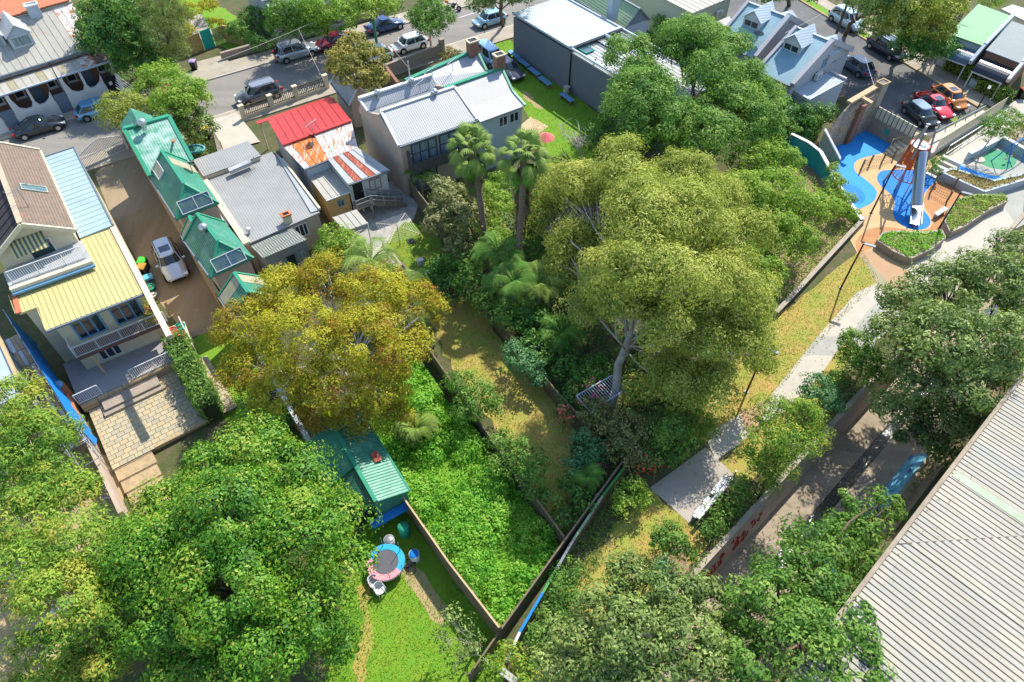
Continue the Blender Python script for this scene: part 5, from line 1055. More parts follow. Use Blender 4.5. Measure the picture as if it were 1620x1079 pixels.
PAL=dict(
 dark=('dark_glossy_leaves',[(.03,.10,.02),(.06,.18,.03),(.12,.27,.04),(.24,.36,.06)],.3,.5,.3),
 fig=('broad_green_leaves',[(.03,.115,.009),(.065,.205,.013),(.12,.30,.02),(.21,.37,.03),(.36,.40,.05)],.35,.5,.35),
 jac=('mid_green_leaves',[(.05,.14,.025),(.105,.235,.035),(.18,.32,.055),(.29,.41,.09)],.35,.6,.2),
 euc=('olive_gum_leaves',[(.15,.20,.03),(.27,.32,.05),(.40,.43,.08),(.52,.52,.15)],.35,.6,.2),
 yel=('golden_leaves',[(.32,.14,.025),(.29,.24,.02),(.37,.36,.022),(.45,.43,.03),(.54,.49,.06)],.35,.6,.2),
 olv=('dull_olive_leaves',[(.06,.115,.03),(.13,.20,.045),(.22,.30,.07),(.36,.43,.13)],.3,.5,.3),
 lime=('lime_leaves',[(.11,.24,.03),(.19,.33,.04),(.29,.42,.06),(.43,.50,.10)],.4,.6,.2),
 gum=('fresh_gum_leaves',[(.07,.18,.025),(.14,.28,.03),(.23,.37,.045),(.34,.42,.06),(.46,.38,.07)],.35,.6,.2),
 mag=('magnolia_leaves',[(.07,.10,.03),(.14,.17,.04),(.24,.24,.07),(.38,.34,.15)],.2,.5,.35),
 brn=('bronze_leaves',[(.12,.14,.03),(.24,.23,.05),(.36,.31,.07),(.50,.40,.12)],.3,.6,.2),
 blu=('blue_green_leaves',[(.03,.13,.05),(.07,.21,.08),(.13,.29,.11),(.22,.36,.14)],.3,.5,.3),
 casu=('casuarina_needles',[(.09,.13,.035),(.15,.19,.05),(.21,.25,.07),(.27,.30,.10)],.3,.7,.15),
 vine=('vine_leaves',[(.08,.28,.02),(.15,.40,.03),(.24,.48,.045),(.36,.54,.09)],.4,.55,.25))
def T_(k): return PAL[k]
# ================= vehicles and people =================
def paint(n,c,rough=.22,metal=.25):
    m=mat(n,c,var=.05,rough=rough,metal=metal,spec=.6,scale=1); m.node_tree.nodes["Principled BSDF"].inputs["Coat Weight"].default_value=.6; return m
TY=mat('tyre',(.018,.018,.02),rough=.9); RIM=mat('alloy_rim',(.45,.46,.48),rough=.3,metal=.8); CG=mat('car_glass',(.015,.03,.035),rough=.05,spec=1.0); PLT=mat('black_plastic',(.02,.02,.022),rough=.6)
TL=mat('tail_light',(.45,.01,.01),rough=.25); HLm=mat('head_light',(.7,.72,.74),rough=.1,spec=1)
KIND=dict(sedan=(4.7,.92,.90,1.44,.50,-.62,.98,-1.72),hatch=(4.2,.88,.94,1.5,.62,-1.25,1.10,-1.85),suv=(4.7,.94,1.08,1.72,.62,-1.75,1.18,-2.12),wagon=(4.8,.93,.94,1.5,.50,-1.8,1.05,-2.2),van=(4.5,.92,1.05,1.75,.85,-1.85,1.45,-2.1))
def car(label,pos,head,kind,col,group=None,roofc=None,name='parked_car',sunroof=False,rails=False,cat='car',z=0.01,sc=1.0,tint=None):
    L_,W,belt,Hh,rf,rr,bf,br=KIND[kind]; T=thing(name,label,cat,(0,0,0),0,group); h=L_/2
    body=MB(); st=[(-h,.72,.42,belt-.22),(-h+.12,.86,.30,belt-.06),(-h+.5,.95,.24,belt+.0),(-h+1.3,1,.2,belt+.02),(0,1,.2,belt),(bf-.1,1,.2,belt-.02),(bf+.35,.99,.22,belt-.08),(h-.75,.96,.24,belt-.16),(h-.25,.88,.28,belt-.27),(h,.66,.36,belt-.40)]
    rings=[]
    for x,wf,zb,zt in st:
        w_=W*wf; rings.append([V(x,-w_*.9,zb),V(x,-w_,zb+.14),V(x,-w_*1.0,zb+(zt-zb)*.62),V(x,-w_*.93,zt-.05),V(x,-w_*.78,zt+.015),V(x,0,zt+.05),V(x,w_*.78,zt+.015),V(x,w_*.93,zt-.05),V(x,w_,zb+(zt-zb)*.62),V(x,w_,zb+.14),V(x,w_*.9,zb)])
    body.tube_rings(rings); bo=body.build('body',col,T)
    def outline(x0,x1,w_,z_): 
        r=.28; return [V(x1,-w_*.55,z_),V(x1-r*.6,-w_*.93,z_),V(x1-r*1.6,-w_,z_),V((x0+x1)/2,-w_*1.02,z_),V(x0+r*1.3,-w_,z_),V(x0+r*.4,-w_*.92,z_),V(x0,-w_*.55,z_),V(x0,w_*.55,z_),V(x0+r*.4,w_*.92,z_),V(x0+r*1.3,w_,z_),V((x0+x1)/2,w_*1.02,z_),V(x1-r*1.6,w_,z_),V(x1-r*.6,w_*.93,z_),V(x1,w_*.55,z_)]
    g=MB(); g0=outline(br,bf,W*.90,belt-.04); g1=outline(rr,rf,W*.70,Hh-.05); gm=[p.lerp(q,.55)+V(0,(p.y>0)*.03-(p.y<0)*.03,0) for p,q in zip(g0,g1)]; g.tube_rings([g0,gm,g1]); g.build('window_glass',tint or CG,T)
    r=MB(); e=outline(rr-.05,rf+.05,W*.715,Hh-.07); e2=outline(rr+.02,rf-.04,W*.66,Hh); r.tube_rings([e,e2]); ro=r.build('roof',roofc or col,T)
    if sunroof: s=MB(); s.box(V((rf+rr)/2+.25,0,Hh+.006),(.75,.8,.02)); s.build('sunroof',CG,ro)
    if rails or kind in('suv','wagon'):
        for sgn in(-1,1): s=MB(); s.bar(V(rr+.2,sgn*W*.62,Hh+.04),V(rf-.15,sgn*W*.62,Hh+.04),.05,.04); s.build('roof_rail',M['steel'] if kind=='suv' else PLT,ro)
    for sgn in(-1,1):
        p=MB()
        for i0,x in((0,0),(4,0),(3,0)):
            idx=[1,3,5] if sgn<0 else [12,10,8]
        for i in idx: p.bar(g0[i]*1.0+V(0,sgn*.012,0),g1[i]+V(0,sgn*.012,0),.07,.05,up=V(0,1,0))
        p.build('pillar',col,T)
    for sx in(-1,1):
        wx=sx*(h-.86)
        for sy in(-1,1):
            a=MB(); a.tube([V(wx,sy*(W-.02),.36),V(wx,sy*(W+.006),.36)],[.40,.40],16); a.build('wheel_arch',PLT,bo)
            w_=MB(); w_.tube([V(wx,sy*(W-.22),.33),V(wx,sy*(W+.0),.33),V(wx,sy*(W+.025),.33)],[.33,.33,.29],16); wo=w_.build('wheel',TY,T)
            m_=MB(); m_.tube([V(wx,sy*(W+.0),.33),V(wx,sy*(W+.032),.33)],[.22,.21],14); 
            m_.build('rim',RIM,wo)
            for k in range(5):
                pass
        for sy in(-1,1):
            l=MB(); 
            if sx>0: l.box(V(h-.20,sy*W*.66,belt-.33),(.30,.34,.13)); l.build('headlight',HLm,T)
            else: l.box(V(-h+.10,sy*W*.76,belt-.18),(.22,.24,.20)); l.build('taillight',TL,T)
    for sy in(-1,1): l=MB(); l.box(V(bf-.28,sy*(W+.09),belt+.06),(.14,.20,.13)); l.build('wing_mirror',col,T)
    b=MB(); b.box(V(h-.03,0,.42),(.08,W*1.15,.14)); b.build('grille',PLT,T); b=MB(); b.box(V(-h+.0,0,.55),(.05,.45,.12)); b.build('number_plate',M['white'],T)
    p=P(*pos) if not isinstance(pos,Vector) else pos; p.z=z; hd=head if isinstance(head,Vector) else P(*head[1])-P(*head[0]); T.location=p; T.rotation_euler=(0,0,math.atan2(hd.y,hd.x)); T.scale=(sc,)*3; return T
white=paint('white_car_paint',(.72,.73,.73)); black=paint('black_car_paint',(.02,.024,.03)); silver=paint('silver_car_paint',(.42,.46,.50),metal=.6)
grp='cars parked along the main street'
car('black sedan parked against the far kerb before the white terraces',(66,208),E1,'sedan',paint('black_blue_paint',(.02,.024,.035)),grp,sunroof=True,sc=1.0)
car('pale blue hatchback half under the olive street tree',(158,181),E1,'hatch',paint('sky_blue_paint',(.13,.36,.55)),grp)
car('charcoal four wheel drive parked beside the red roofed cottage',(412,157),-E1,'suv',paint('charcoal_paint',(.09,.09,.11)),grp,roofc=paint('grey_roof_paint',(.25,.25,.27)))
car('silver blue four wheel drive with a person at its open tailgate',(470,90),E1,'suv',silver,grp)
car('dark red sedan in deep tree shade beyond the bronze tree',(531,73),-E1,'sedan',paint('dark_red_paint',(.22,.015,.03)),grp)
car('navy sedan parked behind the green lamp pole',(610,47),E1,'sedan',paint('navy_paint',(.012,.035,.13)),grp)
car('white hatchback almost hidden behind the bronze street tree',(594,96),-E1,'hatch',white,grp)
car('white compact wagon parked by the round green street tree',(649,77),-E1,'hatch',white,grp)
car('light blue hatchback parked under the open crowned street tree',(775,38),-E1,'hatch',paint('ice_blue_paint',(.35,.55,.66)),grp)
car('silver white wagon standing on the stained private driveway',(273,420),E2,'wagon',paint('pearl_paint',(.55,.57,.58),metal=.4),None,sunroof=True)
car('dark grey car parked on the grass between the duplex and the grey building',(803,116),E2,'wagon',paint('graphite_paint',(.10,.11,.12)),None)
u_=car('blue topped utility behind the brick chimneys of the duplex',(776,98),E2,'van',paint('ute_blue_paint',(.30,.50,.68)),None)
grp='cars parked on the side street'
car('white and black wagon parked under the power lines',(1337,40),kd,'suv',paint('white_blue_paint',(.45,.60,.68)),grp)
car('dark navy four wheel drive parked beside the grass verge',(1399,84),kd,'suv',paint('deep_navy_paint',(.015,.03,.06)),grp)
car('dark car with a red tail light behind the lilac gable wall',(1352,112),-kd,'hatch',paint('dull_blue_paint',(.05,.10,.16)),grp)
hd=P(1478,205)-P(1432,168)
car('dark green grey hatchback, lowest of the three angle parked cars',(1452,188),hd,'hatch',paint('green_black_paint',(.04,.05,.05)),grp,roofc=paint('grey_blue_roof_paint',(.16,.24,.32)),sc=.97)
car('bright red coupe between the grey hatchback and the orange car',(1474,174),hd,'sedan',paint('bright_red_paint',(.60,.01,.025)),grp,sunroof=True,sc=.97)
car('orange hatchback, uppermost of the three angle parked cars',(1499,162),hd,'hatch',paint('orange_paint',(.72,.24,.03)),grp,sunroof=True,sc=.97)
# motorcycle
T=thing('motorcycle','motorcycle with an orange top box standing on the main street','motorcycle',P(717,17)); p=P(717,17); d=(E1*.75+E2*.65).normalized(); s_=V(-d.y,d.x,0)
for x,nm in((.72,'wheel'),(-.68,'wheel')):
    b=MB(); c=p+d*x+UP*.31; b.tube([c-s_*.06,c+s_*.06],[.31,.31],16); w_=b.build('wheel',TY,T); b=MB(); b.tube([c-s_*.07,c+s_*.07],[.17,.17],12); b.build('rim',RIM,w_)
b=MB(); b.tube([p+d*.72+UP*.31,p+d*.45+UP*.95],.04,6); b.tube([p-d*.68+UP*.31,p+UP*.45,p+d*.4+UP*.75],.06,6); b.box(p+UP*.48,(.45,.3,.35),ax=(d,s_,UP)); b.build('frame',PLT,T)
b=MB(); b.tube_rings([[p+d*x+s_*w_*math.cos(a)+UP*(z_+h_*math.sin(a)) for a in [k*PI/4 for k in range(8)]] for x,w_,z_,h_ in((.42,.06,.82,.05),(.3,.16,.85,.12),(.05,.17,.85,.12),(-.1,.12,.8,.06))]); b.build('fuel_tank',black,T)
b=MB(); b.tube_rings([[p+d*x+s_*w_*math.cos(a)+UP*(z_+.05*math.sin(a)) for a in [k*PI/4 for k in range(8)]] for x,w_,z_ in((-.08,.12,.8),(-.4,.16,.82),(-.75,.1,.9))]); b.build('saddle',PLT,T)
b=MB(); b.tube([p+d*.42-s_*.36+UP*1.05,p+d*.5+UP*1.0,p+d*.42+s_*.36+UP*1.05],.02,6); b.build('handlebar',PLT,T); b=MB(); b.box(p-d*.72+UP*1.1,(.4,.42,.32),ax=(d,s_,UP)); b.build('top_box',paint('top_box_orange',(.65,.20,.02)),T,bevel=.04); b=MB(); b.box(p+d*.62+UP*.85,(.12,.2,.16),ax=(d,s_,UP)); b.build('headlight',HLm,T)
# person at the tailgate
def skinbody(name,verts,edges,rad,m,parent,root=0,sub=2):
    off=wloc(parent); me=bpy.data.meshes.new(name); me.from_pydata([tuple(Vector(v)-off) for v in verts],edges,[]); me.materials.append(m); o=bpy.data.objects.new(name,me); COL.objects.link(o); o.parent=parent
    sk=o.modifiers.new('skin','SKIN'); 
    if not me.skin_vertices: me.attributes
    lay=me.skin_vertices[0] if me.skin_vertices else None
    if lay is None:
        bpy.context.view_layer.objects.active=o; lay=me.skin_vertices[0]
    for i,r in enumerate(rad): lay.data[i].radius=(r,r) if not hasattr(r,'__len__') else r; lay.data[i].use_root=(i==root)
    sk.use_smooth_shade=True; s=o.modifiers.new('sub','SUBSURF'); s.levels=sub; s.render_levels=sub; return o
def person(label,pos,face,top_,bot,hair,lean=.25,z0=.02,reach=.5):
    p=Vector(pos); p.z=z0; T=thing('person',label,'person',p); d=Vector(face).normalized(); s_=V(-d.y,d.x,0)
    def q(f,l,z): return p+d*f+s_*l+UP*z
    sk=mat('skin',(.50,.29,.20),var=.1,rough=.6)
    v=[q(0,0,.93),q(lean*.25,0,1.15),q(lean*.6,0,1.36),q(lean*.75,0,1.48),q(lean*.95,0,1.60),q(lean*1.0,0,1.70),
       q(0,.10,.88),q(.06,.12,.50),q(0,.13,.10),q(.14,.14,.05),q(0,-.10,.88),q(-.10,-.12,.50),q(-.2,-.13,.10),q(-.06,-.14,.05),
       q(lean*.55,.19,1.38),q(lean*.7+.12,.24,1.14),q(lean*.7+reach*.8,.20,1.05),q(lean*.7+reach,.19,1.05),q(lean*.55,-.19,1.38),q(lean*.7+.14,-.24,1.14),q(lean*.7+reach*.8,-.18,1.08),q(lean*.7+reach,-.17,1.08)]
    e=[(0,1),(1,2),(2,3),(3,4),(4,5),(0,6),(6,7),(7,8),(8,9),(0,10),(10,11),(11,12),(12,13),(2,14),(14,15),(15,16),(16,17),(2,18),(18,19),(19,20),(20,21)]
    r=[.13,.12,.13,.055,.085,.07,.085,.055,.038,.035,.085,.055,.038,.035,.055,.04,.03,.035,.055,.04,.03,.035]
    skinbody('body',v,e,r,sk,T)
    b=MB(); rg=[]
    for f,z_,w_,dp in((lean*.02,.92,.19,.15),(lean*.25,1.15,.19,.145),(lean*.5,1.34,.215,.15),(lean*.62,1.43,.16,.11),(lean*.7,1.48,.08,.08)): rg.append([q(f+dp*math.cos(a),w_*math.sin(a),z_) for a in [k*PI/6 for k in range(12)]])
    b.tube_rings(rg)
    for sg in(-1,1): b.tube([q(lean*.55,sg*.17,1.39),q(lean*.6+.07,sg*.22,1.25)],[.075,.065],8)
    b.build('shirt',top_,T); b=MB()
    rg=[[q(.14*math.cos(a),.185*math.sin(a),z_) for a in [k*PI/6 for k in range(12)]] for z_ in(.82,.98)]; b.tube_rings(rg)
    for sg,kx in((1,.05),(-1,-.07)): b.tube([q(0,sg*.1,.88),q(kx,sg*.12,.55)],[.105,.09],8)
    b.build('shorts',bot,T); b=MB(); c=q(lean*.97,0,1.66); b.tube_rings([[c+V(math.cos(a)*r_,math.sin(a)*r_,h_) for a in [k*PI/5 for k in range(10)]] for r_,h_ in((.095,-.02),(.11,.03),(.10,.08),(.05,.12))]); b.build('hair',hair,T)
    for sg in(-1,1): b=MB(); f_=v[9] if sg>0 else v[13]; b.tube_rings([[f_+d*x+s_*w_*math.cos(a)+UP*(-.01+h_*math.sin(a)) for a in [k*PI/4 for k in range(8)]] for x,w_,h_ in((-.2,.04,.04),(-.1,.05,.06),(.05,.05,.04),(.12,.03,.02))]); b.build('shoe',PLT,T)
    return T
person('person in a black top and khaki shorts bending at the tailgate of the silver car',P(438,99),E1,mat('black_cloth',(.015,.015,.018),rough=.9),mat('khaki_cloth',(.42,.30,.18),rough=.9),mat('dark_hair',(.02,.015,.012),rough=.7),lean=.35)
# ================= park, playground, poles =================
def lamp(label,pos,h=4.6,arm=V(.9,-.45,0),name='park_lamp',group='tall park lamps'):
    p=P(*pos) if not isinstance(pos,Vector) else pos; p.z=0; T=thing(name,label,'lamp',p,0,group); b=MB(); b.tube([p,p+UP*h],[.075,.055],8); b.build('pole',M['black'],T); b=MB(); b.tube([p,p+UP*.06],[.15,.15],12); b.build('base_plate',M['black'],T)
    a=arm.normalized(); b=MB(); b.box(p+UP*h+a*.42,(.75,.24,.07),ax=(a,V(-a.y,a.x,0),UP)); b.build('lamp_head',M['gutter'],T); return T
lamp('park lamp at the corner of the dry lawn nearest the eucalyptus',(1181,620)); lamp('park lamp in the middle of the dry lawn strip',(1330,456)); lamp('park lamp standing on the sand coloured playground beside the blue slide area',(1378,337),4.9); lamp('park lamp in the planted bed by the pale path',(1480,370),4.3); lamp('park lamp at the grey plaza on the right edge',(1624,296),4.5)
lamp('short thin lamp on the concrete ramp behind the cream fence',(1547,170),2.0,V(.6,.8,0),'ramp_lamp',None)
# street pole with lamp
p=P(597,75); p.z=0; T=thing('street_pole','green painted street pole with a lamp arm behind the bronze tree','pole',p); b=MB(); b.tube([p,p+UP*9],[.17,.12],10); b.build('pole',mat('green_pole_paint',(.06,.26,.14),rough=.6),T)
q=p+UP*4.4; hl=P(569,9,5.0); b=MB(); b.tube([q,q.lerp(hl,.5)+UP*.12,hl],.04,6); b.build('lamp_arm',M['white'],T); b=MB(); a=(hl-q).normalized(); b.box(hl,(.7,.22,.14),ax=(a,a.cross(UP).normalized(),UP)); b.build('lamp_head',M['white'],T)
p1=P(1320,62); p1.z=0; T=thing('power_pole','brown timber power pole leaning over the side street','pole',p1); b=MB(); b.tube([p1,p1+UP*5.2],[.17,.12],8); b.build('pole',M['barkd'],T); b=MB(); b.bar(p1+UP*4.7-kn*1.1,p1+UP*4.7+kn*1.1,.1,.12); b.build('cross_arm',M['timber'],T)
for i in range(4): b=MB(); x=p1+UP*4.78+kn*(-1+i*.66); b.lathe(x,[(.04,0),(.06,.05),(.03,.09),(.05,.14)],8); b.build('insulator',M['white'],T)
p2=P(1480,83); p2.z=0; T=thing('power_pole','slim power pole among the verge trees near the green roofed terrace','pole',p2); b=MB(); b.tube([p2,p2+UP*4.2],[.14,.1],8); b.build('pole',M['greyc'],T); b=MB(); b.bar(p2+UP*3.9-kn*1,p2+UP*3.9+kn*1,.1,.1); b.build('cross_arm',M['timber'],T)
def cable(label,a,b_,sag=.3,r=.018,m='greyc',group=None):
    a=Vector(a);b_=Vector(b_); b=MB(); b.tube([a.lerp(b_,i/14)-UP*sag*4*(i/14)*(1-i/14) for i in range(15)],r,4); o=b.build('overhead_cable',M[m],None); return top(o,label,'cable',group)
gm='rgtrim'; g='power lines over the side street'
for i in range(4): cable(['leftmost','second','third','rightmost'][i]+' green tinted power line strung between the two side street poles',p1+UP*4.9+kn*(-1+i*.66),p2+UP*4.0+kn*(-1+i*.66),.2,.022,gm,g)
for i in range(4): cable(['leftmost','second','third','rightmost'][i]+' green power line from the slim pole toward the right edge',p2+UP*4.0+kn*(-1+i*.66),P(1680,75,4.2)+kn*(-1+i*.66),.3,.022,gm,g)
for i in range(3): cable(['left','middle','right'][i]+' power line leaving the timber pole toward the top of the side street',p1+UP*4.9+kn*(-1+i*.66),p1+UP*4.9-kd*40+kn*(-1+i*.66),.5,.02,gm,g)
cable('service wire from the timber power pole to the ruined chimney',p1+UP*4.7,P(1383,136,4.6),.2,.02,'white'); cable('service wire from the timber power pole to the roof of the end house',p1+UP*4.6,P(1242,52,6.6),.1,.018,'white')
cable('long white cable crossing the street above the silver car',P(330,102,5.2),P(569,0,5.4),.25,.022,'pathc'); cable('thin wire dropping from the street cable toward the red roof',P(472,46,5.0),P(512,127,4.6),.05,.018,'pathc'); cable('thin wire to the roof mast of the duplex',P(622,77,6.0),P(649,110,7.2),.05,.018,'pathc')
for i in range(6): cable(['topmost','second','third','fourth','fifth','lowest'][i]+' of the parallel wires between the terraces and the yellow green tree',P(183,118+i*4,4.6),P(246,160+i*3,4.2),.1,.016,'bluewall','parallel wires by the terraces')
# white park benches on the plaza
def slabbench(label,a,b_,c,h=.5,back=False,group=None,arms=2):
    A,B,C=P(*a,h),P(*b_,h),P(*c,h); T=thing('park_bench',label,'bench',(A+C)/2-UP*h,0,group); D_=A+C-B; u=(B-A).normalized(); w_=(C-B)
    b=MB(); b.slab([A,B,C,D_],.09); b.build('seat',M['white'],T)
    for t_ in(.12,.5,.88): b=MB(); x=A.lerp(B,t_)+w_*.5; b.box(V(x.x,x.y,(h-.09)/2),(.12,w_.length*.7,h-.09),ax=(u,w_.normalized(),UP)); b.build('leg',M['grey'],T)
    for t_ in((.08,.92) if arms else ()): 
        b=MB(); x=A.lerp(B,t_); b.tube([x+w_*.1,x+w_*.1+UP*.22,x+w_*.9+UP*.22,x+w_*.9],.02,6); b.build('armrest',M['black'],T)
    return T
slabbench('long white park bench on the plaza, the one nearer the canal path',(1122.6,779),(1146,750),(1153.8,754),group='white benches on the plaza'); slabbench('white park bench on the plaza, lower one beside the planting',(1094,815),(1109.6,797),(1117,801.5),group='white benches on the plaza'); slabbench('short white bench between the two long plaza benches',(1109.6,796),(1118.7,784.4),(1125.5,788.5),group='white benches on the plaza')
F=thing('bench_wall','long low white backed rail behind the plaza benches','rail',P(1130,790)); b=MB(); b.bar(P(1104,820,.8),P(1160,755,.8),.22,.1); b.build('top_rail',M['white'],F)
for i in range(7): b=MB(); x=P(1104,820).lerp(P(1160,755),i/6); b.bar(x,x+UP*.76,.07,.07); b.build('post',M['grey'],F)
slabbench('white bench on the terracotta rubber next to the planted bed',(1478,337),(1494,326),(1500,330),arms=0); slabbench('white bench with dark armrests by the blue play surfacing',(1572,286),(1598,278),(1602,281)); slabbench('white bench in the shade of the big olive tree beside the path',(1378,522),(1405,486),(1413,491),arms=0)
# park edging wall and playground walls
W=thing('retaining_wall','low grey retaining edge between the planted bank and the dry lawn','wall',P(1300,430)); pts=[P(1225,501),P(1262,462),P(1365,350)]
for a_,b_ in zip(pts[:-1],pts[1:]): b=MB(); b.bar(a_+UP*.25,b_+UP*.25,.22,.5); b.build('wall_face',M['timber'],W); b=MB(); b.bar(a_+UP*.53,b_+UP*.53,.34,.06); b.build('coping',M['concrete'],W)
W=thing('mural_wall','white capped wall with a teal mural face behind the playground','wall',P(1300,250)); pts=[P(1252,212,1.9),P(1280,226,1.9),P(1298,240,1.8),P(1322,283,1.2),P(1336,310,.8),P(1364,348,.6)]
mur=mat('teal_mural',(.01,.30,.34),(.04,.42,.50),rough=.6,scale=.8,stains=(1.6,(.06,.12,.10),.58,.66))
for i,(a_,b_) in enumerate(zip(pts[:-1],pts[1:])):
    b=MB(); n_=(b_-a_).normalized().cross(UP)*.12; b.add([V(*(a_-n_)[:2],0),V(*(b_-n_)[:2],0),b_-n_,a_-n_,V(*(a_+n_)[:2],0),V(*(b_+n_)[:2],0),b_+n_,a_+n_],[(0,1,2,3),(5,4,7,6),(3,2,6,7),(0,3,7,4),(1,5,6,2)]); b.build('wall_face',mur if i<3 else M['concrete'],W); b=MB(); b.bar(a_+UP*.04,b_+UP*.04,.34,.08); b.build('coping',M['white'],W)
b=MB(); W=thing('stone_wall','leaning stone wedge wall with a white ramp cap beside the blue surfacing','wall',P(1315,240)); a_,b_=P(1305,206,3.0),P(1329,252,.5); n_=(b_-a_); n_.z=0; n_=n_.normalized().cross(UP)*.22; b.add([V(*(a_-n_)[:2],0),V(*(b_-n_)[:2],0),b_-n_,a_-n_,V(*(a_+n_)[:2],0),V(*(b_+n_)[:2],0),b_+n_,a_+n_],[(0,1,2,3),(5,4,7,6),(3,2,6,7),(0,3,7,4),(1,5,6,2)]); b.build('wall_face',M['stone'],W); b=MB(); b.bar(a_+UP*.05,b_+UP*.05,.5,.1); b.build('ramp_cap',M['white'],W)
R=thing('ruin_wall','tall rubble stone ruin wall with brick pier, timber beams and chimney stump','wall',P(1340,215)); f0,f1=P(1296,243),P(1363,204); f0.z=f1.z=0; dd=(f1-f0).normalized(); nn=V(dd.y,-dd.x,0); rr=random.Random(8); LW=(f1-f0).length
hs=[1.6,2.6,3.6,4.1,4.3,4.2,4.3,4.4]
for i in range(7):
    b=MB(); a_,b_=f0+dd*LW*i/7,f0+dd*LW*(i+1)/7; h0,h1=hs[i],hs[i+1]; n_=nn*.28; b.add([a_-n_,b_-n_,b_-n_+UP*h1,a_-n_+UP*h0,a_+n_,b_+n_,b_+n_+UP*h1,a_+n_+UP*h0],[(1,0,3,2),(4,5,6,7),(3,7,6,2),(0,4,7,3),(5,1,2,6)]); b.build('wall_section',M['stone'],R)
cols=[M['stone'],M['sandstone'],M['concrete']]; k=0
for j in range(14):
    x=rr.uniform(0,.3)
    while x<LW-.4:
        L_=rr.uniform(.35,.75); hh=hs[min(6,int(x/LW*7))]; z_=.15+j*.3
        if z_+.2<hh and k<230: b=MB(); b.box(f0+dd*(x+L_/2)+nn*(.28+rr.uniform(.0,.05))+UP*z_,(L_-.04,.1,.26),ax=(dd,nn,UP)); b.build('stone',rr.choice(cols),R); k+=1
        x+=L_
bp=f0+dd*LW*.55+nn*.45
for j in range(13): b=MB(); b.box(bp+UP*(.15+j*.3),(1.0-.02*j,.5,.285),ax=(dd,nn,UP)); b.build('brick_course',M['brick'],R)
b=MB(); b.bar(f0+dd*LW*.3+UP*4.5-nn*.1,f1+dd*.9+UP*4.65-nn*.1,.5,.22); b.build('timber_beam',M['timberp'],R); b=MB(); b.bar(f0+dd*LW*.55+UP*4.5-nn*.1,bp+nn*.7+UP*4.4,.4,.2); b.build('timber_beam',M['timberp'],R)
chimney(R,f1+nn*.1,.95,0,4.9,M['stone'],cap='sandstone')
W=thing('retaining_wall','grey playground retaining wall under the cream panel fence','wall',P(1400,225)); a0,a1=P(1367,203),P(1432,240); a0.z=a1.z=0; b=MB(); b.bar(a0+UP*.75,a1+UP*.75,.3,1.5); b.build('wall_face',M['stone'],W); dd=(a1-a0).normalized(); LW=(a1-a0).length; b=MB(); b.bar(a0-V(-dd.y,dd.x,0)*-.0+UP*.0,a0+UP*.02,.1); 
F=thing('panel_fence','cream panel fence with dark slots between the parked cars and playground','fence',P(1405,215)); n=10; cp=mat('cream_panel',(.62,.57,.42),(.56,.52,.38),rough=.6); nn=V(dd.y,-dd.x,0)
for i in range(n):
    b=MB(); x=a0+dd*(LW*(i+.5)/n)+UP*2.05; b.box(x,(LW/n-.09,.08,1.1),ax=(dd,nn,UP)); b.build('panel',cp,F)
for i in range(n+1): b=MB(); x=a0+dd*(LW*i/n)+UP*2.05; b.box(x-nn*.04,(.07,.05,1.15),ax=(dd,nn,UP)); b.build('post',M['black'],F)
b=MB(); b.box((a0+a1)/2+UP*.9+nn*.17,(.45,.03,.5),ax=(dd,nn,UP)); b.build('sign',M['teal'],W)
b=MB(); b.bar(a0+UP*1.55-nn*.55,a1+UP*1.55-nn*.55,1.0,.1); b.build('ledge',M['concrete'],W)
# parking terrace ramp
R=thing('ramp','raised pale concrete ramp with a teal handrail above the playground','ramp',P(1520,205)); z_=.55; rp=[P(1478,213,z_),P(1555,174,z_),P(1573,178,z_),P(1475,242,z_),P(1462,236,z_)]; b=MB(); b.slab(rp,.55); b.build('deck',M['pathc'],R)
b=MB(); b.tube([P(1480,209,1.5),P(1559,168,1.5)],.09,8); b.build('handrail',M['gutter'],R)
for i in range(6): b=MB(); x=P(1480,211,.55).lerp(P(1559,170,.55),i/5); b.tube([x,V(x.x,x.y,1.5)],.05,6); b.build('handrail_post',M['gutter'],R)
F=thing('slatted_fence','long cream vertical slatted fence along the ramp edge','fence',P(1530,205)); a0,a1=P(1474,243,0),P(1580,176,0); dd=(a1-a0).normalized(); nn=V(dd.y,-dd.x,0); LW=(a1-a0).length; n=44; me=bpy.data.meshes.new('slat'); b=MB(); b.box(V(0,0,0),(.10,.05,1.5),ax=(dd,nn,UP)); me.from_pydata(b.v,[],b.f); me.materials.append(cp); me.update()
for i in range(n): o=bpy.data.objects.new('slat',me); COL.objects.link(o); o.parent=F; c=a0+dd*(LW*(i+.5)/n)+nn*.1; c.z=.85; o.location=c-wloc(F)
for zz in(.3,1.45): b=MB(); b.bar(a0+UP*zz+nn*.05,a1+UP*zz+nn*.05,.05,.08); b.build('rail',cp,F)
railing(thing('handrail','steel handrail along the lower path below the slatted fence','railing',P(1530,225)),P(1495,245),P(1590,185),1.0,1.2,'steel')
S_=thing('steps','white concrete steps between the slide and the upper play court','steps',P(1490,272))
for i in range(5): b=MB(); c=P(1478+i*5.5,281-i*4.5); c.z=.10+.0*i; d_=(P(1505,259)-P(1478,281)).normalized(); b.box(V(c.x,c.y,.06+.08*i),(.34,1.7,.12+.16*i),ax=(d_,V(-d_.y,d_.x,0),UP)); b.build('tread',M['pathc'] if i%2 else M['white'],S_)
S_=thing('steps','cream steps with a thin yellow handrail at the blue surfacing edge','steps',P(1425,238))
for i in range(6): b=MB(); c=P(1408+i*5,243-i*2.0); b.box(V(c.x,c.y,.08+.1*i),(.36,1.1,.16+.2*i),rz=.3); b.build('tread',M['cream'],S_)
railing(S_,P(1405,238),P(1440,226),1.2,.4,'ryel','handrail')
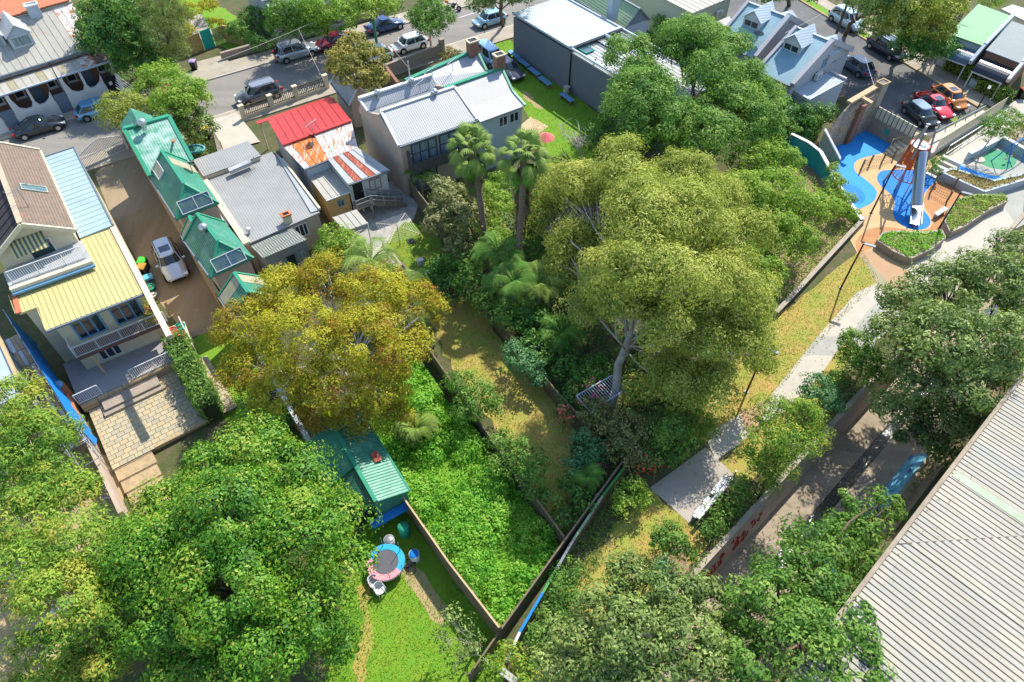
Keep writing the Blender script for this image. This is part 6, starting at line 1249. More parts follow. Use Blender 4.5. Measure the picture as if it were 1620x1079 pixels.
# planters
def planter(label,pts,h,m='concrete',plants=True,pal='lime',dens=60,ph=.45,seed=0,size=.2,wide=.22):
    T=thing('planter',label,'planter',P(*pts[0])); q=[P(*p) for p in pts]; n=len(q)
    for i in range(n): b=MB(); b.bar(q[i]+UP*h/2,q[(i+1)%n]+UP*h/2,wide,h); b.build('wall',M[m],T)
    b=MB(); b.prism([p[:2] for p in q],0,h-.12); b.build('planting_soil',M['mulch'],T)
    if plants: grow(label.split(' ')[0],[(p.x,p.y) for p in q],h-.1,pal,dens,ph,size,T)
    return T
def inpoly(xy,poly):
    x,y=xy[:,0],xy[:,1]; c=np.zeros(len(x),bool); n=len(poly)
    for i in range(n):
        x1,y1=poly[i][0],poly[i][1];x2,y2=poly[(i+1)%n][0],poly[(i+1)%n][1]; k=((y1>y)!=(y2>y))&(x<(x2-x1)*(y-y1)/(y2-y1+1e-12)+x1); c^=k
    return c
def grow(seed,poly,z,pal,dens,ph,size,parent=None,name='planting',label=None,cat=None,mound=1.2,aspect=.4,jit=.6,edge=.0,bare=.0):
    """ground planting: leaves over uneven mounds inside an outline"""
    poly=[(p[0],p[1]) for p in poly]; a=np.array(poly); lo,hi=a.min(0),a.max(0); A=(hi-lo).prod(); n=int(A*dens); xy=RNG.uniform(lo,hi,(n,2)); xy=xy[inpoly(xy,poly)]
    f=RNG.uniform(0,6,8); hgt=np.zeros(len(xy)); 
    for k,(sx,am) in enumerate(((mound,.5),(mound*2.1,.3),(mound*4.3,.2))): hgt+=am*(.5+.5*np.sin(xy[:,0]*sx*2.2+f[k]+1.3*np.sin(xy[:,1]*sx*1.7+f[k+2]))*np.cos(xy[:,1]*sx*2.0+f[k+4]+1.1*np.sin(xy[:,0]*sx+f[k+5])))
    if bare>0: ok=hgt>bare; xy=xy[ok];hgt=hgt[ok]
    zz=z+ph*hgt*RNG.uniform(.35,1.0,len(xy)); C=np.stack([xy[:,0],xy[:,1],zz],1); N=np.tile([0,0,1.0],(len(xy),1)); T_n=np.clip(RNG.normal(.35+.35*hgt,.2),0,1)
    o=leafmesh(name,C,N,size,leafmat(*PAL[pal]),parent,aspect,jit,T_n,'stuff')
    if label: o['label']=label
    if cat: o['category']=cat
    return o
# swings, posts, rope course
S_=thing('swing_set','dark framed swing set standing on the green rubber court','swing',P(1592,255)); c0,c1=P(1580,262),P(1604,250); c0.z=c1.z=0; dd=(c1-c0).normalized(); nn=V(dd.y,-dd.x,0)
b=MB(); b.tube([c0+UP*2.3,c1+UP*2.3],.05,8); b.build('top_bar',M['blue2'],S_)
for c in(c0,c1):
    for s in(-1,1): b=MB(); b.tube([c+nn*s*.8,c+UP*2.3],.045,8); b.build('leg',M['blue2'],S_)
for t_ in(.33,.67):
    x=c0.lerp(c1,t_); b=MB(); b.box(x+UP*.5,(.42,.2,.05),ax=(dd,nn,UP)); st=b.build('swing_seat',M['black'],S_); b=MB()
    for s in(-.2,.2): b.tube([x+dd*s+UP*.5,x+dd*s+UP*2.28],.012,4)
    b.build('chain',M['steel'],st)
R=thing('rope_course','row of timber posts with rope nets on the sand coloured rubber','play equipment',P(1378,265)); bs=[P(1361.5,269),P(1375,261.5),P(1394,259),P(1413,250)]
for i,x in enumerate(bs): x.z=0; b=MB(); b.tube([x,x+UP*1.15],.08,8); b.build('post',M['timber'],R)
for i in range(3):
    b=MB()
    for z_ in(.25,.6,.95): b.tube([bs[i]+UP*z_,bs[i].lerp(bs[i+1],.5)+UP*(z_-.12),bs[i+1]+UP*z_],.015,4)
    for k in range(1,6): x=bs[i].lerp(bs[i+1],k/6); b.tube([x+UP*.2,x+UP*.85],.012,4)
    b.build('rope_net',M['black'],R)
R=thing('rope_course','timber posts and low rope net on the terracotta rubber','play equipment',P(1490,305)); bs=[P(1471,306),P(1497,320),P(1507,298),P(1478,290)]
for i,x in enumerate(bs): x.z=0; b=MB(); b.tube([x,x+UP*1.2],.08,8); b.build('post',M['timber'],R)
for i in(0,2):
    b=MB()
    for z_ in(.3,.55,.8): b.tube([bs[i]+UP*z_,bs[i].lerp(bs[i+1],.5)+UP*(z_-.1),bs[i+1]+UP*z_],.015,4)
    for k in range(1,8): x=bs[i].lerp(bs[i+1],k/8); b.tube([x+UP*.25,x+UP*.75],.012,4)
    b.build('rope_net',M['black'],R)
# climbing tower and tube slide
T=thing('climbing_tower','orange netted climbing tower with leaning grey poles and a steel tube slide','play equipment',P(1430,300))
org=mat('orange_play_net',(.72,.10,.02),rough=.5)
def ring(c,r,t,m,name,n=28):
    b=MB(); pts=[c+V(r*math.cos(2*PI*k/n),r*math.sin(2*PI*k/n),0) for k in range(n+1)]; b.tube(pts,t,6,caps=False); return b.build(name,m,T)
cb=P(1434,277,1.9); ct=P(1456,229,4.6); ring(cb,1.15,.045,org,'lower_ring'); ring(cb+(ct-cb)*.5,.85,.035,org,'middle_ring'); ring(ct,.75,.05,org,'upper_ring'); b=MB(); b.tube([ct-UP*.03,ct+UP*.02],[.7,.7],20); b.build('deck',M['steel'],T)
b=MB(); n=20
for k in range(n):
    a=2*PI*k/n
    for tw in(.5,-.5): b.tube([cb+V(1.15*math.cos(a),1.15*math.sin(a),0),cb+(ct-cb)*.5+V(.86*math.cos(a+tw*.5),.86*math.sin(a+tw*.5),0),ct+V(.75*math.cos(a+tw),.75*math.sin(a+tw),0)],.022,4)
tag(b.build('net',org,T),kind='stuff')
for k in range(0,6):
    a=PI*.6+k*.5; a2=a+.42; b=MB(); u0=lambda t,an:(cb+(ct-cb)*t)+V(math.cos(an),math.sin(an),0)*(1.13-.4*t); b.add([u0(.35+.1*(k%2),a),u0(.35+.1*(k%2),a2),u0(.85,a2),u0(.85,a)],[(0,1,2,3)]); b.build('net_panel',org,T)
for a_,c_ in(((1398,287),(1466,200,6.6)),((1416,301),(1464,212,6.4)),((1463,268),(1481,202,5.4)),((1440,252),(1468,198,6.3))):
    b=MB(); x=P(*a_); x.z=0; b.tube([x,P(*c_)],[.10,.08],8); b.build('pole',M['grey'],T)
S_=thing('slide','long polished steel tube slide ending on the deep blue rubber','slide',P(1447,354)); pts=[P(1458,233,4.4),P(1459,243,4.2),P(1456,262,3.4),P(1452.5,300,2.1),P(1450,325,1.15)]
b=MB(); b.tube(pts,[.36,.42,.45,.45,.45],18,caps=False); b.tube(pts,[.34,.40,.43,.43,.43],18,caps=False); b.build('tube',M['polished'],S_)
e0,e1=P(1450,325,.78),P(1447.5,353,.35); dd=(e1-e0).normalized(); sx=dd.cross(UP).normalized(); b=MB(); b.box((e0+e1)/2,((e1-e0).length+.3,.84,.05),ax=(dd,sx,dd.cross(sx)*-1))
for sg in(-1,1): b.box((e0+e1)/2+sx*sg*.43+UP*.12,((e1-e0).length+.3,.05,.26),ax=(dd,sx,dd.cross(sx)*-1))
b.build('chute_end',M['steel'],S_); b=MB(); b.bar(V(e1.x,e1.y,0),V(e1.x,e1.y,.34),.5,.1); b.build('foot',M['grey'],S_)
for i in(2,3): b=MB(); x=pts[i]; b.tube([V(x.x,x.y,0),V(x.x,x.y,x.z-.4)],.06,8); b.build('support',M['steel'],S_)
# pit walls
for lab,pts in(('pale blue capped wall around the sunken green play court',[(1527,254),(1571,232),(1577,226),(1640,262)]),):
    W=thing('court_wall',lab,'wall',P(1570,235)); q=[P(*p) for p in pts]
    for a_,b_ in zip(q[:-1],q[1:]): b=MB(); b.bar(a_+UP*.4,b_+UP*.4,.28,.8); b.build('wall_face',M['bluewall'],W); b=MB(); b.bar(a_+UP*.83,b_+UP*.83,.4,.06); b.build('coping',M['white'],W)
b=MB(); q=P(1548,253); b.lathe(q,[(.55,0),(.55,.1),(.45,.12)],20); top(b.build('tree_ring',M['pathc'],None),'round pale tree ring at the edge of the green court','tree ring')
# ================= garden things =================
def bin_(label,pos,lid,body='greyc',group=None,rz=.5,name='wheelie_bin'):
    p=P(*pos); T=thing(name,label,'bin',p,0,group); b=MB(); b.add([p+V(x*.24,y*.26,0) for x in(-1,1) for y in(-1,1)]+[p+V(x*.29,y*.33,.95) for x in(-1,1) for y in(-1,1)],[(0,1,5,4),(2,6,7,3),(0,4,6,2),(1,3,7,5),(4,5,7,6)]); b.build('body',M[body],T); b=MB(); b.box(p+UP*.99,(.62,.7,.08)); b.box(p+UP*1.04,(.5,.55,.05)); b.build('lid',lid,T)
    for s in(-1,1): b=MB(); b.tube([p+V(s*.22,-.3,.1),p+V(s*.27,-.3,.1)],[.1,.1],10); b.build('wheel',TY,T)
    b=MB(); b.tube([p+V(-.2,-.36,.93),p+V(.2,-.36,.93)],.025,6); b.build('handle',PLT,T); return T
limeg=mat('lime_plastic',(.06,.50,.05)); yel=mat('yellow_plastic',(.75,.55,.02)); purp=mat('lilac_plastic',(.42,.30,.60)); redp=mat('red_plastic',(.55,.04,.03)); skyb=mat('pale_blue_plastic',(.12,.42,.55)); grnp=mat('green_plastic',(.02,.30,.18))
bin_('green lidded bin, first in the row by the yellow roof wall',(232,426),limeg,'black'); bin_('ochre lidded bin second in the row by the yellow roof wall',(231,436),mat('ochre_plastic',(.45,.24,.04)),'black')
bin_('yellow lidded bin standing in the front yard of the grey roofed house',(330,217),yel,'black'); bin_('lilac lidded bin on the far footpath',(309,110),purp,'black'); bin_('red lidded council bin near the right hand fence',(1613,155),redp,'black')
def box_(name,label,cat,pos,sz,m,rz=.55,z=0,lid=None):
    p=P(*pos); T=thing(name,label,cat,p+UP*z); b=MB(); b.box(p+UP*(z+sz[2]/2),sz,rz); b.build('body',m,T,bevel=.02); b=MB(); b.box(p+UP*(z+sz[2]+.02),(sz[0]*1.06,sz[1]*1.06,.04),rz); b.build('lid',lid or m,T); return T
box_('storage_tub','pale blue tub beside the ochre lidded bin','tub',(237,445),(.7,.55,.5),skyb); box_('crate','orange brown open crate on the driveway edge','crate',(240,453),(.75,.6,.3),M['timberp'],lid=M['dark'])  # the crate's dark lid plate stands in for the shade inside it
def pot(label,pos,r,h,m,z=0,plant=None,name='plant_pot',cat='pot',group=None):
    p=P(*pos,z) if z else P(*pos); T=thing(name,label,cat,p,0,group); b=MB(); b.lathe(p,[(r*.7,0),(r,h*.9),(r*1.08,h*.9),(r*1.08,h),(r*.9,h),(r*.88,h*.85)],14); b.build('body',m,T); b=MB(); b.lathe(p,[(r*.88,h*.84),(.01,h*.86)],12); b.build('soil',M['soil'],T)
    if plant: C=np.array(p)+np.array([0,0,h+.25])+RNG.normal(0,.22,(160,3)); leafmesh('foliage',C,C-np.array(p)-np.array([0,0,h]),.16,leafmat(*PAL[plant]),T,.4)
    return T
pot('dark green round tub below the crate on the driveway',(241,461),.36,.5,grnp); pot('small white pot at the end of the driveway bins',(245,470),.26,.3,M['white'])
pot('bright red pot on the ledge at the foot of the driveway',(276,527),.28,.4,redp,1.2); pot('green round tub beside the red pot',(287,521),.36,.35,grnp,1.2); pot('large terracotta pot below the red pot',(281,535),.42,.4,M['terracotta'],1.2); pot('small terracotta pot at the end of the ledge',(291,532),.25,.35,M['terracotta'],1.2)
b=MB(); b.slab([P(262,520,1.2),P(292,508,1.2),P(304,545,1.2),P(276,555,1.2)],1.2); T=thing('ledge','rendered ledge holding pots at the foot of the driveway','ledge',P(283,530)); b.build('base',M['cream'],T); railing(T,P(289,513,1.2),P(302,540,1.2),.8,.25,'white')
pot('orange hanging bowl planter on the balcony corner',(240,488),.35,.3,M['terracotta'],4.4,'lime')
for i,(x,y) in enumerate([(243,505),(247,510),(238,512)]): pot(['small potted plant on the balcony nearest the hanging bowl','potted plant at the far right balcony end','potted plant on the balcony left of the others'][i],(x,y),.2,.3,M['terracotta'],3.2,'brn',group='balcony pots')
# lattice screen, pool in the small front yard
F=thing('lattice_screen','diagonal lattice screen beside the yellow lidded bin','screen',P(348,222)); a0,a1=P(340,216),P(356,245); a0.z=a1.z=0; dd=(a1-a0).normalized(); L_=(a1-a0).length; b=MB()
for i in range(-4,10):
    x=i*.25
    for s in(0,1):
        p=max(0,x);q=min(L_,x+1.5)
        if q-p<.2: continue
        z0,z1=(p-x),(q-x); 
        if s: z0,z1=1.5-z0,1.5-z1
        b.bar(a0+dd*p+UP*z0,a0+dd*q+UP*z1,.04,.02)
b.bar(a0+UP*1.5,a1+UP*1.5,.06,.06); b.bar(a0,a0+UP*1.5,.07,.07); b.bar(a1,a1+UP*1.5,.07,.07); b.build('lattice',M['cream'],F)
b=MB(); p=P(308,238); b.tube_rings([[p+V(r*math.cos(a),r*.7*math.sin(a),h) for a in [k*PI/8 for k in range(16)]] for r,h in((1.0,0),(1.05,.2),(.9,.22),(.85,.08))]); top(b.build('paddling_pool',skyb,None),'small blue paddling pool in the shady front yard corner','paddling pool')
# clothes hoist
p=P(633,388); p.z=0; T=thing('clothes_hoist','rotary clothes hoist with green lines over the back lawn','clothes hoist',p); c=p+UP*2.1; b=MB(); b.tube([p,c+UP*.15],.035,8); b.build('post',mat('hoist_green',(.30,.42,.26),rough=.5),T)
ends=[P(641,337,2.3),P(664,370,2.25),P(615.6,384.5,2.3),P(594.5,353,2.3)]
for e in ends: b=MB(); b.tube([c,e],.022,6); b.build('arm',M['cream'],T)
b=MB()
for i in range(4):
    for t_ in(.35,.48,.61,.74,.87,1.0): b.tube([c.lerp(ends[i],t_)-UP*.0,c.lerp(ends[(i+1)%4],t_)],.011,4)
b.build('line',M['white'],T)
# brown backyard shed
T=thing('garden_shed','small brown roofed shed on the slab behind the cottage','shed',P(617,425)); q=[P(595.6,410,2.0),P(622,398,2.0),P(636,419,2.0),P(609,430,2.0)]; b=MB(); b.slab(q,.08); b.build('roof',mat('dusty_brown_sheet',(.36,.28,.22),(.31,.24,.19),rough=.7,wave=(.2,33,.02)),T); w=MB(); shell(w,inset(q,.12),0,1.9); w.build('wall',M['bluewall'],T); li=inset(q,.12); door(T,li[3],li[2],1.9,.4,1.2,.15,1.85,M['bdoor'])
b=MB()
for (x,y) in((660,446),(672,438)): pass
T=thing('garden_edge','rough timber garden edging at the end of the small lawn','edging',P(660,440)); 
for a_,b_ in(((648,430),(660,450)),((655,452),(690,438)),((606,388),(648,432))): b=MB(); b.bar(P(*a_)+UP*.15,P(*b_)+UP*.15,.12,.3); b.build('sleeper',M['timber'],T)
b=MB(); p=P(666,419); b.box(p+UP*.3,(.5,.4,.6),.4); o=b.build('utility_box',M['white'],None,bevel=.03); top(o,'small white box standing on the cottage back lawn','box')
b=MB(); p=P(650,382); b.box(p+UP*.03,(.6,.6,.05),.4); top(b.build('drain_cover',M['dark'],None),'square dark drain cover in the cottage lawn','drain cover')
# trampoline and chairs
zt=.72; c=P(610,889,zt); T=thing('trampoline','round trampoline with half blue and half pink edge padding','trampoline',V(c.x,c.y,0)); R0=1.06
n=36; blue=mat('trampoline_blue_pad',(.015,.36,.62),rough=.5); pink=mat('trampoline_pink_pad',(.70,.32,.34),(.60,.16,.20),rough=.6,scale=9)
for nm,m,k0,k1 in(('blue_pad',blue,-3,17),('pink_pad',pink,17,33)):
    b=MB()
    for k in range(k0,k1):
        a,a2=2*PI*k/n,2*PI*(k+1)/n; q=[c+V(r*math.cos(t),r*math.sin(t),h) for r,h,t in((.72,.02,a),(.72,.02,a2),(R0,.03,a2),(R0,.03,a),(R0+.02,-.08,a),(R0+.02,-.08,a2))]; b.add(q,[(0,3,2,1),(3,4,5,2)])
    b.build(nm,m,T)
b=MB(); b.tube([c-UP*.02,c+UP*.0],[.74,.74],36); b.build('mat',mat('trampoline_mat',(.10,.10,.11),(.08,.08,.09),rough=.7),T); b=MB(); b.tube([c+V(R0*math.cos(2*PI*k/n),R0*math.sin(2*PI*k/n),-.08) for k in range(n+1)],.03,6); b.build('frame',M['steel'],T)
for k in range(6):
    a=2*PI*k/6+.35; x=c+V(math.cos(a),math.sin(a),0)*(R0+.02); b=MB(); b.tube([V(x.x,x.y,0),V(x.x,x.y,zt)],.025,6); b.build('leg',M['steel'],T)
for (px_,py_) in((606,864),(633,871),(582,882),(638,905),(590,914),(618,918)):
    x=P(px_,py_,zt); b=MB(); b.tube([x,x+UP*1.05],.022,6); b.build('pole',M['grey'],T)
def chair(label,pos,rz,group):
    p=P(*pos); T=thing('garden_chair',label,'chair',p,0,group); d=V(math.cos(rz),math.sin(rz),0); s=V(-d.y,d.x,0); b=MB(); b.tube_rings([[p+UP*h+d*r*math.cos(a)+s*r*math.sin(a) for a in [k*PI/7 for k in range(14)]] for r,h in((.2,.42),(.26,.44),(.26,.46))]); b.build('seat',M['white'],T)
    b=MB(); rg=[]
    for z_,r in((.46,.25),(.66,.28),(.84,.27)): rg.append([p+UP*z_-d*r*math.cos(a)+s*r*math.sin(a)-d*(z_-.46)*.2 for a in [(-1+k/5)*1.25 for k in range(11)]])
    for i in range(2):
        for k in range(10): b.add([rg[i][k],rg[i][k+1],rg[i+1][k+1],rg[i+1][k]],[(0,1,2,3)],True)
    o=b.build('backrest',M['white'],T); m=o.modifiers.new('solid','SOLIDIFY'); m.thickness=.025
    for i in(-1,1):
        for j in(-1,1): b=MB(); b.tube([p+d*.17*i+s*.17*j+UP*.43,p+d*.24*i+s*.23*j],.022,6); b.build('leg',M['white'],T)
        b=MB(); b.tube([p+s*.27*i-d*.15+UP*.66,p+s*.29*i+d*.15+UP*.66,p+s*.24*i+d*.2+UP*.44],.02,6); b.build('armrest',M['white'],T)
chair('white plastic garden chair nearer the trampoline',(594,927),-.9,'white garden chairs'); chair('white plastic garden chair farther from the trampoline',(603,938),-.9,'white garden chairs')
def drum(label,pos,r,h,top_,side,cat='drum'):
    p=P(*pos); T=thing('drum',label,cat,p); b=MB(); b.lathe(p,[(r*.96,0),(r,.05),(r,h*.5),(r*1.03,h*.52),(r,h*.54),(r,h)],18); b.build('side',side,T); b=MB(); b.lathe(p+UP*(h+.004),[(r*.93,0),(r*.9,.03),(.02,.02)],18); b.build('top',top_,T)
drum('white drum with a blue top between trampoline and dark fence',(657,884),.3,.7,M['blue2'],M['white']); drum('grey drum standing behind the trampoline',(618,862),.3,.75,M['grey'],M['white']); drum('dark green rain barrel in the fence corner',(641,845),.32,1.0,grnp,grnp)
# bicycle lying beside the trampoline
T=thing('bicycle','small bicycle lying on bare soil next to the trampoline','bicycle',P(647,898)); fr=mat('purple_frame',(.16,.05,.22),rough=.4); p=P(645,893); q=P(651,903)
for x in(p,q): b=MB(); b.tube([x+V(.25*math.cos(a),.22*math.sin(a),.12+.06*math.sin(a)) for a in [k*PI/8 for k in range(17)]],.02,5); b.build('wheel',TY,T)
b=MB(); b.tube([p+UP*.15,p.lerp(q,.5)+UP*.3,q+UP*.15],.02,5); b.tube([p.lerp(q,.5)+UP*.3,p.lerp(q,.5)+V(.25,.15,.2)],.02,5); b.build('frame',fr,T); b=MB(); b.box(p.lerp(q,.5)+V(.27,.17,.22),(.2,.1,.05)); b.build('saddle',PLT,T)
# benches along the grey wall, bluish light put into their seat colour; boxes
for i,(x,y) in enumerate([(819,90),(834,103),(851,117),(868,132),(903,158)]):
    p=P(x,y)-E1*.5; T=thing('garden_bench',['first','second','third','fourth','last'][i]+' low blue bench from the street along the slate grey wall','bench',p,0,'benches along the grey wall'); b=MB(); b.box(p+UP*.47,(1.9,.6,.06),ax=(E2,E1,UP)); b.build('seat',M['bluetrim'],T)
    for s in(-1,1): b=MB(); b.box(p+E2*s*.8+UP*.22,(.1,.5,.44),ax=(E2,E1,UP)); b.build('leg',M['timber'],T)
p=P(896,150); T=thing('plant_pot','pale urn by the downpipe of the slate grey wall','pot',p); b=MB(); b.lathe(p,[(.2,0),(.35,.4),(.3,.8),(.36,.9)],12); b.build('body',M['pathc'],T)
# timber rails near second palm
T=thing('deck_rail','pale timber deck with white rails behind the second palm','deck',P(868,285)); 
for i in range(5): b=MB(); b.bar(P(843,290+i*3.2-2,.6),P(888,270+i*3.2-2,.6),.14,.05); b.build('board',M['timberp'] if i%2 else M['white'],T)
for x,y in((843,296),(888,276)): b=MB(); p=P(x,y); b.bar(p,p+UP*1.0,.1,.1); b.build('post',M['timber'],T)
b=MB(); p=P(862,238); cR=[p+V(.9*math.cos(a),.9*math.sin(a),1.4+.0*a) for a in [k*PI/4 for k in range(8)]]; ap=p+UP*1.9
T=thing('parasol','coral pink sun umbrella beside the lawn behind the duplex','umbrella',p)
for k in range(8): b=MB(); b.add([cR[k],cR[(k+1)%8],ap],[(0,1,2)]); b.build('canopy_panel',mat('coral_cloth',(.62,.12,.11),(.55,.18,.16),rough=.8),T)
b=MB(); b.tube([p,ap],.025,6); b.build('pole',M['timber'],T)
# wire pergola with flowers
T=thing('pergola','weathered wire pergola half covered by climbing plants near the eucalyptus trunk','pergola',P(945,625)); q=[P(912,626,2.0),P(968,594,2.0),P(990,616,2.0),P(934,652,2.0)]
for i in range(4): b=MB(); b.bar(q[i],q[(i+1)%4],.07,.07); b.build('beam',M['bluewall'],T); b=MB(); b.bar(V(q[i].x,q[i].y,0),q[i],.08,.08); b.build('post',M['timber'],T)
for i in range(1,16): b=MB(); t_=i/16; b.bar(q[0].lerp(q[1],t_)+UP*.05,q[3].lerp(q[2],t_)+UP*.05,.035,.03); b.build('slat',M['bluewall'],T)
# blue signal box at the foot, small sign near lane
p=P(800,1075,1.6); p0=V(p.x,p.y,0); T=thing('lane_lamp','grey flat headed lamp by the lane fence at the bottom edge','lamp',p0); b=MB(); b.tube([p0,p],.05,6); b.build('pole',M['black'],T); b=MB(); b.box(p+V(.15,.15,0),(.9,.35,.1),-.6); b.build('lamp_head',M['greyc'],T)
T=thing('bin_rack','white and grey metal rack at the dirt yard edge left of the steps','rack',P(178,785)); 
for i in range(4): b=MB(); b.bar(P(165,770+i*6,.7),P(178,768+i*6,.7),.06,.05); b.build('shelf_bar',M['white'],T)
for x,y in((165,772),(178,770),(168,795),(181,792)): b=MB(); p=P(x,y); b.bar(p,p+UP*.75,.05,.05); b.build('leg',M['white'],T)
# arched driveway gate
G=thing('driveway_gate','white arched ornamental gate across the top of the stained driveway','gate',P(170,248)); a0,a1=P(134,268),P(204,236); a0.z=a1.z=0; dd=(a1-a0).normalized(); L_=(a1-a0).length; arc=lambda t:1.3+.75*math.sin(t*PI); b=MB(); b.tube([a0+dd*L_*t+UP*arc(t) for t in [k/20 for k in range(21)]],.04,6); b.build('arch_rail',M['white'],G)
for z_ in(.15,1.0): b=MB(); b.bar(a0+UP*z_,a1+UP*z_,.05,.05); b.build('rail',M['white'],G)
for k in range(33): b=MB(); t=k/32; x=a0+dd*L_*t; b.bar(x+UP*.1,x+UP*arc(t),.03,.03); b.build('bar',M['grey'],G)
for x in(a0,a1): b=MB(); b.bar(x,x+UP*1.8,.22,.22); b.build('post',M['white'],G)
# front garden walls around the small white roofed shed
T=thing('garden_wall','mossy brick front garden wall beside the street tree','wall',P(660,105)); 
for a_,b_ in(((612,122),(700,88)),((612,122),(632,150))): b=MB(); b.bar(P(*a_)+UP*.7,P(*b_)+UP*.7,.3,1.4); b.build('wall_face',M['brick'] if a_[1]>120 and b_[1]>120 else M['stone'],T)
b=MB(); x=P(700,88); b.box(x+UP*.95,(.5,.5,1.9),.55); b.build('pier',M['stone'],T)
T=thing('front_wall','low pale front wall along the side street footpath by the hedges','wall',P(1520,110))
for a_,b_ in(((1470,92),(1520,122)),((1532,135),(1572,158))): b=MB(); b.bar(P(*a_)+UP*.4,P(*b_)+UP*.4,.35,.8); b.build('wall_face',M['bluewall'],T)
b=MB(); x=P(1475,95); b.box(x+UP*.6,(.9,.7,1.2),.4); b.build('meter_box',M['concrete'],T)
def split(bl,f=.78,dz=.9,seed=1):
    r=random.Random(seed); out=[]
    for x,y,z,q in bl:
        for k in range(2): a=r.uniform(0,2*PI); out.append((x+q*.42*math.cos(a+k*PI),y+q*.36*math.sin(a+k*PI),z+r.uniform(-dz,dz*.4),q*f*r.uniform(.85,1.15)))
    return out
# -- large trees --
tree('jacaranda','big rounded mid green tree between the grey building and the dormer houses','tree',(1075,255),split([(1010,110,7,52),(1085,90,8,60),(1160,120,8,58),(1200,170,6.5,42),(980,165,6,40),(1050,165,8.5,68),(1130,195,7.5,62),(1060,215,5,52),(985,215,3.8,34),(1190,215,4,34),(1160,70,6.5,28),(1120,60,6,32)],.84,.8,4),T_('jac'),.2,38,.85,'barkd',.4,clump=9,fill=.06)
tree('gum_tree','tall spreading eucalyptus with a pale trunk and olive crown in the centre','tree',(965,670),split([(870,300,5,34),(865,350,4.5,30),(1030,310,9.5,46),(1095,300,8,40),(980,270,10,50),(1060,275,10.5,55),(920,310,6.5,48),(1130,300,9,42),(1000,345,12,70),(1090,360,12,68),(905,370,5.5,46),(1165,380,9.5,52),(945,425,6.5,50),(1040,430,12,62),(1130,450,10,60),(1190,470,8,38),(885,430,4.2,34),(938,490,4.5,38),(1000,470,10.5,50),(1045,495,9.5,44),(965,455,9,40),(1090,520,8,50),(1170,530,7,48),(1205,560,4.5,30),(1050,600,5,45),(1120,600,5,45)]),T_('euc'),.19,44,.9,'bark',.32,lo=-.15,aspect=.36,droop=.6,clump=13,fork=.62,fill=.05)
tree('yellow_tree','large spreading golden yellow tree over the rear gardens','tree',(585,690),[(450,470,6.5,50),(520,450,7,52),(590,470,7,50),(400,520,6,55),(480,530,8,66),(570,540,8,64),(640,560,6.5,46),(390,590,4.5,44),(450,620,5,50),(530,610,6,52),(600,620,5,45),(650,480,5.5,40),(560,660,3.5,34),(625,660,3.2,28),(500,660,3,28)],T_('yel'),.15,60,.65,'barkw',.22,lo=-.15,aspect=.45,clump=8,fork=.5,fill=.1)
tree('fig_tree','huge dark green broad leaved tree filling the lower left foreground','tree',(400,960),[(400,720,5.5,55),(335,750,6,54),(470,760,6,60),(275,805,6,54),(360,820,8,80),(470,850,7,75),(250,880,7,72),(530,830,4.5,48),(545,905,4,45),(360,930,7.5,82),(480,960,5.5,62),(270,980,6,70),(400,1030,6,72),(520,1010,3.5,42),(300,1060,5,60),(215,850,4,34)],T_('fig'),.17,52,.85,'barkd',.45,lo=-.2,clump=11,aspect=.5,fill=.06)
tree('gum_tree','loose light green eucalyptus with bare white limbs at the left edge','tree',(90,1010),[(20,640,5.5,48),(40,690,5,44),(80,760,5,40),(70,700,5.5,50),(20,740,5,48),(110,790,5.5,46),(40,830,6,58),(120,870,7,60),(30,920,7,60),(180,900,7,52),(90,960,8,64),(170,980,6,50),(245,930,6.5,34),(275,1010,5.5,32),(60,1040,6,50),(170,1050,5,45),(250,870,6.5,30),(130,1070,5,40)],T_('gum'),.19,60,.65,'barkw',.2,lo=-.2,aspect=.36,clump=8,fork=.6,droop=.5)
tree('street_tree','dense dark tree and feathery casuarina above the stone footpath','tree',(225,115),[(160,25,7,38),(200,15,8,42),(185,60,6,44),(150,60,6,30),(215,85,4,36),(250,95,3,30),(185,100,2.5,26)],T_('dark'),.24,24,.7,'barkd',.3)
tree('casuarina','feathery dull green casuarina beside the dark street tree','tree',(262,108),[(255,20,8,38),(265,55,6.5,36),(275,80,4,28),(285,30,6,24)],T_('casu'),.2,34,.6,'barkd',.25,aspect=.18,droop=1.5)
tree('street_tree','bushy yellow green tree behind the green townhouse','tree',(265,190),[(255,128,5,34),(295,145,5,34),(240,150,4.5,28),(275,165,5,36),(310,160,4,24)],T_('lime'),.2,30,.55,'barkd',.2)
tree('street_tree','greyish olive tree overhanging the pale blue hatchback','tree',(210,205),[(190,170,4.5,30),(180,185,4,26),(215,175,4.5,28),(205,200,3.5,24)],T_('euc'),.2,26,.5,'barkd',.18,aspect=.3)
tree('camellia','dark glossy shrub tree in the corner next to the front green roof','tree',(310,225),[(300,190,3,30),(318,205,2.5,24),(295,215,2,22),(280,200,3,22)],T_('olv'),.2,26,.5,'barkd',.15)
tree('street_tree','bronze green street tree in front of the white car','tree',(566,150),[(560,75,5.5,26),(545,95,5,28),(585,95,5.5,30),(565,115,5,36),(590,125,4,26),(535,110,4.5,20)],T_('brn'),.24,24,.5,'barkd',.16)
tree('street_tree','rounded fresh green street tree beside the white wagon','tree',(683,80),[(680,15,4.5,26),(665,30,4.2,22),(697,30,4.2,24),(680,42,3.8,26)],T_('jac'),.18,30,.42,'bark',.13,fork=.55)
tree('street_tree','open crowned street tree over the light blue parked car','tree',(797,42),[(775,-8,6.5,30),(800,-22,7,34),(760,8,5,22),(820,-5,6,28)],T_('olv'),.2,24,.5,'barkd',.22,fork=.6)
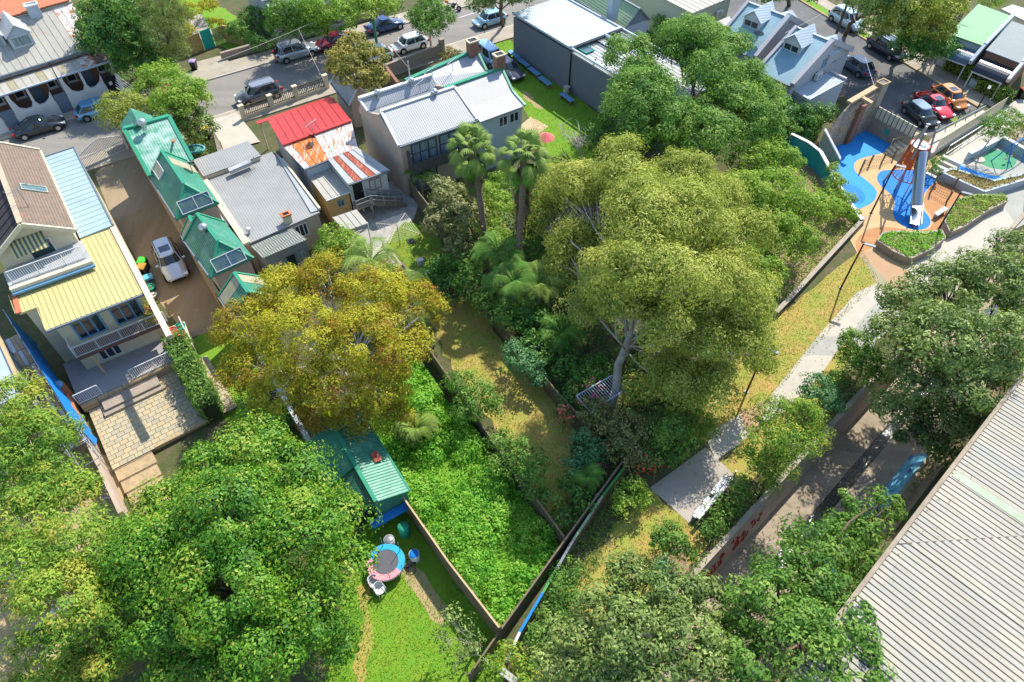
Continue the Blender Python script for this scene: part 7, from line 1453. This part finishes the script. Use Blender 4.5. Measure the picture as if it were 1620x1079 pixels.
for i,(lab,b_,bl,pal) in enumerate([
 ('green tree over the low stone wall behind the silver car',(470,62),[(455,20,5,34),(480,40,4,30),(445,45,3.5,24)],'jac'),
 ('yellow tinged tree beside the dark red parked car',(520,50),[(510,15,5.5,34),(535,30,4.5,30),(500,40,3.5,26)],'lime'),
 ('lime green tree behind the navy parked car',(600,30),[(590,0,5,30),(610,10,4.5,22),(570,15,5,24),(555,-5,5,26)],'lime')]):
    tree('street_tree',lab,'tree',b_,bl,T_(pal),.22,22,.6,'barkd',.18,group='trees along the far footpath')
for lab,b_,bl,pal in [
 ('tall verge tree beside the white and black wagon',(1338,55),[(1370,-8,8,44),(1410,10,7,40),(1390,40,4,26),(1350,-20,8,30)],'olv'),
 ('wide yellow green verge tree left of the green roofed terrace',(1420,95),[(1445,5,7.5,44),(1485,10,7,40),(1430,38,5.5,34),(1470,45,5,34),(1420,15,7,28)],'euc'),
 ('low dark tree by the path under the power lines',(1475,85),[(1470,80,2.6,30),(1440,75,3,28),(1495,70,3,24)],'dark'),
 ('tree overhanging the slate roof end of the street',(1250,8),[(1230,-12,5,26),(1280,-15,6,30),(1215,-5,4,20)],'olv')]:
    tree('street_tree',lab,'tree',b_,bl,T_(pal),.24,22,.7,'barkd',.26,group='trees along the side street')
tree('bush_tree','bright green billowing tree beside the planted park bank','tree',(1215,400),[(1190,260,5,40),(1230,255,5,38),(1180,310,5.5,44),(1235,305,5.5,44),(1270,330,4,34),(1215,360,4.5,46),(1255,380,3.2,36),(1190,410,4,36),(1215,430,3,28),(1300,330,2.2,24)],T_('lime'),.2,30,.6,'barkd',.25,clump=9)
tree('garden_tree','dense dark green shrub against the stone ruin wall','shrub',(1280,235),[(1255,185,2.2,22),(1280,185,2.4,22),(1300,180,2.4,20),(1240,200,2.4,22),(1268,205,1.6,24),(1225,180,3.5,24),(1215,215,3,26)],T_('dark'),.2,28,.5,'barkd',.12)
tree('fig_tree','large olive green tree overhanging the path by the warehouse','tree',(1490,590),[(1440,480,6,46),(1500,455,6.5,52),(1560,440,6.5,52),(1610,470,6,44),(1420,530,5.5,40),(1480,540,7.5,62),(1560,540,7.5,64),(1620,540,6,46),(1450,600,5,48),(1530,610,6,55),(1590,600,5.5,44),(1500,660,3.5,38),(1450,660,2.5,30),(1600,400,5,36),(1410,650,3,34),(1450,700,2.6,30),(1540,660,4,36),(1490,715,2.2,22)],T_('olv'),.2,34,.7,'barkd',.4,lo=-.2,clump=8)
tree('young_gum','young yellow green gum between the path and the canal','tree',(1205,785),[(1225,655,4.2,34),(1265,660,4.2,34),(1210,700,4,34),(1255,705,4,38),(1285,690,3.5,26),(1230,740,3,30),(1190,720,3,22),(1215,770,2,18)],T_('gum'),.16,40,.5,'barkd',.14,aspect=.35)
tree('garden_tree','dense blue green shrub beside the pale path','shrub',(1300,650),[(1290,612,1.6,24),(1310,632,1.5,22),(1280,628,1.5,18),(1325,645,1.2,14)],T_('blu'),.15,44,.35,'barkd',.08)
tree('garden_tree','green shrub tree at the path edge below the big olive tree','shrub',(1365,590),[(1355,545,2.2,26),(1375,570,2,26),(1345,570,1.8,20),(1385,600,1.5,22),(1330,600,1.2,14)],T_('jac'),.17,38,.4,'barkd',.08)
tree('fig_tree','wide grey green tree at the bottom centre of the foreground','tree',(1000,1010),[(1000,920,5,46),(1060,950,6,52),(960,970,5.5,48),(920,1030,5,46),(1000,1010,7.5,60),(1080,1020,7,60),(950,1070,6,52),(1130,1060,6,52),(880,1060,4,34),(1040,1080,7,56),(1115,950,5,36),(880,1010,2.5,24)],T_('olv'),.2,32,.55,'barkd',.35,lo=-.2,clump=8)
tree('fig_tree','leafy green tree between the canal and the warehouse corner','tree',(1230,960),[(1175,960,5,42),(1240,900,4.5,44),(1310,870,4,44),(1290,930,5.5,54),(1220,960,6.5,56),(1340,1000,6,50),(1270,1020,7,62),(1190,1040,6.5,54),(1360,1060,6,48),(1290,1085,6,50),(1160,1010,5,40),(1375,850,2.5,34),(1345,810,2.2,32),(1260,850,3,26),(1400,800,2.4,26),(1330,850,2.6,34),(1365,900,3,34)],T_('jac'),.2,32,.55,'barkd',.35,lo=-.2,clump=8)
# -- palms --
def fanfrond(L_,R_,droop,m,w=.09):
    """fan leaf: stalk then folded blades; local x outward"""
    b=MB(); n=6; pts=[]
    for i in range(n+1): t=i/n; pts.append(V(L_*t,0,math.sin(t*1.2)*L_*.25-droop*t*t*L_*.6))
    b.tube(pts,[.03-.02*i/n for i in range(n+1)],4); tip=pts[-1]; k=13
    for i in range(k):
        a=(-1+2*i/(k-1))*1.25; d=V(math.cos(a),math.sin(a),0); r=R_*(1-.25*abs(a)/1.25); s=V(-d.y,d.x,0); mid=tip+d*r*.5+V(0,0,-.05*R_-droop*.15*r); end=tip+d*r*.95+V(0,0,-.3*R_-droop*.6*r)
        b.add([tip,mid+s*w,mid+V(0,0,.05),mid-s*w,end],[(0,3,2),(0,2,1),(1,2,4),(2,3,4)])
    me=bpy.data.meshes.new('frond'); me.from_pydata(b.v,[],b.f); me.materials.append(m); me.update(); return me
def pm(n,c,c2): 
    m=mat(n,c,c2,rough=.6,scale=1.5,spec=.2); return m
PG=pm('palm_green',(.12,.20,.03),(.20,.28,.05)); PG2=pm('palm_dark_green',(.06,.16,.02),(.12,.24,.03)); PD=pm('dead_frond',(.32,.22,.11),(.20,.14,.075))
def fanpalm(label,base,crown,h,skirt):
    p=P(*base); p.z=0; c=P(crown[0],crown[1],h); T=thing('fan_palm',label,'palm',p,0,'tall fan palms'); n=12; b=MB(); pts=[p.lerp(c,i/n)+V(.15*math.sin(i/n*3),0,0) for i in range(n+1)]; b.tube(pts,[.30 if i==0 else (.21+(.05 if i%2 else 0)) for i in range(n+1)],10); b.build('trunk',mat('palm_trunk',(.22,.16,.11),(.13,.095,.07),rough=.95,scale=6,streak=(1,1,4),bump=.03,bscale=12),T)
    ms=[fanfrond(1.15,1.0,.5,PG),fanfrond(1.3,1.05,.95,PG),fanfrond(1.2,1.0,1.3,PG2)]; md=fanfrond(.9,.8,1.5,PD)
    for i in range(54):
        t=i/54; o=bpy.data.objects.new('frond',ms[0] if t<.33 else ms[1] if t<.65 else ms[2]); COL.objects.link(o); o.parent=T; o.location=c+UP*(.25-.5*t)-p; o.rotation_euler=(random.uniform(-.4,.4),math.radians(-72+128*t),i*2.4+random.uniform(-.2,.2)); o.scale=(random.uniform(.7,.92),)*3
    for i in range(60):
        t=i/60; o=bpy.data.objects.new('dead_frond',md if i%4 else ms[2]); COL.objects.link(o); o.parent=T; o.location=c-UP*(.4+skirt*t)-p+(p-c)*0; o.rotation_euler=(random.uniform(-.3,.3),math.radians(58+22*t+random.uniform(-8,8)),i*2.4); sc=.95-.45*t; o.scale=(sc,sc,sc)
    return T
fanpalm('tall fan palm with a thin bare trunk, left of the pair',(771,432),(746,236),10.0,2.6); fanpalm('tall fan palm with a shaggy brown skirt, right of the pair',(812,470),(828,248),10.0,5.5)
def featherpalm(label,base,h,R_,n=16,m=None,name='feather_palm',lean=(0,0),tr=.13,cat='palm'):
    p=P(*base); p.z=0; c=p+V(lean[0],lean[1],h); T=thing(name,label,cat,p); b=MB(); b.tube([p,p.lerp(c,.5)+V(.05,0,0),c],[tr,tr*.9,tr*.8],8); b.build('trunk',M['bark'],T)
    b=MB(); k=26
    for i in range(9): pass
    pts=[V(R_*math.sin(t*1.15)*.92,0,R_*(.42*math.sin(t*2.0)-.33*t*t)) for t in [j/10*1.3 for j in range(11)]]; b.tube(pts,[.03-.0025*j for j in range(11)],4)
    for j in range(1,k):
        t=j/k*10; i0=int(t); q=pts[i0].lerp(pts[min(10,i0+1)],t-i0); l=R_*.30*math.sin(PI*(.12+.83*j/k)); w_=.035
        for s in(-1,1): e=q+V(l*.45,s*l,-l*.35); b.add([q-V(w_,0,0),q+V(w_,0,0),e],[(0,1,2) if s>0 else (0,2,1)])
    me=bpy.data.meshes.new('frond'); me.from_pydata(b.v,[],b.f); me.materials.append(m or PG); me.update()
    for i in range(n): o=bpy.data.objects.new('frond',me); COL.objects.link(o); o.parent=T; o.location=c-p; o.rotation_euler=(random.uniform(-.2,.2),math.radians(random.uniform(-30,12)),i*2.4+random.uniform(-.2,.2)); o.scale=(random.uniform(.8,1.1),)*3
featherpalm('feather palm rising at the edge of the yellow tree by the cottage yard',(600,475),4.0,2.4); featherpalm('arching feather palm over the fence of the long garden',(640,505),3.4,2.3); featherpalm('feather palm low beside the yellow tree and long fence',(652,540),3.2,2.0)
featherpalm('bushy dark palm under the right fan palm',(812,500),3.6,2.3,20,PG2); featherpalm('second bushy palm left of the big eucalyptus',(790,450),3.2,2.2,18,PG2); featherpalm('pale palm in the undergrowth by the eucalyptus shade',(850,500),3.2,2.0,16); featherpalm('young palm near the duplex garden fence',(668,310),2.0,1.4,12); featherpalm('feathery shrub palm in the vine covered yard',(662,700),1.6,1.5,18,PG)
featherpalm('small palm among shrubs beside the pergola',(885,560),2.2,1.8,14,PG2); featherpalm('small cordyline palm in the garden foot by the lane fence',(925,770),1.2,1.2,14,PG2)
# -- bare trees --
def bare(label,base,tip,h,m,seed):
    p=P(*base); p.z=0; c=P(*tip,h); T=thing('bare_tree',label,'tree',p); f=p.lerp(c,.45); b=MB(); limb(b,p,f,.11,.07,.08,5,seed); b.build('trunk',M[m],T); r=random.Random(seed)
    b=MB()
    for i in range(7):
        e=c+V(r.uniform(-1.6,1.6),r.uniform(-1.4,1.4),r.uniform(-.8,.5)); limb(b,f,e,.05,.015,.15,5,seed+i)
        for j in range(9): s=f.lerp(e,r.uniform(.35,1)); limb(b,s,s+V(r.uniform(-.9,.9),r.uniform(-.9,.9),r.uniform(-.1,.7)),.018,.006,.2,3,seed+i*9+j)
    b.build('branch',M[m],T)
bare('leafless pale grey tree in front of the slate grey wall',(927,262),(903,205),4.0,'barkw',3); bare('leafless dark tree on the bright lawn behind the duplex',(922,266),(880,245),2.6,'barkd',9)
tree('garden_tree','sparse pale leaved tree in the trampoline lawn corner','tree',(765,1022),[(715,985,3,22),(745,1000,3.2,24),(700,1015,2.6,20),(755,1035,2.8,24),(725,1045,2.4,20)],T_('olv'),.15,22,.5,'bark',.1,clump=4)
# -- shrubs: label, base, blobs, palette, size --
SH=[
('magnolia with bronze tinged leaves next to the left fan palm',(735,385),[(720,320,4,36),(738,345,4.0,32),(700,350,3.2,30),(728,385,2.6,28),(700,300,3.5,24)],'mag',.24),
('bright green citrus tree beside the white lean-to',(540,405),[(530,375,2.4,26),(550,390,2.4,28),(520,395,2,24),(545,410,1.6,26),(570,398,1.8,18)],'lime',.17),
('golden tree top behind the brown shed at the long garden head',(650,455),[(640,455,3,26),(670,475,3,30),(690,490,2.4,22),(620,445,3.4,26),(600,425,3,20)],'yel',.17),
('glossy shrub against the fence at the head of the long garden',(700,450),[(690,440,1.2,24),(715,460,1.4,24),(700,420,1.6,22)],'dark',.2),
('rounded shrub below the left fan palm trunk',(745,450),[(735,430,2,26),(755,455,2,26),(770,480,2,22),(720,410,2.2,22)],'jac',.2),
('light green mass of shrubs between the two fan palms',(800,400),[(790,330,2.5,28),(780,370,2.4,26),(800,400,2.6,28),(775,310,2.8,24),(790,290,2.5,20)],'lime',.2),
('dark undergrowth behind the right fan palm',(845,350),[(850,310,2.6,26),(870,340,2.2,28),(845,360,2.4,26),(858,390,2.6,26),(870,300,2,20)],'jac',.2),
('deep shade shrubs at the foot of the right fan palm',(830,520),[(830,500,1.8,30),(860,520,1.8,30),(800,500,1.6,26),(850,555,1.4,28),(885,540,1.5,28)],'dark',.2),
('blue green shrub overhanging the long garden fence',(820,585),[(820,565,1.9,22),(838,580,1.8,24),(812,550,1.6,16),(850,600,1.4,16)],'blu',.16),
('red flowering shrub against the long garden fence',(893,668),[(892,655,1.3,15),(896,668,1.1,14)],'mag',.13),
('leafy shrub in the long garden below the red flowering shrub',(925,720),[(920,700,1.5,22),(940,715,1.4,22),(925,725,1.2,20),(905,740,1.2,18)],'blu',.16),
('large bright shrub spilling over the left fence of the long garden',(745,640),[(735,610,2,26),(760,630,2.2,30),(740,645,2,26),(785,645,1.7,18),(715,600,1.5,16)],'jac',.18),
('mid green shrub clump in the middle of the long garden',(830,740),[(800,700,1.6,22),(825,720,2,30),(850,745,1.8,26),(800,735,1.6,24),(840,770,1.2,20)],'jac',.18),
('dark shrub by the long garden lane end',(900,800),[(900,775,1.2,20),(925,790,1,18),(890,820,1,16),(870,790,1.2,18)],'dark',.18),
('dense garden thicket beside the eucalyptus trunk',(1000,690),[(940,650,1.8,26),(970,670,2,28),(1000,680,2.2,30),(985,710,1.8,26),(955,690,1.6,22),(1010,720,1.4,22)],'mag',.17),
('rounded green shrub next to the plaza corner',(1060,720),[(1055,680,2.6,32),(1075,695,2.4,26),(1040,710,1.8,24),(1068,720,1.4,20)],'jac',.18),
('lime shrub leaning over the path start',(1105,700),[(1110,665,1.6,20),(1100,690,1.4,18),(1120,680,1.2,16)],'lime',.15),
('rose shrubs beside the shady corner of the plaza',(1020,745),[(1015,735,1.3,20),(1035,738,1.1,14)],'mag',.15),
('pale shrub at the outer corner of the lane fence',(1000,800),[(1000,775,1.6,24),(985,800,1.4,20),(1015,790,1.3,16)],'lime',.16),
('bushy green shrub on the dry lawn below the plaza',(1060,875),[(1055,845,1.6,22),(1070,858,1.6,22),(1042,862,1.4,18),(1085,870,1.2,16)],'jac',.17),
('narrow dark shrub between the fig tree and the dry lawn',(1050,925),[(1045,890,1.6,16),(1050,910,1.4,16),(1048,930,1.2,16)],'blu',.16),
('tufted shrub belt between benches and canal',(1165,800),[(1150,800,.9,18),(1165,785,.9,16),(1135,820,.8,18),(1175,770,1,14),(1120,838,.8,14)],'jac',.18),
('leafy thicket along the painted lane fence',(880,960),[(900,905,1.2,22),(885,935,1.4,24),(910,950,1.2,22),(870,975,1.2,22),(895,985,1.0,22),(850,1010,1.2,20)],'jac',.17),
('shrubs at the bottom by the lane lamp',(820,1060),[(810,1050,1.4,28),(840,1065,1.6,30),(780,1065,1.3,22)],'gum',.17),
('green mound of creeper at the yard corner behind the green shed',(650,640),[(640,620,1.8,26),(660,645,1.6,28),(625,650,1.2,22),(680,660,1.2,20)],'vine',.2),
('shrubs between the grey wall and the jacaranda',(945,225),[(945,205,2.2,20),(935,225,1.8,18),(960,225,2.4,22)],'dark',.2),
('bank of shrubs above the park retaining edge',(1330,330),[(1320,290,1.6,18),(1335,315,1.4,18),(1320,330,1.2,20),(1345,340,1.0,14),(1305,310,1.4,16),(1320,270,1.4,12)],'lime',.16),
('leafy street garden beside the teal gate',(300,60),[(300,20,2,18),(296,50,2,14),(330,10,1.4,16),(345,40,1,14)],'yel',.17),
('shady garden in front of the blue verandah house',(410,60),[(380,50,1.5,22),(400,30,2,24),(430,40,1.5,20),(415,70,1,18)],'dark',.17),
('slim young tree beside the court wall',(1548,253),[(1580,205,3.6,22),(1595,190,3.8,22),(1565,195,3.4,16),(1560,215,2.6,12)],'jac',.14),
('small red leaved shrubs near the court wall',(1612,215),[(1612,205,1.0,12),(1605,215,.8,10)],'brn',.14),
('shrub between the slide and the slatted fence',(1478,262),[(1472,262,1.2,11),(1485,255,1.2,10),(1478,272,1.0,9)],'jac',.14),
('shrub in the garden of the cream box building',(1050,55),[(1045,35,1.8,14),(1055,45,1.6,14),(1040,50,1.2,12)],'jac',.17),
('rust tinted shrub beside the duplex front wall',(715,92),[(712,85,1.2,12),(722,90,1.0,11),(705,92,.9,10)],'brn',.15),
('yellow bush behind the green roofed terrace',(1570,5),[(1565,2,2.4,16),(1580,-2,2.6,14)],'lime',.18),
('undergrowth below the big eucalyptus crown',(1080,600),[(1050,560,2,30),(1090,580,2,30),(1060,620,1.8,28),(1010,620,1.6,26)],'euc',.2),
('fern green undergrowth behind the pergola',(900,610),[(895,585,1.4,22),(920,600,1.2,22),(945,585,1.4,24),(905,630,1,20)],'dark',.18),
('shrub mass under the yellow tree by the white side wall',(440,670),[(400,640,1.5,22),(425,665,1.4,24),(450,650,1.4,22)],'dark',.18)]
for lab,b_,bl,pal,sz in SH:
    k='slim young tree' in lab; tree('garden_tree' if bl[0][2]>2.5 else 'shrub',lab,'tree' if bl[0][2]>2.5 else 'shrub',b_,bl,T_(pal),sz,36 if sz<.18 else 28,.36 if sz<.18 else .5,'barkd' if not k else 'bark',.07,lo=-.35,clump=8,twigs=False,fork=.5)
# red blossom on three shrubs
for lab,cx,cy,z,r,n,c in(('cluster of red blossoms over the shady plaza corner',1025,735,1.6,18,60,(.75,.06,.02)),('scattered coral blossoms on the long garden fence shrub',893,655,1.7,12,46,(.60,.12,.07)),('pink blossoms over the wire pergola',935,622,2.2,22,60,(.65,.08,.18)),('magenta blossoms on the yellow green street tree',262,140,6.2,8,24,(.7,.02,.2)),('pink flowers by the lane end of the long garden',950,745,.9,14,20,(.8,.06,.3))):
    c0=P(cx,cy,z); rm=r*mpp(cx,cy,z); C=np.array(c0)+RNG.normal(0,1,(n,3))*np.array([rm*.6,rm*.6,.25]); o=leafmesh('blossom',C,np.tile([0,0,1.0],(n,1)),.17,mat('petal_%d'%int(c[0]*100+c[2]*10),c,rough=.6),None,.8,.5); o['label']=lab; o['category']='flowers'
# hedges
def hedge(label,a,b_,w_,h,pal='jac',size=.13):
    A,B=P(*a),P(*b_); A.z=B.z=0; T=thing('hedge',label,'hedge',(A+B)/2); d=(B-A); L_=d.length; d.normalize(); s=V(-d.y,d.x,0); n=int((L_*(w_+2*h)+w_*h*2)*150); C=[];N=[]
    u=RNG.uniform(0,L_,n); side=RNG.choice(3,n,p=[w_/(w_+2*h),h/(w_+2*h),h/(w_+2*h)]); v=RNG.uniform(-1,1,n); bump=.10*np.sin(u*2.3+1)+.08*np.sin(u*5.1)
    off=np.where(side==0,v*w_/2,np.where(side==1,-w_/2-bump,w_/2+bump)); zz=np.where(side==0,h+bump,(v*.5+.5)*h); dn=RNG.uniform(0,.14,n); 
    C=np.array(A)[None]+u[:,None]*np.array(d)+off[:,None]*np.array(s); C[:,2]=zz-np.where(side==0,dn,0); N=np.where((side==0)[:,None],np.array([0,0,1.0])[None],np.sign(off)[:,None]*np.array(s)[None]+np.array([0,0,.4])[None]); C+=RNG.normal(0,.06,(n,3))
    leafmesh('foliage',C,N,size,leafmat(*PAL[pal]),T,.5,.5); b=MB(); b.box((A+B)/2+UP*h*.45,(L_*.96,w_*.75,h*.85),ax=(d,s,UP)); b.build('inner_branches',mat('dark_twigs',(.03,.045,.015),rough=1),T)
hedge('tall clipped hedge between the paver patio and the strip lawn',(290,560),(345,668),1.3,2.2,'jac',.17); hedge('bright clipped hedge before the green roofed terrace',(1494,108),(1541,131),1.1,1.5,'lime'); hedge('bright hedge before the slate roofed terrace',(1543,141),(1592,167),1.1,1.4,'lime')
hedge('dense green creeper mass on the bank behind the mural wall',(1240,215),(1290,205),1.6,1.6,'dark',.17)
# planted beds and ground cover
planter('grey walled triangular planter beside the terracotta rubber',[(1384,390),(1393,378),(1412,376),(1460,378),(1483,374),(1488,385),(1466,403),(1434,418),(1410,408)],.7,'concrete',True,'vine',150,.55); planter('pale walled planter with bright lime planting by the pale path',[(1497,340),(1510,325),(1540,318),(1584,320),(1586,327),(1555,342),(1520,366),(1498,376),(1490,360)],.7,'concrete',True,'lime',150,.6)
planter('blue grey walled planter between the play court and the plaza',[(1485,284),(1500,278),(1545,291),(1566,297),(1622,284),(1622,292),(1550,314)],.8,'bluewall',True,'brn',90,.35)
def area(pts): return [(P(*p).x,P(*p).y) for p in pts]
vp=area([(575,700),(600,650),(655,560),(690,615),(745,680),(888,868),(870,905),(792,1008),(720,905),(650,815),(600,740)])
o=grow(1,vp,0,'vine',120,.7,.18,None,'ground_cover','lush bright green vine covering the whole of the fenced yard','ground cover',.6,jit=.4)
av=np.array(vp); xy=RNG.uniform(av.min(0),av.max(0),(150,2)); xy=xy[inpoly(xy,vp)]; Bv=[(x,y,.15,r,r*.62) for (x,y),r in zip(xy,RNG.uniform(.5,1.5,len(xy)))]
C,N,Tn,_=crown_pts(Bv,46,.42,0,9,.05); ok=inpoly(C[:,:2],vp); leafmesh('ground_cover',C[ok],N[ok],.16,leafmat(*PAL['vine']),o,.55,.4,Tn[ok])
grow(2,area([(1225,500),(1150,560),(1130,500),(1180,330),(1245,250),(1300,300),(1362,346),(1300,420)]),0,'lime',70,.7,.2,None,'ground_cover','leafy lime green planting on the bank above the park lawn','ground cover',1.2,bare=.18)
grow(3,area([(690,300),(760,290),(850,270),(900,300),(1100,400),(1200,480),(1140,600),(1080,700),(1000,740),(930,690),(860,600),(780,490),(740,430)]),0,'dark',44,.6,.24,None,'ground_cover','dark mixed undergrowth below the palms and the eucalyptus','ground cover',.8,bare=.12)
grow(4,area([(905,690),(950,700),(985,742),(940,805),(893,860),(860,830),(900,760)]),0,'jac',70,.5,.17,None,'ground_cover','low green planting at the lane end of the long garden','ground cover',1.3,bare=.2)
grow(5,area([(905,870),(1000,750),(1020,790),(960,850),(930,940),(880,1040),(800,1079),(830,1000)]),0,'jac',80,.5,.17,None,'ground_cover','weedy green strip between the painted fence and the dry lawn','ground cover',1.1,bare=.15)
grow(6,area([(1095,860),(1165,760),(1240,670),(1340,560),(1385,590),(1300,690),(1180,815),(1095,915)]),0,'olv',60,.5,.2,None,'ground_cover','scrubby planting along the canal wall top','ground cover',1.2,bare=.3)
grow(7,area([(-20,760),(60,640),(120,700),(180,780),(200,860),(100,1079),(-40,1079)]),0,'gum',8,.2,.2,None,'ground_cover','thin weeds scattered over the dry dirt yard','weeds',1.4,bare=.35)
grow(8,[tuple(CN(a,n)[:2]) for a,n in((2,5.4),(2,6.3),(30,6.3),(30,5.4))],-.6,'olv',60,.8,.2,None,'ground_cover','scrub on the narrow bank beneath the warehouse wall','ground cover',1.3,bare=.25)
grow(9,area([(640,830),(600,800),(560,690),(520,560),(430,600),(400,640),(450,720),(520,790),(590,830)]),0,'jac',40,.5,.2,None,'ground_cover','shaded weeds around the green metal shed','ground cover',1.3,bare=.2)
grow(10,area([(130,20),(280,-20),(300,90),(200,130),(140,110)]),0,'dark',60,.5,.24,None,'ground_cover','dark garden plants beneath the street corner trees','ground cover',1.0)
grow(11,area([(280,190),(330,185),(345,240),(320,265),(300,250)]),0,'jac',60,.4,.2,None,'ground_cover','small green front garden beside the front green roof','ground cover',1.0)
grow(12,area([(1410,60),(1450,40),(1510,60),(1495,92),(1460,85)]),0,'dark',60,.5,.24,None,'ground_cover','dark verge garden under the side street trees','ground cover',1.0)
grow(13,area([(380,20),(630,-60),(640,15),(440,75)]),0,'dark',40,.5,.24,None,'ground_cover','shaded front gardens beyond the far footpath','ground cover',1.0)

# grass blades over the lawns
def blades(label,pts,z,cols,dens,size=.11,name='grass'):
    poly=area(pts); a=np.array(poly); lo,hi=a.min(0),a.max(0); n=int((hi-lo).prod()*dens); xy=RNG.uniform(lo,hi,(n,2)); xy=xy[inpoly(xy,poly)]; f=np.sin(xy[:,0]*.9)+np.cos(xy[:,1]*1.3+xy[:,0]*.5); C=np.stack([xy[:,0],xy[:,1],np.full(len(xy),z+.035)],1); N=RNG.normal(0,.6,(len(xy),3))+np.array([0,0,.8])
    o=leafmesh(name,C,N,size,leafmat('blades_'+label.split()[0],cols,.2,.8,.1),None,.25,.5,np.clip(.5+.15*f+RNG.normal(0,.2,len(xy)),0,1)); o['label']=label; o['category']='grass'
G1=[(.10,.22,.01),(.16,.30,.015),(.26,.36,.03)]; G2=[(.16,.22,.02),(.32,.29,.05),(.48,.34,.10)]
blades('bright short grass of the trampoline yard',[(553,900),(585,820),(640,808),(795,1018),(800,1120),(500,1120)],.008,G1,150)
blades('dry golden green grass of the park strip',[(1228,502),(1365,392),(1392,446),(1345,490),(1270,570),(1205,650),(1120,700),(1095,690),(1130,600)],.012,G2,110)
blades('worn dry grass below the plaza',[(1000,800),(1030,778),(1092,830),(1120,860),(1085,905),(1020,940),(930,985),(895,950),(915,890),(960,850)],.01,G2,110)
blades('patchy golden grass of the long garden',[(672,480),(745,468),(800,545),(865,615),(905,680),(908,760),(888,860),(868,815),(830,740),(760,640),(702,560)],.008,G2,110)
blades('green grass between the duplex and grey building',[(768,72),(800,60),(830,80),(962,195),(945,255),(915,285),(872,280),(852,215),(820,160),(795,110)],.008,G1,80)
blades('small green lawn under the clothes hoist',[(606,390),(640,352),(690,360),(710,440),(670,452),(648,440)],.012,G1,110)

# fallen leaves on paths, roofs and lawns
leafmat('dry_fallen_leaves',[(.20,.12,.04),(.30,.19,.07),(.40,.30,.10)],.1,.8,.1); PAL['fallen']=('dry_fallen_leaves',[(.20,.12,.04),(.30,.19,.07),(.40,.30,.10)],.1,.8,.1)
def litter(label,pts,z,dens,size=.12): grow(3,area(pts) if not isinstance(pts[0],Vector) else [(p.x,p.y) for p in pts],z,'fallen',dens,.02,size,None,'leaf_litter',label,'fallen leaves',.5,jit=.25,bare=.3)
litter('dry leaves scattered over the shady plaza',[(1028,772),(1116,708),(1162,752),(1091,828)],.022,7,.09)
litter('dry leaves on the pale path near the young gum',[(1114,688),(1172,701),(1298,594),(1345,532),(1293,533),(1199,640)],.028,4,.09)
litter('fallen leaves on the trampoline lawn',[(553,900),(585,820),(640,808),(795,1018),(800,1120),(500,1120)],.03,4,.10)
litter('leaf litter on the canal floor',[CN(2,.7),CN(24,.7),CN(24,4.3),CN(2,4.3)],-D+.0,7,.13)
litter('fallen leaves on the driveway behind the silver car',[(262,330),(300,400),(362,503),(300,530),(250,470)],.02,3,.10)
litter('dry leaves over the sunny end of the long garden',[(690,520),(745,500),(865,615),(905,700),(880,820),(800,700)],.03,9,.10)
litter('leaves blown along the edge of the warehouse roof',[pa_w+dd_w*10,pa_w+dd_w*46,pa_w+dd_w*46+nn_w*1.2,pa_w+dd_w*10+nn_w*1.2],6.66,7,.10)
